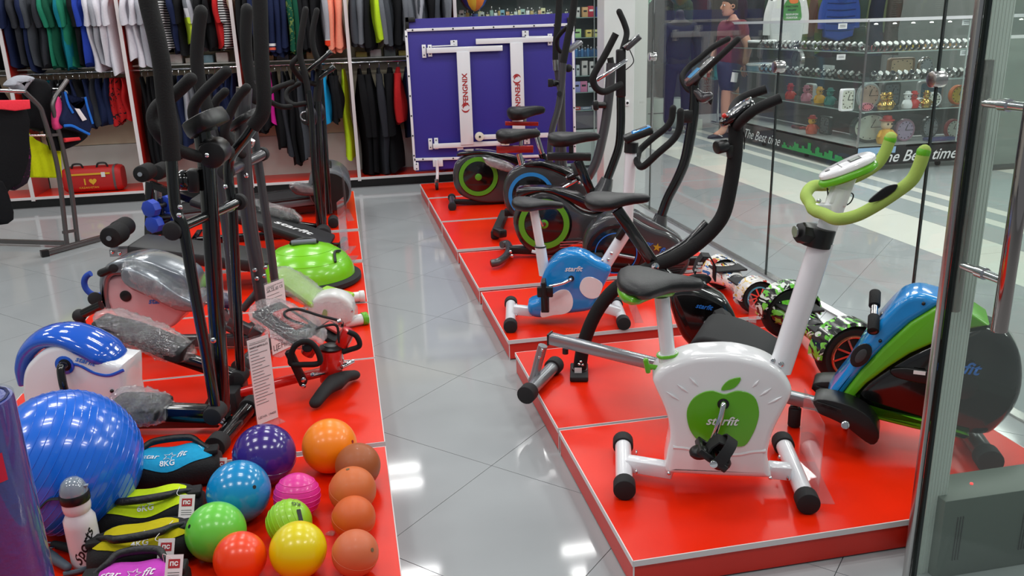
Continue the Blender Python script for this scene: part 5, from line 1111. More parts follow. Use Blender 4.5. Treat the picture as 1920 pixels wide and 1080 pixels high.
for p_, s_ in (((KX+.5, KY+.5), (KX+.5, KY+KL)), ((KX+.5, KY+.5), (KX+KF, KY+.5))): 
    MB().box(((p_[0]+s_[0])/2, (p_[1]+s_[1])/2, (kz1+z3)/2), (abs(s_[0]-p_[0])+.01, abs(s_[1]-p_[1])+.01, z3-kz1-.02)).build('back_board', mat('kiosk_dark_back', (66, 70, 72), .5), kio, smooth=False)
MB().box((KX, KY+KL/2, kzt), (.035, KL, .03)).build('top_rail', WHP, kio, smooth=False); MB().box((KX+KF/2, KY, kzt), (KF, .035, .03)).build('top_rail', WHP, kio, smooth=False)
MB().box((KX, KY, (kz1+kzt)/2), (.016, .016, kzt-kz1)).build('corner_post', STEEL, kio, smooth=False); MB().box((KX+1.1, KY, (kz1+kzt)/2), (.010, .010, kzt-kz1)).build('joint_strip', SHG, kio, smooth=False)
for dx, dy in ((.1, .1), (.1, 1.1), (.1, 2.1), (.1, 3.0), (1.0, .1), (1.9, .1), (2.8, .1)):
    MB().cyl((KX+dx-.015, KY+dy, kz0/2), (KX+dx+.015, KY+dy, kz0/2), kz0/2-.002, 14).build('caster', BLKM, kio)
text('The Best time', LBL, kio, AX(1429, 257, KX-.002), V((0, -1, 0)), Z, width=.72 if False else (AX(1397, 250, KX)-AX(1463, 268, KX)).length, shear=.5, thick=.003)
text('The Best time', LBL, kio, AY(1722, 290, KY-.002), V((1, 0, 0)), Z, width=(AY(1650, 290, KY)-AY(1796, 290, KY)).length, shear=.35, thick=.003, bold=.01)
KGN = mat('kiosk_green', (24, 150, 70), .4); rg = random.Random(5)
y_ = AX(1585, 300, KX).y; y1 = AX(1466, 280, KX).y; P_ = [V((KX-.001, y_, kz0+.005))]; yy = y_; k = 0
while yy < y1:
    hh = (.02+.10*rg.random())*(.5+.5*math.sin(PI*(yy-y_)/(y1-y_))); w = rg.uniform(.02, .07); P_ += [V((KX-.001, yy, kz0+.01+hh)), V((KX-.001, min(yy+w, y1), kz0+.01+hh))]; yy += w
P_.append(V((KX-.001, y1, kz0+.005)))
b = MB(); b.face(b.ring([p+V((-.002, 0, 0)) for p in P_])); b.build('skyline_print', KGN, kio, smooth=False)
P_ = [V((KX+.01, KY-.003, kz1-.01))]; xx = KX+.01
while xx < KX+.42: hh = .05+.08*rg.random(); P_ += [V((xx, KY-.003, kz1-.02-hh)), V((xx+.03, KY-.003, kz1-.02-hh))]; xx += .035
P_.append(V((xx, KY-.003, kz1-.01))); b = MB(); b.face(b.ring(P_)); b.build('skyline_print', mat('pale_blue_print', (150, 186, 220), .4), kio, smooth=False)
# ---- watches on cuff stands
def watch_proto(col, dial, band):
    t = thing('watch', 'x', 'watch', (0, 0, 0)); b = MB(); b.torus((0, 0, .028), (0, 1, 0), .021, .0075, 16, 6, flat=1.4); b.build('strap', band, t)
    MB().cyl((-.010, 0, .044), (-.021, 0, .055), .019, 14, bev=.002).build('watch_case', col, t); MB().cyl((-.0212, 0, .0552), (-.022, 0, .056), .0155, 14).build('dial', dial, t)
    return t
GOLD = mat('gold_metal', (214, 176, 96), .2, metal=1); BRN = mat('brown_strap', (96, 60, 44), .6); PDL = mat('white_dial', (236, 236, 232), .3); BDL = mat('dark_dial', (26, 30, 40), .2)
protos = [watch_proto(CHR, PDL, STEEL), watch_proto(STEEL, BDL, BLK), watch_proto(GOLD, PDL, GOLD), watch_proto(CHR, PDL, BRN), watch_proto(STEEL, PDL, BLK)]
wl = ['steel watch with white dial', 'black strap watch with dark dial', 'gold watch with white dial', 'brown strap watch with white dial', 'black strap watch with white dial']
def dup(r, loc, rz, label, group=None, sc=1):
    c = r.copy(); COL.objects.link(c); c.location = loc; c.rotation_euler = (0, 0, rz); c.scale = (sc, sc, sc); c['label'] = label
    if group: c['group'] = group
    for ch in list(r.children):
        d = ch.copy(); COL.objects.link(d); d.parent = c
        for g2 in ch.children: e = g2.copy(); COL.objects.link(e); e.parent = d
    return c
rg = random.Random(11)
def wrow(n, p0, p1, z, rz, place, seq):
    for i in range(n):
        t = (i+.5)/n; k = seq(i, n); dup(protos[k], (p0[0]+(p1[0]-p0[0])*t, p0[1]+(p1[1]-p0[1])*t, z), rz+rg.uniform(-.15, .15), wl[k]+' on the '+place, wl[k]+'es on the '+place if False else 'watches, '+wl[k]+', '+place, 1.45)
wrow(20, (KX+.09, KY+.15), (KX+.09, KY+2.3), z1_, 0, 'upper glass shelf, kiosk left side', lambda i, n: [0, 1, 3, 4][(i*7) % 4])
wrow(20, (KX+.09, KY+.15), (KX+.09, KY+2.3), z2, 0, 'middle glass shelf, kiosk left side', lambda i, n: [1, 4, 1, 3][(i*5) % 4])
wrow(26, (KX+.12, KY+.09), (KX+1.9, KY+.09), z1_, PI/2, 'upper glass shelf, kiosk front', lambda i, n: 4 if i < 8 else (0 if i < 16 else 2))
wrow(26, (KX+.12, KY+.09), (KX+1.9, KY+.09), z2, PI/2, 'middle glass shelf, kiosk front', lambda i, n: [1, 0, 4][i % 3] if i < 16 else [0, 2][i % 2])
for p_ in protos:
    for ch in list(p_.children): bpy.data.objects.remove(ch)
    bpy.data.objects.remove(p_)
# ---- clocks and ornaments
def clock(label, c, rx, rz_, face, rim, d=.05, nrm=V((0, -1, 0)), square=False, name='clock', hands=True, standz=None):
    c = V(c); nrm = V(nrm).normalized(); xd = Z.cross(nrm)*-1; xd = nrm.cross(Z) if False else Z.cross(nrm); xd.normalize()
    t = thing(name, label, 'clock', (c.x, c.y, (standz if standz is not None else c.z-rz_)))
    pw = 8 if square else 2
    def ell(k, o): return [c+nrm*o+xd*(math.copysign(abs(math.cos(a))**(2/pw), math.cos(a))*rx*k)+Z*(math.copysign(abs(math.sin(a))**(2/pw), math.sin(a))*rz_*k) for a in [2*PI*q/32 for q in range(32)]]
    MB().loft([ell(.9, -d), ell(1, -d*.8), ell(1, -.004), ell(.94, .004), ell(.82, .002), ell(.82, -.004)]).build('clock_case', rim, t)
    f = MB().loft([ell(.83, -.004), ell(.83, -.001)]).build('clock_face', face, t)
    if hands:
        MB().bar(c+nrm*.002, c+nrm*.002+Z*rz_*.5+xd*rx*.2, .004, .006, upv=nrm).build('hand', LBK, f); MB().bar(c+nrm*.002, c+nrm*.002+xd*rx*.6, .004, .005, upv=nrm).build('hand', LBK, f)
    for k in range(12):
        a = 2*PI*k/12; q = c+nrm*.001+xd*math.cos(a)*rx*.7+Z*math.sin(a)*rz_*.7; MB().box(q, (.008, .008, .008)).build('hour_mark', LBK, f)
    return t
def K(px, py, d=.2): return AY(px, py, KY+d)
def KLp(px, py, d=.2): return AX(px, py, KX+d)
def sit(p, rz_, z): return V((p.x, p.y, z+rz_))
BGR = mat('dark_green_grey_case', (56, 66, 66), .25); PNK = mat('pink_case', (206, 130, 150), .3); IV = mat('ivory_face', (206, 210, 196), .4)
clock('large dark oval clock on the kiosk base, cream face', sit(K(1633, 238, .25), .155, kz1), .22, .155, IV, BGR)
clock('mauve round alarm clock on the kiosk base beside the toy cat', sit(K(1699, 233, .2), .115, kz1), .11, .115, mat('lilac_face', (170, 150, 176), .4), mat('mauve_case', (150, 110, 130), .3))
clock('grey oval wall clock on the kiosk base, right of the mauve clock', sit(K(1746, 232, .3), .115, kz1), .10, .115, mat('grey_face', (140, 146, 148), .4), BGR)
clock('square white framed clock on the kiosk lower shelf', sit(K(1590, 187, .15), .11, z3), .075, .11, IV, WHT, square=True)
clock('round silver clock on the kiosk lower shelf', sit(K(1630, 180, .25), .13, z3), .125, .13, mat('rose_face', (206, 176, 160), .4), mat('silver_case', (180, 184, 186), .25))
clock('small pink drum clock on the kiosk lower shelf', sit(K(1626, 204, .08), .04, z3), .07, .04, mat('pink_face', (236, 130, 140), .4), PNK, hands=False)
clock('orange round sun shaped clock on the kiosk lower shelf', sit(K(1797, 190, .2), .10, z3), .10, .10, mat('yellow_face', (226, 190, 60), .4), mat('orange_case', (222, 110, 40), .4))
clock('white ornate clock on the kiosk lower shelf', sit(K(1752, 190, .12), .075, z3), .08, .075, IV, WHT)
clock('small white ornate clock left of the larger white one', sit(K(1727, 196, .12), .05, z3), .05, .05, IV, WHT)
clock('framed blue picture clock at the back of the kiosk lower shelf', sit(K(1745, 178, .40), .12, z3), .15, .12, mat('blue_face', (60, 100, 120), .4), LGP, square=True, hands=False)
clock('red rimmed round clock on the kiosk base, far right', sit(K(1790, 228, .2), .10, kz1), .09, .10, IV, mat('red_case', (150, 40, 44), .4))
clock('grey square clock on the kiosk base, left side', sit(KLp(1546, 228, .25), .10, kz1), .10, .10, mat('slate_face', (110, 118, 122), .4), BGR, nrm=V((-1, 0, 0)), square=True)
clock('orange wheel clock on the far right kiosk shelf', sit(K(1862, 215, .15), .09, z3-.1), .09, .09, mat('grey_face2', (150, 150, 150), .4), mat('orange_case', (222, 110, 40), .4))
def figure(label, c, hgt, body, head, hat, name='toy_figure'):
    t = thing(name, label, 'toy', c); s = hgt
    MB().lathe([(.02*s, 0), (.26*s, .02*s), (.30*s, .18*s), (.24*s, .38*s), (.12*s, .5*s)], c, Z, 16).build('body', body, t)
    h = MB().sphere(V(c)+Z*s*.66, .2*s, 16, 10, (1, .9, .95)).build('head', head, t); MB().lathe([(.24*s, 0), (.24*s, .03*s), (.16*s, .05*s), (.13*s, .16*s), (.02*s, .18*s)], V(c)+Z*s*.78, Z, 14).build('hat', hat, t)
    for q in (-1, 1): MB().sphere(V(c)+V((q*.07*s, -.18*s, .68*s)), .035*s, 8, 6).build('eye', LBK, h); MB().tube([V(c)+V((q*.2*s, 0, .42*s)), V(c)+V((q*.32*s, -.08*s, .28*s))], .06*s, 8, round_end=True).build('arm', body, t)
    return t
YEL = mat('toy_yellow', (238, 176, 30), .4); ORG = mat('toy_orange', (230, 84, 40), .4); PCH = mat('toy_cream', (236, 206, 170), .4); TRD = mat('toy_red', (196, 44, 40), .4)
p = K(1661, 250, .12); figure('yellow toy animal in a red hat on the kiosk base', (p.x, p.y, kz1), .30, YEL, PCH, TRD)
p = KLp(1522, 240, .15); figure('small orange toy with yellow face on the kiosk base, left side', (p.x, p.y, kz1), .22, ORG, YEL, TRD)
for k, (px, m_, w_) in enumerate(((1655, GOLD, 'gold'), (1666, GOLD, 'second gold'), (1700, LBL, 'white'), (1712, TRD, 'red'), (1735, GOLD, 'third gold'))):
    p = K(px, 200, .12); figure('%s figurine on the kiosk lower shelf' % w_, (p.x, p.y, z3), .18, m_, m_, m_, 'figurine')
for k, (px, m_, w_) in enumerate(((1510, PNK, 'pink'), (1535, YEL, 'yellow'), (1555, mat('toy_teal', (60, 140, 130), .4), 'teal'), (1480, TRD, 'red'))):
    p = KLp(px, 195, .15); figure('%s toy on the lower kiosk shelf, left side' % w_, (p.x, p.y, z3), .19, m_, m_, m_)
for k, (px, z, w_) in enumerate(((1428, z1_, 'upper'), (1428, z2, 'middle'))):
    p = KLp(px, 100, .25); t = thing('cap_display', 'round black and white cap on the %s kiosk shelf, far end' % w_, 'hat', (p.x, p.y, z)); MB().lathe([(.17, 0), (.175, .05), (.15, .08), (.02, .09)], (p.x, p.y, z), Z, 24).build('crown', BLK if k == 0 else mat('sea_cap', (110, 150, 170), .5), t); MB().torus((p.x, p.y, z+.07), Z, .165, .016, 28, 8).build('band', LBL, t)
    t.name = 'round_cap'
for k, px in enumerate((1500, 1516)): 
    p = KLp(px, 250, .3); MBx = MB().box((0, 0, 0), (.12, .20, .03), bevel=.01).build('flat_case', TRD, None); MBx.location = (p.x, p.y+k*.2, kz1+.016); tag(MBx, '%s red flat case on the kiosk base, left side' % NUM[k], 'case')
for k in range(3):
    p = K(1745+k*17, 262, .12); o = MB().box((0, 0, 0), (.12, .10, .035), bevel=.008).build('watch_tray', mat('navy_tray', (40, 50, 110), .6), None); o.location = (p.x, p.y, kz1+.018); tag(o, '%s navy velvet tray on the kiosk base, front right' % NUM[k], 'tray', None)
for k in range(3):
    p = KLp(1540, 130, .3); o = MB().box((0, 0, .055), (.03, .05, .11), bevel=.002).build('gift_box', LGP, None); o.location = (KX+.3, KY+1.05+k*.07, z2); tag(o, '%s pale gift box standing on the middle kiosk shelf' % NUM[k], 'box')
for px, py, n_, s_ in ((1580, 49, 'upper', z1_), (1577, 107, 'middle', z2), (1812, 42, 'right upper', z1_), (1808, 99, 'right middle', z2)):
    p = K(px, py, .012); o = MB().box(p, (.09, .004, .05)).build('name_sign', WHT, kio, smooth=False)
    MB().cyl(p+Z*.025, V((p.x, p.y, kzt if 'upper' in n_ else z1_-.005)), .0015, 6).build('hanging_wire', STEEL, o)
    for q in range(2): MB().box(p+V((0, -.0024, .008-.014*q)), (.06, .0006, .005)).build('print_line', LBK, o)
clock('large thin rimmed round clock behind the watches, left side middle shelf', sit(KLp(1492, 120, .35), .13, z2), .13, .13, mat('smoke_face', (70, 80, 80), .3), SLV if 'SLV' in globals() else STEEL, nrm=V((-1, 0, 0)))
clock('grey oval dial standing behind the watches, front middle shelf', sit(K(1738, 120, .35), .10, z2), .085, .10, mat('grey_face3', (150, 156, 160), .3), STEEL, hands=False)
clock('tan framed picture clock on the front middle shelf', sit(K(1692, 118, .40), .10, z2), .15, .10, mat('tan_face', (190, 164, 128), .5), mat('brown_case', (120, 92, 66), .4), square=True, hands=False)
clock('small rose framed clock on the lower shelf, left side', sit(KLp(1516, 190, .3), .09, z3), .09, .09, mat('rose_face2', (190, 130, 120), .5), LGP, nrm=V((-1, 0, 0)), square=True)
clock('dark square clock behind the gold figurines', sit(K(1672, 180, .40), .12, z3), .10, .12, mat('slate_face', (110, 118, 122), .4), BGR, square=True)
clock('black oval clock behind the toy cat, kiosk base', sit(K(1660, 230, .42), .13, kz1), .14, .13, mat('slate_face', (110, 118, 122), .4), BGR)
for k, (px, z, rgb, w_) in enumerate(((1600, z1_, (60, 30, 40), 'plum'), (1570, z1_, (150, 40, 44), 'brick'), (1625, z1_, (206, 180, 60), 'yellow'), (1670, z1_, (190, 150, 90), 'gold'), (1715, z1_, (190, 150, 90), 'second gold'))):
    p = K(max(px, 1640), 60, .34); o = MB().box((0, 0, 0), (.20, .08, .05), bevel=.01).build('gift_case', mat('case_'+w_.replace(' ', '_'), rgb, .35), None); o.location = (KX+.15+k*.26, KY+.36, z+.026); tag(o, '%s long gift case behind the watches on the upper front shelf' % w_, 'case')
gs = thing('shop_sign', 'bright green shop sign at the top right corner behind the door', 'sign', AY(1880, 2, 10.5)); p0, p1 = AY(1855, 8, 10.5), AY(1905, -30, 10.5)
MB().box((p0+p1)/2, (abs(p1.x-p0.x), .05, abs(p1.z-p0.z)), bevel=.004).build('sign_panel', mat('lit_green_sign', (110, 220, 30), .4, emit=1.2), gs); MB().bar(V(((p0.x+p1.x)/2, 10.5, p1.z)), V(((p0.x+p1.x)/2, 10.5, 3.6)), .02, .02).build('hanger', STEEL, gs)
# small kiosk lamps under the top rail
LMP = mat('kiosk_lamp_glow', (255, 250, 240), .3, emit=5)
for k in range(9):
    c = (KX+.12+k*.2, KY+.06, kzt-.03); o = MB().lathe([(.004, 0), (.016, -.004), (.018, -.012)], c, Z, 10).build('spot_lamp', LMP, None); tag(o, 'tiny glowing kiosk lamp under the white top rail, front', 'lamp', 'tiny lamps under the kiosk rail')
# ---- far right display case seen through the door
dc = thing('display_case', 'white framed glass case seen through the glass door', 'display case', (KX+2.6, KY-.6, 0))
p0 = AY(1870, 70, KY-.35); xA, xB = AY(1868, 200, KY-.35).x, AY(1912, 200, KY-.35).x+.5; zt = p0.z; zb = AY(1870, 333, KY-.35).z
for a, b2 in (((xA, zt), (xB, zt)), ((xA, zb), (xB, zb)), ((xA, zb), (xA, zt)), ((xB, zb), (xB, zt))): MB().bar((a[0], KY-.35, a[1]), (b2[0], KY-.35, b2[1]), .03, .03, upv=V((0, 1, 0))).build('white_frame', WHT, dc, smooth=False)
MB().box(((xA+xB)/2, KY-.34, (zt+zb)/2), (xB-xA, .006, zt-zb)).build('glass_front', KG, dc, smooth=False); MB().box(((xA+xB)/2, KY-.05, (zt+zb)/2), (xB-xA, .02, zt-zb)).build('back_board', mat('case_pale_back', (150, 156, 148), .4), dc, smooth=False); MB().box(((xA+xB)/2, KY-.2, zb/2), (xB-xA, .3, zb)).build('plinth', LGP, dc, smooth=False)
# ================================================================== clothes shop across the mall
WY = 12.6
st('wall_front', MB().box((5.6, WY+.9, 1.7), (9.0, .1, 3.4)), mat('dark_shop_wall', (40, 44, 48), .6, var=.2, scale=3))
st('wall_mall', MB().box((8.9, 8, 1.7), (.1, 10, 3.4)), mat('mall_wall_grey', (110, 116, 112), .5, var=.1, scale=2)).name = 'wall_far'
def fbox(name, label, cat, px0, px1, py0, py1, Y, m, d=.4, bevel=.006):
    a = AY(px0, py1, Y); b2 = AY(px1, py0, Y); t = thing(name, label, cat, ((a.x+b2.x)/2, Y+d/2, a.z)); MB().box(((a.x+b2.x)/2, Y+d/2, (a.z+b2.z)/2), (b2.x-a.x, d, b2.z-a.z), bevel=bevel).build('body', m, t); return t
GLC = mat('white_gloss_cabinet', (190, 204, 194), .25)
for k, (a, b2, w_) in enumerate(((1213, 1248, 'left'), (1250, 1292, 'right'))):
    z0 = 0; p0, p1 = AY(a, 200, 11.9), AY(b2, 200, 11.9); t = thing('low_cabinet', 'white low display cabinet across the mall, %s one' % w_, 'cabinet', ((p0.x+p1.x)/2, 12.1, 0)); zt = AY(a, 187, 11.9).z
    MB().box(((p0.x+p1.x)/2, 12.1, zt/2), (p1.x-p0.x-.01, .4, zt), bevel=.006).build('cabinet_body', GLC, t); MB().box(((p0.x+p1.x)/2, 11.895, zt*.52), (p1.x-p0.x-.03, .006, .012)).build('seam', DKF, t)
t = fbox('plinth_box', 'white square plinth behind the exercise bike handlebars, across the mall', 'plinth', 1292, 1318, 211, 232, 11.5, GLC); t.location.z = 0
MB().box(V(t.children[0].location)+V((0, 0, 0)), (.01, .01, .01)).b.free()
# skin-modifier figure -------------------------------------------------
def skin(verts, edges, rad, name, m, parent, lvl=1, root=0):
    me = bpy.data.meshes.new(name); me.from_pydata([tuple(v) for v in verts], edges, []); o = bpy.data.objects.new(name, me); COL.objects.link(o)
    md = o.modifiers.new('s', 'SKIN'); md.use_smooth_shade = True; sv = me.skin_vertices[0].data
    for i, r in enumerate(rad): sv[i].radius = r if isinstance(r, tuple) else (r, r); sv[i].use_root = (i == root)
    sb = o.modifiers.new('u', 'SUBSURF'); sb.levels = lvl
    bpy.context.view_layer.update(); dg = bpy.context.evaluated_depsgraph_get(); m2 = bpy.data.meshes.new_from_object(o.evaluated_get(dg)); bpy.data.objects.remove(o)
    m2.materials.clear(); m2.materials.append(m); m2.polygons.foreach_set('use_smooth', [True]*len(m2.polygons))
    off = rootloc(parent); m2.transform(Matrix.Translation(-off)); return base(name, m2, parent)
SKN = mat('skin_tone', (196, 142, 118), .55); HAIR = mat('dark_hair', (40, 30, 26), .7)
def chain(pts): return pts, [(i, i+1) for i in range(len(pts)-1)]
def hand(root, w, d, sidev, m, name='hand', par=None):
    """palm and five fingers hanging along d from the wrist w, slightly curled forward"""
    w, d, s = V(w), V(d).normalized(), V(sidev).normalized(); f = d.cross(s).normalized()
    o = skin(*chain([w, w+d*.045, w+d*.088]), [(.026, .020), (.040, .017), (.038, .014)], name, m, par or root)
    for k, (so, L) in enumerate(((-.030, .070), (-.010, .080), (.011, .075), (.031, .058))):
        b0 = w+d*.075+s*so; skin(*chain([b0, b0+d*.03, b0+d*(L*.62)+f*.012, b0+d*(L*.95)+f*.032]), [.0095, .009, .0085, .007], 'finger', m, o)
    b0 = w+d*.025-s*.030; skin(*chain([b0, b0-s*.022+d*.03+f*.008, b0-s*.020+d*.06+f*.022]), [.012, .010, .008], 'thumb', m, o)
# the walking man: faces -x (left in the picture)
fx, fy = G(1350, 257).x, G(1350, 257).y
man = thing('person', 'man in maroon T-shirt, navy shorts and dark trainers standing in the mall', 'person', (fx, fy, 0))
def M_(x, y, z): return V((fx+x, fy+y, z))
# x: + right of picture, face direction -x ; y lateral
bv = [M_(.10, 0, .93), M_(.11, 0, 1.10), M_(.10, 0, 1.28), M_(.12, 0, 1.42), M_(.11, 0, 1.50), M_(.09, 0, 1.57),
      M_(.05, -.10, .90), M_(.02, -.10, .50), M_(.02, -.10, .12), M_(-.06, -.10, .045), M_(-.15, -.10, .035),
      M_(.14, .10, .90), M_(.22, .10, .50), M_(.32, .10, .14), M_(.25, .10, .06), M_(.16, .10, .04),
      M_(.12, -.17, 1.42), M_(.22, -.25, 1.17), M_(.17, -.27, .93),
      M_(.12, .17, 1.42), M_(.04, .25, 1.17), M_(-.06, .25, .97)]
be = [(0, 1), (1, 2), (2, 3), (3, 4), (4, 5), (0, 6), (6, 7), (7, 8), (8, 9), (9, 10), (0, 11), (11, 12), (12, 13), (13, 14), (14, 15), (3, 16), (16, 17), (17, 18), (3, 19), (19, 20), (20, 21)]
BS = 1.0
br = [(.12, .15), (.11, .135), (.12, .15), (.10, .14), .06, .055, (.09, .09), .08, .056, .055, .04, (.11, .11), .08, .056, .055, .04, .07, .056, .038, .07, .056, .038]
skin(bv, be, br, 'body', SKN, man, 2)
MRN = mat('maroon_jersey', (104, 22, 38), .8, bump=.1); NVS = mat('navy_shorts', (28, 34, 66), .8)
sv = [M_(.105, 0, .84), M_(.11, 0, 1.08), M_(.10, 0, 1.29), M_(.12, 0, 1.42), M_(.11, 0, 1.485), M_(.12, -.175, 1.415), M_(.18, -.235, 1.24), M_(.12, .175, 1.415), M_(.07, .235, 1.24)]
shirt = skin(sv, [(0, 1), (1, 2), (2, 3), (3, 4), (3, 5), (5, 6), (3, 7), (7, 8)], [(.185, .21), (.18, .20), (.19, .215), (.16, .19), .085, .11, .10, .11, .10], 't_shirt', MRN, man, 2)
MB().box(M_(-.045, -.02, 1.36), (.004, .05, .012)).build('chest_print', LBL, shirt); MB().box(M_(.10, -.172, 1.385), (.12, .004, .022), m=Matrix.Rotation(-.25, 3, 'Y')).build('sleeve_print', LBL, shirt)
skin([M_(.10, 0, 1.02), M_(.09, 0, .88), M_(.05, -.10, .80), M_(.04, -.105, .56), M_(.14, .10, .80), M_(.19, .105, .56)], [(0, 1), (1, 2), (2, 3), (1, 4), (4, 5)], [(.175, .20), (.175, .195), (.15, .135), (.14, .135), (.15, .135), (.14, .135)], 'shorts', NVS, man, 2)
hc = M_(.05, 0, 1.67); hd_ = MB()
R = []
for z, rx, ry, ox in ((-.125, .035, .035, -.035), (-.115, .055, .045, -.03), (-.09, .075, .058, -.018), (-.05, .086, .068, -.008), (-.01, .094, .074, 0), (.03, .098, .076, .004), (.07, .090, .070, .008), (.10, .066, .055, .012), (.118, .03, .028, .014)):
    R.append([hc+V((ox+rx*math.cos(a), ry*math.sin(a), z)) for a in [2*PI*k/20 for k in range(20)]])
hd_.loft(R); head = hd_.build('head', SKN, man)
MB().tube([hc+V((-.088, 0, .01)), hc+V((-.112, 0, -.028)), hc+V((-.092, 0, -.038))], [.010, .015, .010], 8).build('nose', SKN, head)
for s in (-1, 1):
    MB().sphere(hc+V((-.082, s*.032, .005)), .011, 10, 6).build('eye', LBL, head); MB().sphere(hc+V((-.092, s*.032, .005)), .005, 8, 6).build('pupil', BLK, head)
    MB().torus(hc+V((.012, s*.076, -.01)), (0, 1, 0), .022, .008, 14, 6).build('ear', SKN, head)
MB().tube([hc+V((-.083, -.025, -.072)), hc+V((-.094, 0, -.070)), hc+V((-.083, .025, -.072))], .006, 6).build('mouth', mat('lip', (150, 84, 78), .5), head)
b = MB(); R = []
for z, rx, ry, ox in ((-.06, .062, .066, .040), (-.02, .080, .077, .026), (.03, .094, .083, .016), (.06, .100, .082, .010), (.10, .082, .068, .010), (.13, .045, .04, .012)): R.append([hc+V((ox+rx*math.cos(a), ry*math.sin(a), z)) for a in [2*PI*k/18 for k in range(18)]])
b.loft(R); b.build('hair', HAIR, head)
hand(man, M_(.17, -.27, .94), V((-.05, 0, -1)), V((1, 0, 0)), SKN); hand(man, M_(-.06, .25, .98), V((-.2, 0, -1)), V((1, 0, 0)), SKN)
SHO = mat('dark_trainer', (24, 28, 44), .6)
for x0, y0, z0 in ((.04, -.10, 0), (.33, .10, 0)):
    b = MB(); R = []
    for q, hh, ww in ((0, .05, .03), (-.02, .10, .040), (-.08, .10, .044), (-.15, .075, .048), (-.22, .055, .048), (-.27, .04, .036), (-.29, .025, .015)): R.append([M_(x0+.03+q, y0+ww*math.cos(a), max(.004, hh/2+hh/2*math.sin(a)*1.0)) for a in [2*PI*k/12 for k in range(12)]])
    b.loft(R); sh_ = b.build('shoe', SHO, man); MB().box(M_(x0-.10, y0-.045, .04), (.06, .004, .012), m=Matrix.Rotation(.5, 3, 'Y')).build('shoe_stripe', LBL, sh_)
    MB().cyl(M_(x0, y0, .08), M_(x0, y0, .17), .052, 14).build('sock', SHO, man)
pp = AY(1377, 145, fy-.27); pa = MB().box(pp, (.085, .004, .12), m=Matrix.Rotation(.15, 3, 'Y')).build('paper_slip', PAPER, None, smooth=False); tag(pa, 'white slip of paper held by the man in maroon', 'paper')
# mannequins ------------------------------------------------------------
def mannequin(label, X, Y, top, legs, face=0):
    t = thing('mannequin', label, 'mannequin', (X, Y, 0)); q = lambda x, y, z: V((X+x, Y+y, z))
    v = [q(0, 0, .95), q(0, 0, 1.15), q(0, 0, 1.33), q(0, 0, 1.45), q(0, 0, 1.53), q(0, 0, 1.66), q(-.10, 0, .88), q(-.13, 0, .5), q(-.14, 0, .12), q(-.14, -.12, .05), q(.10, 0, .88), q(.12, 0, .5), q(.12, 0, .12), q(.12, -.12, .05), q(-.19, 0, 1.43), q(-.27, -.02, 1.18), q(-.25, -.10, .95), q(.19, 0, 1.43), q(.27, -.02, 1.18), q(.25, -.12, .98)]
    e = [(0, 1), (1, 2), (2, 3), (3, 4), (4, 5), (0, 6), (6, 7), (7, 8), (8, 9), (0, 10), (10, 11), (11, 12), (12, 13), (3, 14), (14, 15), (15, 16), (3, 17), (17, 18), (18, 19)]
    skin(v, e, [(.15, .11), (.13, .1), (.16, .11), (.13, .09), .05, (.075, .09), .08, .055, .04, .035, .08, .055, .04, .035, .055, .042, .028, .055, .042, .028], 'body', BLKM, t, 2)
    skin([v[0], v[1], v[2], v[3], v[14], v[15], v[16], v[17], v[18], v[19]], [(0, 1), (1, 2), (2, 3), (3, 4), (4, 5), (5, 6), (3, 7), (7, 8), (8, 9)], [(.19, .14), (.17, .13), (.18, .13), (.14, .1), .075, .065, .05, .075, .065, .05], 'jacket', top, t, 2)
    skin([q(0, 0, .98), v[6], v[7], v[8], v[10], v[11], v[12]], [(0, 1), (1, 2), (2, 3), (0, 4), (4, 5), (5, 6)], [(.16, .12), .10, .075, .065, .10, .075, .065], 'trousers', legs, t, 2)
    MB().cyl(q(0, .02, 0), q(0, .02, .015), .16, 28, bev=.003).build('round_base', STEEL, t)
    return t
p = AY(1270, 200, 11.3); mannequin('dark mannequin in navy tracksuit across the mall, left of the glass joint', p.x, 11.3, cloth((26, 30, 44)), cloth((24, 26, 48)))
p = AY(1228, 200, 12.2); mannequin('black mannequin half behind the marble pillar, across the mall', p.x, 12.3, cloth(BK), cloth(BK))
# rack with coloured garments and hanging shirts
a, b2 = AY(1290, 60, 12.0), AY(1352, 60, 12.0)
rk2 = thing('clothes_rack', 'chrome clothes rack with teal garments behind the man', 'clothes rack', ((a.x+b2.x)/2, 12.0, 0)); zr = AY(1300, 58, 12.0).z
for x in (a.x, b2.x): MB().cyl((x, 12.0, .02), (x, 12.0, zr), .014).build('post', CHR, rk2); MB().bar((x, 11.8, .02), (x, 12.2, .02), .03, .03, bevel=.004).build('foot', CHR, rk2)
MB().cyl((a.x, 12.0, zr), (b2.x, 12.0, zr), .012).build('rail', CHR, rk2)
for k, (c_, w_) in enumerate([((150, 170, 168), 'pale grey'), ((150, 60, 60), 'brick red'), (DGN, 'dark green'), ((60, 140, 140), 'teal'), ((90, 150, 150), 'light teal'), ((60, 140, 140), 'sea green'), ((130, 140, 140), 'ash grey')]):
    garment('jacket', '%s jacket on the rack behind the man' % w_, 'jacket', a.x+.06+k*(b2.x-a.x-.1)/7, 12.0, zr, .62, cloth(c_), None, .4, .07, .1, random.Random(k), .35)
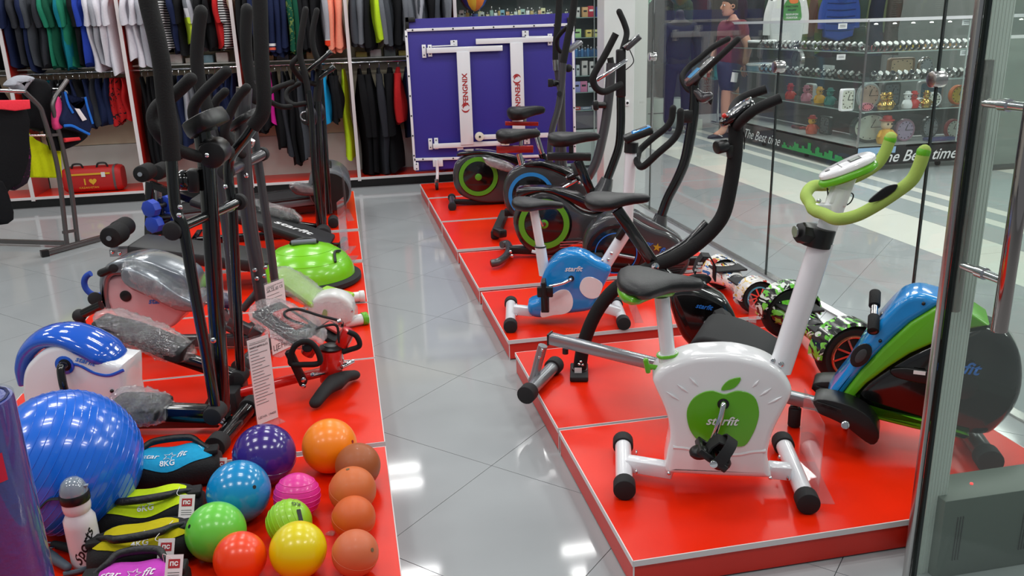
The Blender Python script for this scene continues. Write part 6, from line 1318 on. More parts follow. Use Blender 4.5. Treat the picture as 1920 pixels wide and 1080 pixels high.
def flatshirt(label, px, py, Y, w, h, m, sleeves=.45, name='shirt', hood=False, quilt=False):
    """garment hung face-on: torso, sleeves"""
    c = AY(px, py, Y); t = thing(name, label, name.replace('_', ' '), c); b = MB(); P_ = []
    out = [(-.18, 0), (-.5, -.10), (-.5, -1), (.5, -1), (.5, -.10), (.18, 0), (0, -.06)]
    b.shell([c+V((x*w, 0, z*h)) for x, z in out], V((0, .09, 0)), .03, 3, 2); b.build('cloth_body', m, t)
    for s in (-1, 1): MB().tube([c+V((s*w*.44, .045, -.10*h)), c+V((s*w*.58, .045, -.40*h)), c+V((s*w*.62, .04, -sleeves*h-.35*h))], [.085, .07, .055], 12, flatv=V((0, 1, 0)), flat=.5).build('sleeve', m, t)
    if hood: MB().sphere(c+V((0, .05, 0)), .13, 16, 10, (1, .6, 1)).build('hood', m, t)
    if quilt:
        for k in range(1, 6): MB().tube([c+V((-.5*w, -.003, -h*k/6)), c+V((0, -.012, -h*k/6-.01)), c+V((.5*w, -.003, -h*k/6))], .006, 6).build('quilt_seam', cloth((24, 44, 96)), t)
    return t
t = flatshirt('white long-sleeved shirt with green and orange print, above the kiosk', 1480, -6, 11.2, .46, .62, cloth((214, 216, 214)))
c = AY(1483, 8, 11.19)
MB().shell([AY(x_, y_, 11.185) for x_, y_ in [(1484, -6), (1498, 0), (1502, 20), (1500, 38), (1470, 38), (1468, 20), (1472, 6)]], V((0, -.004, 0)), .001, 1, 3).build('chest_print', mat('green_orange_print', (70, 140, 66), .6), t)
MB().shell([AY(x_, y_, 11.180) for x_, y_ in [(1480, -6), (1494, -4), (1496, 5), (1482, 6)]], V((0, -.004, 0)), .001, 1, 3).build('orange_print', mat('orange_print', (226, 120, 50), .6), t)
for s_, y_, w_, m_ in (('УЧАСТНИК', 12, .19, LBK), ('АКЦИИ', 19, .13, LBK), ('МАРАФОН', 27, .18, LBL), ('ПОКУПОК', 33, .17, LBL)): text(s_, m_, t, AY(1485, y_, 11.174), V((1, 0, 0)), Z, width=w_, bold=.02)
flatshirt('white hooded shirt with dark lacing hanging across the mall behind the man', 1352, -14, 12.2, .42, .62, cloth((206, 214, 214)), hood=True)
flatshirt('green printed hanging top at the pillar edge across the mall', 1234, -30, 12.1, .34, .55, cloth((60, 130, 100), ('print', (170, 220, 190), .52)))
flatshirt('olive green coat hanging above the kiosk beside the blue jacket', 1537, -26, 11.6, .46, .85, cloth((74, 96, 40)), name='coat')
flatshirt('blue padded hooded jacket hanging above the kiosk', 1580, -8, 11.4, .44, .55, cloth((36, 66, 140)), name='jacket', hood=True, quilt=True)
flatshirt('grey green coat hanging right of the blue padded jacket', 1632, -30, 11.7, .50, .85, cloth((104, 116, 84)), name='coat')
rk3 = thing('clothes_rack', 'long chrome hanging rail above the kiosk in the far shop', 'clothes rack', (6.4, 11.9, 0)); MB().cyl((4.4, 11.75, 1.95), (8.2, 11.75, 1.95), .014).build('rail', CHR, rk3)
for x in (4.4, 6.3, 8.2): MB().cyl((x, 11.75, .01), (x, 11.75, 1.95), .016).build('post', CHR, rk3); MB().bar((x, 11.55, .015), (x, 11.95, .015), .03, .03).build('foot', CHR, rk3)
for k in range(14):
    c_ = [(30, 34, 40), (44, 60, 52), (24, 30, 50), (60, 56, 50), (40, 24, 40)][k % 5]
    garment('coat', '%s dark coat from the left on the long rail of the far shop' % (NUM+['thirteenth', 'fourteenth'])[k], 'coat', 4.5+k*.27, 11.75, 1.95, .95, cloth(c_), 'dark coats in the far shop', .45, .13, 0, random.Random(k), .5)
# ================================================================== machines on the left platforms
FO2 = mat('foam_arm', (19, 19, 20), .65, bump=.15, scale=200, spec=.3)
def lap(p, z):  # put a point on height z
    return V((p.x, p.y, z))
# ---- tall black elliptical (front)
pl = Plane(-.48, 2.98, -13)
t = thing('elliptical_trainer', 'tall black elliptical trainer with white and blue flywheel housing, nearest on the left', 'elliptical trainer', (-.7, 3.05, .1))
DB = mat('deep_blue_plastic', (26, 92, 206), .12, coat=.7)
w = .16
WB = [(40, 712), (46, 690), (57, 676), (75, 660), (100, 650), (133, 650), (167, 664), (200, 680), (222, 684), (231, 690), (233, 740), (232, 775), (150, 800), (60, 790), (42, 750)]
bw = SH(pl, WB, w, 'flywheel_housing', WHT, t, bevel=.02, steps=3)
cr_ = MB().tube([pl.p(*q) for q in [(44, 716), (46, 686), (58, 655), (86, 632), (125, 627), (165, 640), (198, 658), (214, 668)]], [.014, .024, .030, .036, .040, .044, .044, .036], 24, flatv=pl.n, flat=(w/2+.012)/.044, round_end=True).build('blue_crescent', DB, t)
po = -w/2-.001
MB().tube([pl.p(x_, y_, po) for x_, y_ in [(132, 682), (150, 686), (178, 700), (205, 704), (232, 694)]], .006, 8, flatv=pl.n, flat=.4).build('blue_line', DB, bw)
discpart(pl, 122, 684, po+.001, .034, .006, 'crank_ring', DB, bw); discpart(pl, 122, 684, po-.004, .022, .005, 'crank_hole', BLK, bw)
logo(pl, 161, 677, po-.001, 38, LBB, bw, tilt=-.32)
bolts(bw, [pl.p(210, 733, po)], .007, BLK)
T(pl, [(122, 684, -.09), (114, 690, -.11), (118, 720, -.13), (124, 740, -.13)], .014, 'crank', GLB, t)
T(pl, [(330, 360, 0) if False else (378, 240), (388, 320), (396, 430), (404, 560), (412, 680), (419, 792)], .029, 'mast', GLB, t, n=14)
a, b2 = G(403, 838, .138), G(474, 757, .138); stab(t, a, b2, .030, GLB, 'front_stabiliser', L=.05)
bolts(t, [pl.p(417, 787, -.04), pl.p(414, 793, -.05), pl.p(400, 638, -.03)], .010)
MB().bar(lap(pl.p(415, 800), .15), lap(pl.p(180, 800), .15), .05, .05, bevel=.006).build('base_beam', GLB, t); MB().box(lap(pl.p(150, 800), .125), (.06, .42, .05), rz=math.radians(-13), bevel=.012).build('rear_stabiliser', GLB, t)
MB().bar(pl.p(390, 765, 0), pl.p(414, 725, 0), .035, .035, bevel=.004).build('gusset', GLB, t)
for off, up_, lo, fo in ((-.25, [(275, -40), (277, 0), (293, 67), (303, 120), (309, 180), (317, 240), (322, 300)], [(321, 290), (325, 350), (330, 395), (344, 430), (362, 530), (382, 640), (398, 730), (404, 772)], None),
                         (.25, [(484, -40), (487, 0), (489, 60), (491, 120), (495, 175), (492, 212), (474, 238)], [(480, 230), (462, 256), (438, 286), (429, 306), (429, 340), (435, 380), (440, 470), (446, 600), (451, 700)], None)):
    T(pl, [(a_, b_, off) for a_, b_ in up_], .0265, 'arm_grip', FO2, t, n=14); T(pl, [(a_, b_, off) for a_, b_ in lo], .018, 'swing_arm', GLB, t, n=14)
ax = MB().cyl(pl.p(330, 430, -.235), pl.p(447, 379, .25), .017, 16); ax.build('pivot_axle', GLB, t)
for q, off in (((325, 432), -.26), ((449, 378), .26)): c = pl.p(*q, off); MB().cyl(c-pl.n*.018, c+pl.n*.012, .030, 18, bev=.006).build('axle_cap', BLKM, t)
for q, off in (((344, 424), -.17), ((430, 387), .19)): c = pl.p(*q, off); MB().cyl(c-pl.n*.006, c+pl.n*.006, .021, 18).build('axle_washer', STEEL, t)
bolts(t, [pl.p(336, 403, -.27), pl.p(338, 388, -.26), pl.p(423, 350, .23)], .008)
# foot bars
MB().bar(pl.p(288, 771, -.25), pl.p(404, 776, -.25), .055, .05, bevel=.005).build('foot_bar', GLB, t); c = pl.p(404, 774, -.25); MB().cyl(c-pl.n*.035, c+pl.n*.035, .032, 18, bev=.006).build('foot_bar_joint', BLKM, t)
fb = MB().bar(pl.p(318, 663, .25), pl.p(449, 708, .25), .05, .045, bevel=.005).build('foot_bar', GLB, t); c = pl.p(449, 705, .25); MB().cyl(c-pl.n*.035, c+pl.n*.035, .032, 18, bev=.006).build('foot_bar_joint', BLKM, t); MB().box(lap(pl.p(447, 728, .25), .185), (.06, .07, .10), rz=-.2, bevel=.006).build('joint_shield', BLK, t)
def wrapped(root, pts, off, wd, th_, name='foot_plate', m=BLKM, k=1.25, wrapm=WRAP, pl=pl, dz=.03):
    P_ = [pl.p(x_, y_, off) for x_, y_ in pts]; p = MB().shell([q-pl.n*wd/2 for q in P_], pl.n*wd, .015, 3, 2).build(name, m, root)
    c = sum(P_, V((0, 0, 0)))/len(P_); far_ = max(P_, key=lambda q: (q-c).length); ax_ = (far_-c).normalized(); L = (far_-c).length*2.15; up_ = pl.n.cross(ax_); up_ = up_ if up_.z > 0 else -up_
    crinkle(c+Z*.006, (L, wd*1.2, th_*1.1+.015), Matrix((ax_, pl.n, up_)).transposed(), p, seed=int(c.x*50)); return p
wrapped(t, [(186, 596), (200, 600), (250, 612), (300, 630), (345, 648), (356, 645), (352, 668), (330, 668), (270, 642), (215, 622), (190, 612)], .25, .14, .09)
wrapped(t, [(210, 752), (240, 748), (300, 752), (312, 764), (300, 780), (260, 778), (230, 770)], -.25, .14, .08)
# fixed bar, console
T(pl, [(401, 296, -.02), (370, 293, -.06), (328, 278, -.14), (298, 252, -.19), (286, 222, -.19), (296, 198, -.18), (322, 182, -.17), (358, 148, -.16)], .0195, 'handlebar', FO2, t, n=14, round_end=True)
T(pl, [(401, 296, .02), (430, 285, .10), (402, 270, .16), (372, 240, .19), (362, 208, .18), (378, 178, .17), (424, 134, .16)], .0195, 'handlebar', FO2, t, n=14, round_end=True)
MB().cyl(pl.p(396, 291, -.06), pl.p(410, 280, .06), .045, 20, bev=.008).build('handlebar_clamp', BLK, t); bolts(t, [pl.p(406, 278, -.05), pl.p(415, 279, -.02), pl.p(388, 291, -.07)], .007)
c0, c1 = pl.p(348, 240, 0), pl.p(412, 205, 0); ctv = (c1-c0).normalized(); cu = pl.n.cross(ctv); cu = cu if cu.z > 0 else -cu; mm = Matrix((ctv, pl.n, cu)).transposed()
con = oval(MB(), c0, c1, pl.n, .19, -.04, .012, cu).build('console', BLK, t); MB().box((c0+c1)/2+cu*.0125-ctv*.01, (.05, .075, .003), m=mm).build('display', mat('sky_display', (60, 160, 220), .25), con)
T(pl, [(392, 245, 0), (386, 225, 0)], .03, 'console_neck', BLK, t, smooth=False)
tk = MB().bar(pl.p(375, 338, -.02), pl.p(352, 338, -.03), .06, .075, bevel=.008).build('tension_box', BLK, t); MB().cyl(pl.p(354, 338, -.03), pl.p(335, 338, -.04), .034, 16, bev=.008).build('tension_knob', GLB, tk)
T(pl, [(390, 265, -.03), (374, 272, -.05), (382, 280, -.03)], .002, 'cable', BLK, t)
# ---- grey wrapped elliptical behind it
pl = Plane(-.42, 3.85, -13)
t = thing('elliptical_trainer', 'grey elliptical trainer with pink-white housing still wrapped in plastic', 'elliptical trainer', (-.7, 3.95, .1))
w = .16
PKW = mat('pink_white_plastic', (216, 176, 180), .25, coat=.3); SLV = mat('silver_cover', (140, 146, 152), .18, metal=.5, coat=.5)
body = SH(pl, [(198, 540), (203, 524), (218, 518), (245, 520), (280, 540), (320, 562), (352, 572), (350, 585), (338, 597), (325, 612), (300, 618), (240, 606), (205, 580)], w, 'flywheel_housing', PKW, t, bevel=.02)
SH(pl, [(187, 560), (183, 535), (188, 510), (205, 493), (245, 485), (280, 490), (320, 505), (350, 520), (362, 560), (352, 574), (318, 563), (275, 541), (243, 521), (216, 518), (203, 526), (199, 560), (204, 582), (192, 578)], w+.03, 'silver_cover', SLV, t, bevel=.02, steps=4)
logo(pl, 297, 564, -w/2-.001, 38, LBB, body); discpart(pl, 236, 555, -w/2, .026, .005, 'crank_hole', BLK, body)
T(pl, [(212, 503, -w/2-.03), (190, 512, -w/2-.03)], .018, 'top_lever', BLK, t, smooth=False, round_end=True); bolts(t, [pl.p(213, 503, -w/2-.05)], .02, BLKM)
wrapped(t, [(248, 492), (275, 496), (315, 515), (350, 540), (382, 556), (378, 572), (345, 570), (300, 548), (262, 530), (245, 512)], -.06, .20, .10, 'shaped_cover', SLV, pl=pl)
MB().torus(pl.p(180, 533, .05), pl.n, .055, .014, 24, 10, a0=.5, a1=5.2).build('blue_loop', mat('blue_foam', (30, 70, 170), .7), t); MB().cyl(pl.p(178, 560, -.12), pl.p(178, 560, .02), .03, 18, bev=.006).build('roller', BLKM, t)
T(pl, [(148, 592, -.22), (190, 572, -.22)], .020, 'crank_bar', GLB, t, smooth=False); MB().sphere(pl.p(149, 592, -.22), .030, 14, 8).build('bar_end', BLKM, t); T(pl, [(150, 592, -.22), (157, 615, -.22)], .016, 'bar_link', GLB, t, smooth=False)
MB().bar(lap(pl.p(180, 620), .14), lap(pl.p(470, 640), .14), .05, .05, bevel=.006).build('base_beam', GRYM, t); MB().box(lap(pl.p(170, 600), .125), (.06, .44, .05), rz=math.radians(-13), bevel=.012).build('rear_stabiliser', BLK, t)
a, b2 = G(447, 690, .135), G(500, 645, .135); stab(t, a, b2, .030, GRYM, 'front_stabiliser', L=.05, rr=1.15); MB().bar(pl.p(487, 615), lap(pl.p(478, 650), .15), .06, .05, bevel=.005).build('frame_block', GRYM, t)
T(pl, [(458, 165), (455, 230), (458, 320), (468, 420), (482, 500), (497, 590)], .034, 'mast', GRYM, t, n=16)
for off, gq, lo in ((-.16, [(377, 22), (372, 60), (369, 110), (376, 160), (392, 215)], [(390, 205), (404, 270), (413, 340), (430, 480), (440, 600), (446, 625)]),
                    (.20, [(463, 18), (461, 60), (463, 110), (470, 150), (477, 185)], [(475, 150), (472, 210), (482, 290), (494, 370), (505, 450), (519, 555)])):
    T(pl, [(a_, b_, off) for a_, b_ in gq], .0265, 'arm_grip', FO2, t, n=14, round_end=True); T(pl, [(a_, b_, off) for a_, b_ in lo], .020, 'swing_arm', GRYM, t, n=14)
bolts(t, [pl.p(478, 506, -.04), pl.p(498, 501, -.04), pl.p(482, 522, -.04), pl.p(496, 517, -.04), pl.p(462, 329, -.04)], .010)
T(pl, [(430, 322, -.25), (452, 310, 0), (490, 290, .2)], .024, 'pivot_axle', GRYM, t, smooth=False); 
for q, off in (((424, 322), -.27), ((491, 289), .22)): c = pl.p(*q, off); MB().cyl(c-pl.n*.02, c+pl.n*.02, .032, 18, bev=.006).build('axle_cap', BLKM, t)
T(pl, [(455, 290, -.02), (440, 278, -.1), (421, 250, -.16), (430, 215, -.16), (445, 185, -.16), (462, 165, -.16)], .019, 'handlebar', FO2, t, n=14, round_end=True)
T(pl, [(452, 275, .02), (430, 250, .08), (408, 215, .12), (404, 192, .12), (422, 172, .12)], .019, 'handlebar', FO2, t, n=14, round_end=True)
T(pl, [(455, 272, 0), (468, 272, .06), (472, 262, .06)], .016, 'chrome_tube', STEEL, t)
c0, c1 = pl.p(430, 240, 0), pl.p(484, 205, 0); ctv = (c1-c0).normalized(); cu = pl.n.cross(ctv); cu = cu if cu.z > 0 else -cu
con = oval(MB(), c0, c1, pl.n, .17, -.02, .012, cu).build('console', BLK, t)
MB().bar(pl.p(430, 600, -.16), pl.p(470, 620, -.16), .04, .04, bevel=.004).build('foot_bar', GRYM, t); MB().bar(pl.p(415, 585, .1), pl.p(440, 612, .1), .03, .06, bevel=.004).build('frame_plate', SIL, t)
T(pl, [(420, 610, 0), (450, 622, 0), (475, 610, 0)], .02, 'lower_tube', GRYM, t); T(pl, [(455, 580, 0), (485, 545, 0)], .018, 'brace_tube', GRYM, t, smooth=False)
wrapped(t, [(372, 545), (395, 548), (430, 556), (446, 566), (440, 575), (400, 568), (374, 560)], .1, .10, .05, 'foot_plate', mat('navy_plastic', (24, 42, 96), .3), pl=pl)
# ---- far elliptical
pl = Plane(-.2, 6.2, 0)
t = thing('elliptical_trainer', 'black elliptical trainer with two slanted screens farther back on the left', 'elliptical trainer', (-.2, 6.25, .1))
T(pl, [(592, 190), (595, 260), (598, 340), (603, 432)], .040, 'mast', GLB, t, n=14); T(pl, [(600, 130), (596, 170), (593, 200)], .03, 'mast_top', BLK, t)
for off, gq in ((-.22, [(573, 18), (566, 60), (562, 100), (572, 140), (578, 175)]), (.18, [(594, 20), (586, 60), (588, 90), (598, 120), (600, 150)])): T(pl, [(a_, b_, off) for a_, b_ in gq], .021, 'arm_grip', FO2, t, round_end=True)
T(pl, [(600, 150, .2), (604, 200, .2), (610, 290, .2), (617, 400, .2)], .024, 'swing_arm', GLB, t); T(pl, [(578, 170, -.22), (584, 220, -.22), (590, 320, -.22), (600, 425, -.22)], .022, 'swing_arm', GLB, t)
for q in ([(545, 200, -.05), (528, 200, -.12), (509, 192, -.2), (502, 182, -.22), (512, 168, -.22), (548, 154, -.22)], [(572, 194, .0), (552, 196, .06), (538, 186, .12), (540, 170, .15), (560, 157, .15)], [(600, 160, 0), (572, 152, -.05), (555, 136, -.15), (548, 120, -.2), (562, 104, -.2)]): T(pl, q, .018, 'handlebar', FO2, t, round_end=True)
for a, b2, w_ in (((578, 132), (622, 96), 'left'), ((598, 146), (628, 124), 'right')):
    c0, c1 = pl.p(*a), pl.p(*b2); ctv = (c1-c0).normalized(); cu = pl.n.cross(ctv); cu = cu if cu.z > 0 else -cu; mm = Matrix((ctv, pl.n, cu)).transposed(); con = MB().box((c0+c1)/2, ((c1-c0).length, .26, .03), m=mm, bevel=.008).build('console', GLB, t); MB().box(c1-ctv*.02+cu*.012, (.03, .24, .016), m=mm, bevel=.003).build('silver_edge', SIL, con)
for px, py, off in ((583, 218, -.1), (598, 210, .1)): MB().sphere(pl.p(px, py, off), .055, 18, 10, (.8, 1, 1.3)).build('pivot_cover', BLK, t)
MB().cyl(pl.p(572, 222, -.12), pl.p(580, 222, -.08), .045, 12, bev=.008).build('tension_knob', BLKM, t); MB().torus(pl.p(572, 218, -.12), pl.n, .03, .006, 20, 6).build('knob_ring', SIL, t)
bolts(t, [pl.p(594, 367, -.045), pl.p(594, 380, -.045)], .014)
c = G(606, 436, .155); MB().cyl(c-V((0, .09, 0)), c+V((0, .04, 0)), .055, 22, bev=.01).build('foot_joint', BLKM, t); c = G(625, 415, .14); MB().cyl(c-V((0, .06, 0)), c+V((0, .06, 0)), .04, 18, bev=.008).build('foot_joint', BLKM, t)
MB().bar(pl.p(560, 422, 0), pl.p(603, 428, 0), .05, .05, bevel=.005).build('foot_bar', GLB, t)
c = G(606, 440, .13); MB().bar(V((c.x-.9, c.y+.1, .13)), V((c.x, c.y+.1, .13)), .05, .05, bevel=.006).build('base_beam', GLB, t); MB().bar(V((c.x-.88, c.y-.12, .13)), V((c.x-.88, c.y+.36, .13)), .05, .05, bevel=.012).build('rear_stabiliser', GLB, t)
# wrapped foot bar lying across
pl2 = Plane(-.4, 6.0, 0); wrapped(t, [(462, 372), (480, 378), (510, 392), (545, 402), (562, 412), (550, 420), (520, 412), (485, 396), (464, 388)], -.2, .14, .08, 'foot_plate', BLKM, pl=pl2)
# ---- treadmill
pl = Plane(-.6, 6.95, 0)
t = thing('treadmill', 'grey treadmill with round motor hood at the far end of the left platforms', 'treadmill', (-.65, 7.0, .1))
TG = mat('treadmill_grey', (92, 96, 100), .3, coat=.2)
MB().box((-.75, 7.05, .185), (1.25, .50, .05), bevel=.008, m=Matrix.Rotation(-.06, 3, 'Y')).build('running_deck', TG, t); MB().box((-.78, 7.05, .213), (1.15, .40, .012), m=Matrix.Rotation(-.06, 3, 'Y')).build('belt', mat('belt_black', (26, 26, 28), .6), t)
for y in (6.83, 7.27): MB().box((-.75, y, .218), (1.2, .05, .02), bevel=.004, m=Matrix.Rotation(-.06, 3, 'Y')).build('side_rail', BLK, t)
c = pl.p(619, 358); MB().cyl((c.x, 6.76, .30), (c.x, 7.34, .30), .17, 36, bev=.03).build('motor_hood', TG, t); MB().cyl((c.x, 6.757, .29), (c.x, 6.75, .29), .15, 32).build('hood_disc', BLK, t); MB().box((c.x-.02, 6.98, .46), (.10, .30, .06), bevel=.015).build('hood_top', BLK, t)
wrapped(t, [(545, 350), (560, 345), (585, 350), (600, 356), (590, 366), (555, 364)], -.18, .07, .06, 'grip', GRYM, pl=pl)
MB().bar((-1.35, 6.9, .14), (-.1, 6.9, .14), .05, .05).build('base_beam', GLB, t)
# ---- benches
BV = mat('bench_vinyl', (30, 31, 33), .5, bump=.06, scale=200)
def bench(label, c0, c1, n_off, width, th, loc):
    t = thing('sit_up_bench', label, 'bench', loc); d = (c1-c0).normalized(); sd = Z.cross(d).normalized(); u = d.cross(sd); m = Matrix((d, sd, u)).transposed()
    MB().box((c0+c1)/2, ((c1-c0).length, width, th), m=m, bevel=.018).build('pad', BV, t); MB().bar(c0-u*.055+d*.1, c1-u*.055-d*.05, .05, .04, bevel=.004).build('frame_tube', GLB, t); return t, d, sd, u
pl = Plane(-.25, 5.62, -8)
c0, c1 = pl.p(368, 370, 0), pl.p(622, 456, 0)
t, d, sd, u = bench('upper black sit-up bench with white lettering, behind the lime dome', c0, c1, 0, .32, .05, (-.6, 5.6, .1))
text('starfit', LBL, t, c1-d*.26+u*.0262-sd*.03, d, sd, width=.26, shear=.35, bold=.02)
MB().cyl(lap(c1+sd*-.20+d*.06, .125), lap(c1+sd*.20+d*.06, .125), .024, 16).build('front_foot', GLB, t); MB().bar(c1-d*.02-u*.03, lap(c1+d*.06, .13), .04, .04).build('foot_arm', GLB, t)
MB().bar(pl.p(281, 340, 0), lap(pl.p(272, 440, 0), .12), .045, .045, bevel=.004).build('upright', GLB, t); MB().bar(pl.p(281, 345, 0), c0+d*.05-u*.03, .04, .04).build('upright_arm', GLB, t)
for off in (-.2, .12): cc = pl.p(264+(off+.2)*90, 327-(off+.2)*10, off); MB().cyl(cc, cc+pl.n*.16, .052, 22, bev=.012).build('foam_roller', FOAM, t)
MB().cyl(pl.p(262, 327, -.24), pl.p(285, 322, .3), .014, 12).build('roller_bar', CHR, t)
a_, b_ = lap(pl.p(272, 440, -.22), .13), lap(pl.p(272, 440, .22), .13); MB().cyl(a_, b_, .025, 14).build('rear_foot', GLB, t)
MB().tube([pl.p(296, 350, .1), pl.p(300, 395, .1), pl.p(312, 430, .1), lap(pl.p(318, 450, .1), .11)], .022, 12).build('rear_leg', SIL, t)
DBL = mat('dumbbell_blue', (34, 66, 176), .45)
for k, (px, py) in enumerate(((300, 386), (306, 415), (326, 447))):
    c = Plane(-1.1, 5.45, -8).p(px, py); 
    if k == 2: c.z = .1+.055
    dm = thing('dumbbell', '%s blue dumbbell beside the silver bench leg' % ('upper', 'middle', 'lowest')[k], 'dumbbell', c); ax_ = V((.5, .85, 0)).normalized()
    for s in (-1, 1): MB().cyl(c+ax_*s*.045, c+ax_*s*.105, .055, 8, bev=.010).build('head', DBL, dm)
    MB().cyl(c-ax_*.05, c+ax_*.05, .016, 12).build('grip', BLK, dm)
hr = thing('dumbbell_rack', 'small black upright holder of the blue dumbbells', 'rack', (-1.1, 5.45, .1)); q = Plane(-1.1, 5.47, -8)
MB().bar(lap(q.p(304, 440), .105), q.p(300, 370), .03, .03, bevel=.004).build('post', GLB, hr)
for (px, py) in ((300, 386), (306, 415)): MB().box(q.p(px, py)-Z*.062, (.13, .16, .014), bevel=.003).build('cradle', BLK, hr)
MB().box(lap(q.p(304, 440), .106), (.24, .24, .012), bevel=.003).build('foot_plate', BLK, hr)
pl = Plane(-.25, 4.92, -8)
c0, c1 = pl.p(255, 459, 0), pl.p(628, 541, 0)
c1.z = max(c1.z, .17)
t, d, sd, u = bench('lower black sit-up bench with foam rollers and silver plate, in front of the lime dome', c0, c1, 0, .30, .07, (-.7, 5.0, .1))
t['label'] = 'lower black sit-up bench with foam rollers and silver end plate'
text('starfit', LBL, t, c1-d*.20+u*.0362-sd*.03, d, sd, width=.28, shear=.35, bold=.02)
SH(pl, [(204, 467), (246, 465), (247, 480), (206, 482)], .06, 'end_plate', SIL, t, off=-.05, bevel=.004, smooth=0); bolts(t, [pl.p(210, 473, -.055), pl.p(224, 475, -.055)], .010)
MB().bar(pl.p(215, 475, 0), pl.p(213, 450, 0), .03, .03).build('roller_post', SIL, t)
c = pl.p(206, 446, -.16); MB().cyl(c, c+pl.n*.15, .060, 24, bev=.014).build('foam_roller', FOAM, t); c = pl.p(220, 433, .04); MB().cyl(c, c+pl.n*.15, .055, 24, bev=.014).build('foam_roller', FOAM, t); MB().cyl(pl.p(204, 447, -.2), pl.p(228, 425, .22), .014, 12).build('roller_bar', CHR, t)
MB().bar(c0+d*.12-u*.05, lap(c0+d*.05, .115), .04, .04).build('rear_leg', GLB, t); MB().cyl(lap(c0+d*.05-sd*.2, .125), lap(c0+d*.05+sd*.2, .125), .024, 14).build('rear_foot', GLB, t)
MB().cyl(lap(c1-d*.02-sd*.18, .125), lap(c1-d*.02+sd*.18, .125), .024, 14).build('front_foot', GLB, t)
# ---- lime dome trainer
c = G(578, 528, .1); R0 = .275
t = thing('balance_dome', 'lime green inflated balance dome with black rim', 'balance trainer', (c.x, c.y, .1))
LMG = mat('lime_rubber', (122, 204, 22), .25, coat=.3)
MB().lathe([(R0+.02, 0), (R0+.035, .012), (R0+.035, .035), (R0+.02, .045), (R0, .046)], c, Z, 56).build('base_disc', BLKM, t)
MB().lathe([(R0*math.cos(a), .046+.19*math.sin(a)) for a in [PI/2*k/12 for k in range(13)]], c, Z, 56).build('dome', LMG, t)
for rr_ in (.85, .6): z_ = .046+.19*math.sqrt(1-rr_*rr_); MB().torus(c+Z*z_, Z, R0*rr_, .002, 48, 6).build('moulded_ring', LMG, t)
# exercise band with handle on it
def onD(x, y): r2 = (x*x+y*y)/(R0*R0); return c+V((x, y, .046+.19*math.sqrt(max(0, 1-r2))+.012))
eb = thing('exercise_band', 'black exercise band with a looped handle lying on the lime dome', 'exercise band', onD(-.02, .02))
MB().tube([onD(-.06+.0, .26), onD(-.05, .15), onD(-.01, .06)], .006, 8).build('cord', BLK, eb); pts = [onD(.0+.075*math.cos(a), -.02+.085*math.sin(a)) for a in [PI*.0+PI*k/12 for k in range(13)]]
MB().tube(pts, .009, 8).build('strap', BLK, eb); MB().cyl(onD(-.07, -.03)+Z*.006, onD(.07, -.03)+Z*.006, .015, 14, bev=.003).build('handle', mat('grey_foam', (110, 116, 124), .6), eb)
MB().tube([onD(.20, -.05), onD(.17, -.10), onD(.17, -.17)], .008, 8).build('second_loop', BLK, eb)
# ---- green and white stepper
pl = Plane(-.16, 4.06, -8)
t = thing('stepper', 'lime and white mini stepper wrapped in clear plastic at the platform edge', 'stepper', (-.2, 4.05, .1))
LP = mat('pale_lime_plastic', (158, 208, 70), .35); WH2 = mat('stepper_white', (224, 224, 222), .25, coat=.3)
def plate(root, q, th, m, name='foot_plate'):
    b = MB(); P_ = [V(x) for x in q]; nrm = (P_[1]-P_[0]).cross(P_[2]-P_[0]).normalized(); nrm = nrm if nrm.z > 0 else -nrm; b.shell([p-nrm*th for p in crv(P_, 3, True)], nrm*th, th*.3, 3, 0); return b.build(name, m, root), nrm
f0, f1 = pl.p(520, 508, .10), pl.p(602, 568, .0); dv = (f1-f0).normalized(); sv_ = Z.cross(dv).normalized(); 
def tray(root, a, b2, wd, m, name='foot_plate', th=.03, rim=True):
    dv = (b2-a).normalized(); sv_ = Z.cross(dv).normalized(); u = dv.cross(sv_); L = (b2-a).length; o = MB().box((a+b2)/2, (L, wd, th), m=Matrix((dv, sv_, u)).transposed(), bevel=min(.014, th*.45)).build(name, m, root); return o, dv, sv_, u
p1, dv, sv_, u = tray(t, f0, f1, .15, LP)
p2, *_ = tray(t, pl.p(600, 545, .16), pl.p(655, 560, .10), .13, LP)
crinkle((f0+f1)/2, ((f1-f0).length*1.15, .19, .08), Matrix((dv, sv_, u)).transposed(), p1, seed=3)
SH(pl, [(575, 590), (590, 560), (625, 552), (655, 565), (662, 590), (650, 612), (600, 612)], .12, 'housing', WH2, t, bevel=.02); crinkle(pl.p(618, 585, -.02), (.27, .17, .15), Matrix.Identity(3), t, seed=4, amp=.12)
MB().shell([pl.p(x_, y_, -.062) for x_, y_ in [(604, 588), (608, 580), (614, 584), (612, 596), (606, 596)]], -pl.n*.002, .0005, 1, 3).build('green_emblem', GRN, t)
for (a, b2) in (((640, 560), (675, 556)), ((645, 605), (680, 598))):
    A, B = G(*a, .13), G(*b2, .13); o = MB().cyl(A, B, .028, 18).build('foot_cylinder', WH2, t); d_ = (B-A).normalized(); MB().cyl(B-d_*.005, B+d_*.025, .033, 18, bev=.004).build('lime_cap', GRN if a[0] == 645 else WH2, t)
MB().cyl(pl.p(640, 585, -.05), pl.p(662, 583, -.05), .008, 10).build('piston_rod', CHR, t)
MB().bar(lap(pl.p(560, 640), .12), lap(pl.p(650, 640), .12), .04, .03).build('base_bar', WH2, t)
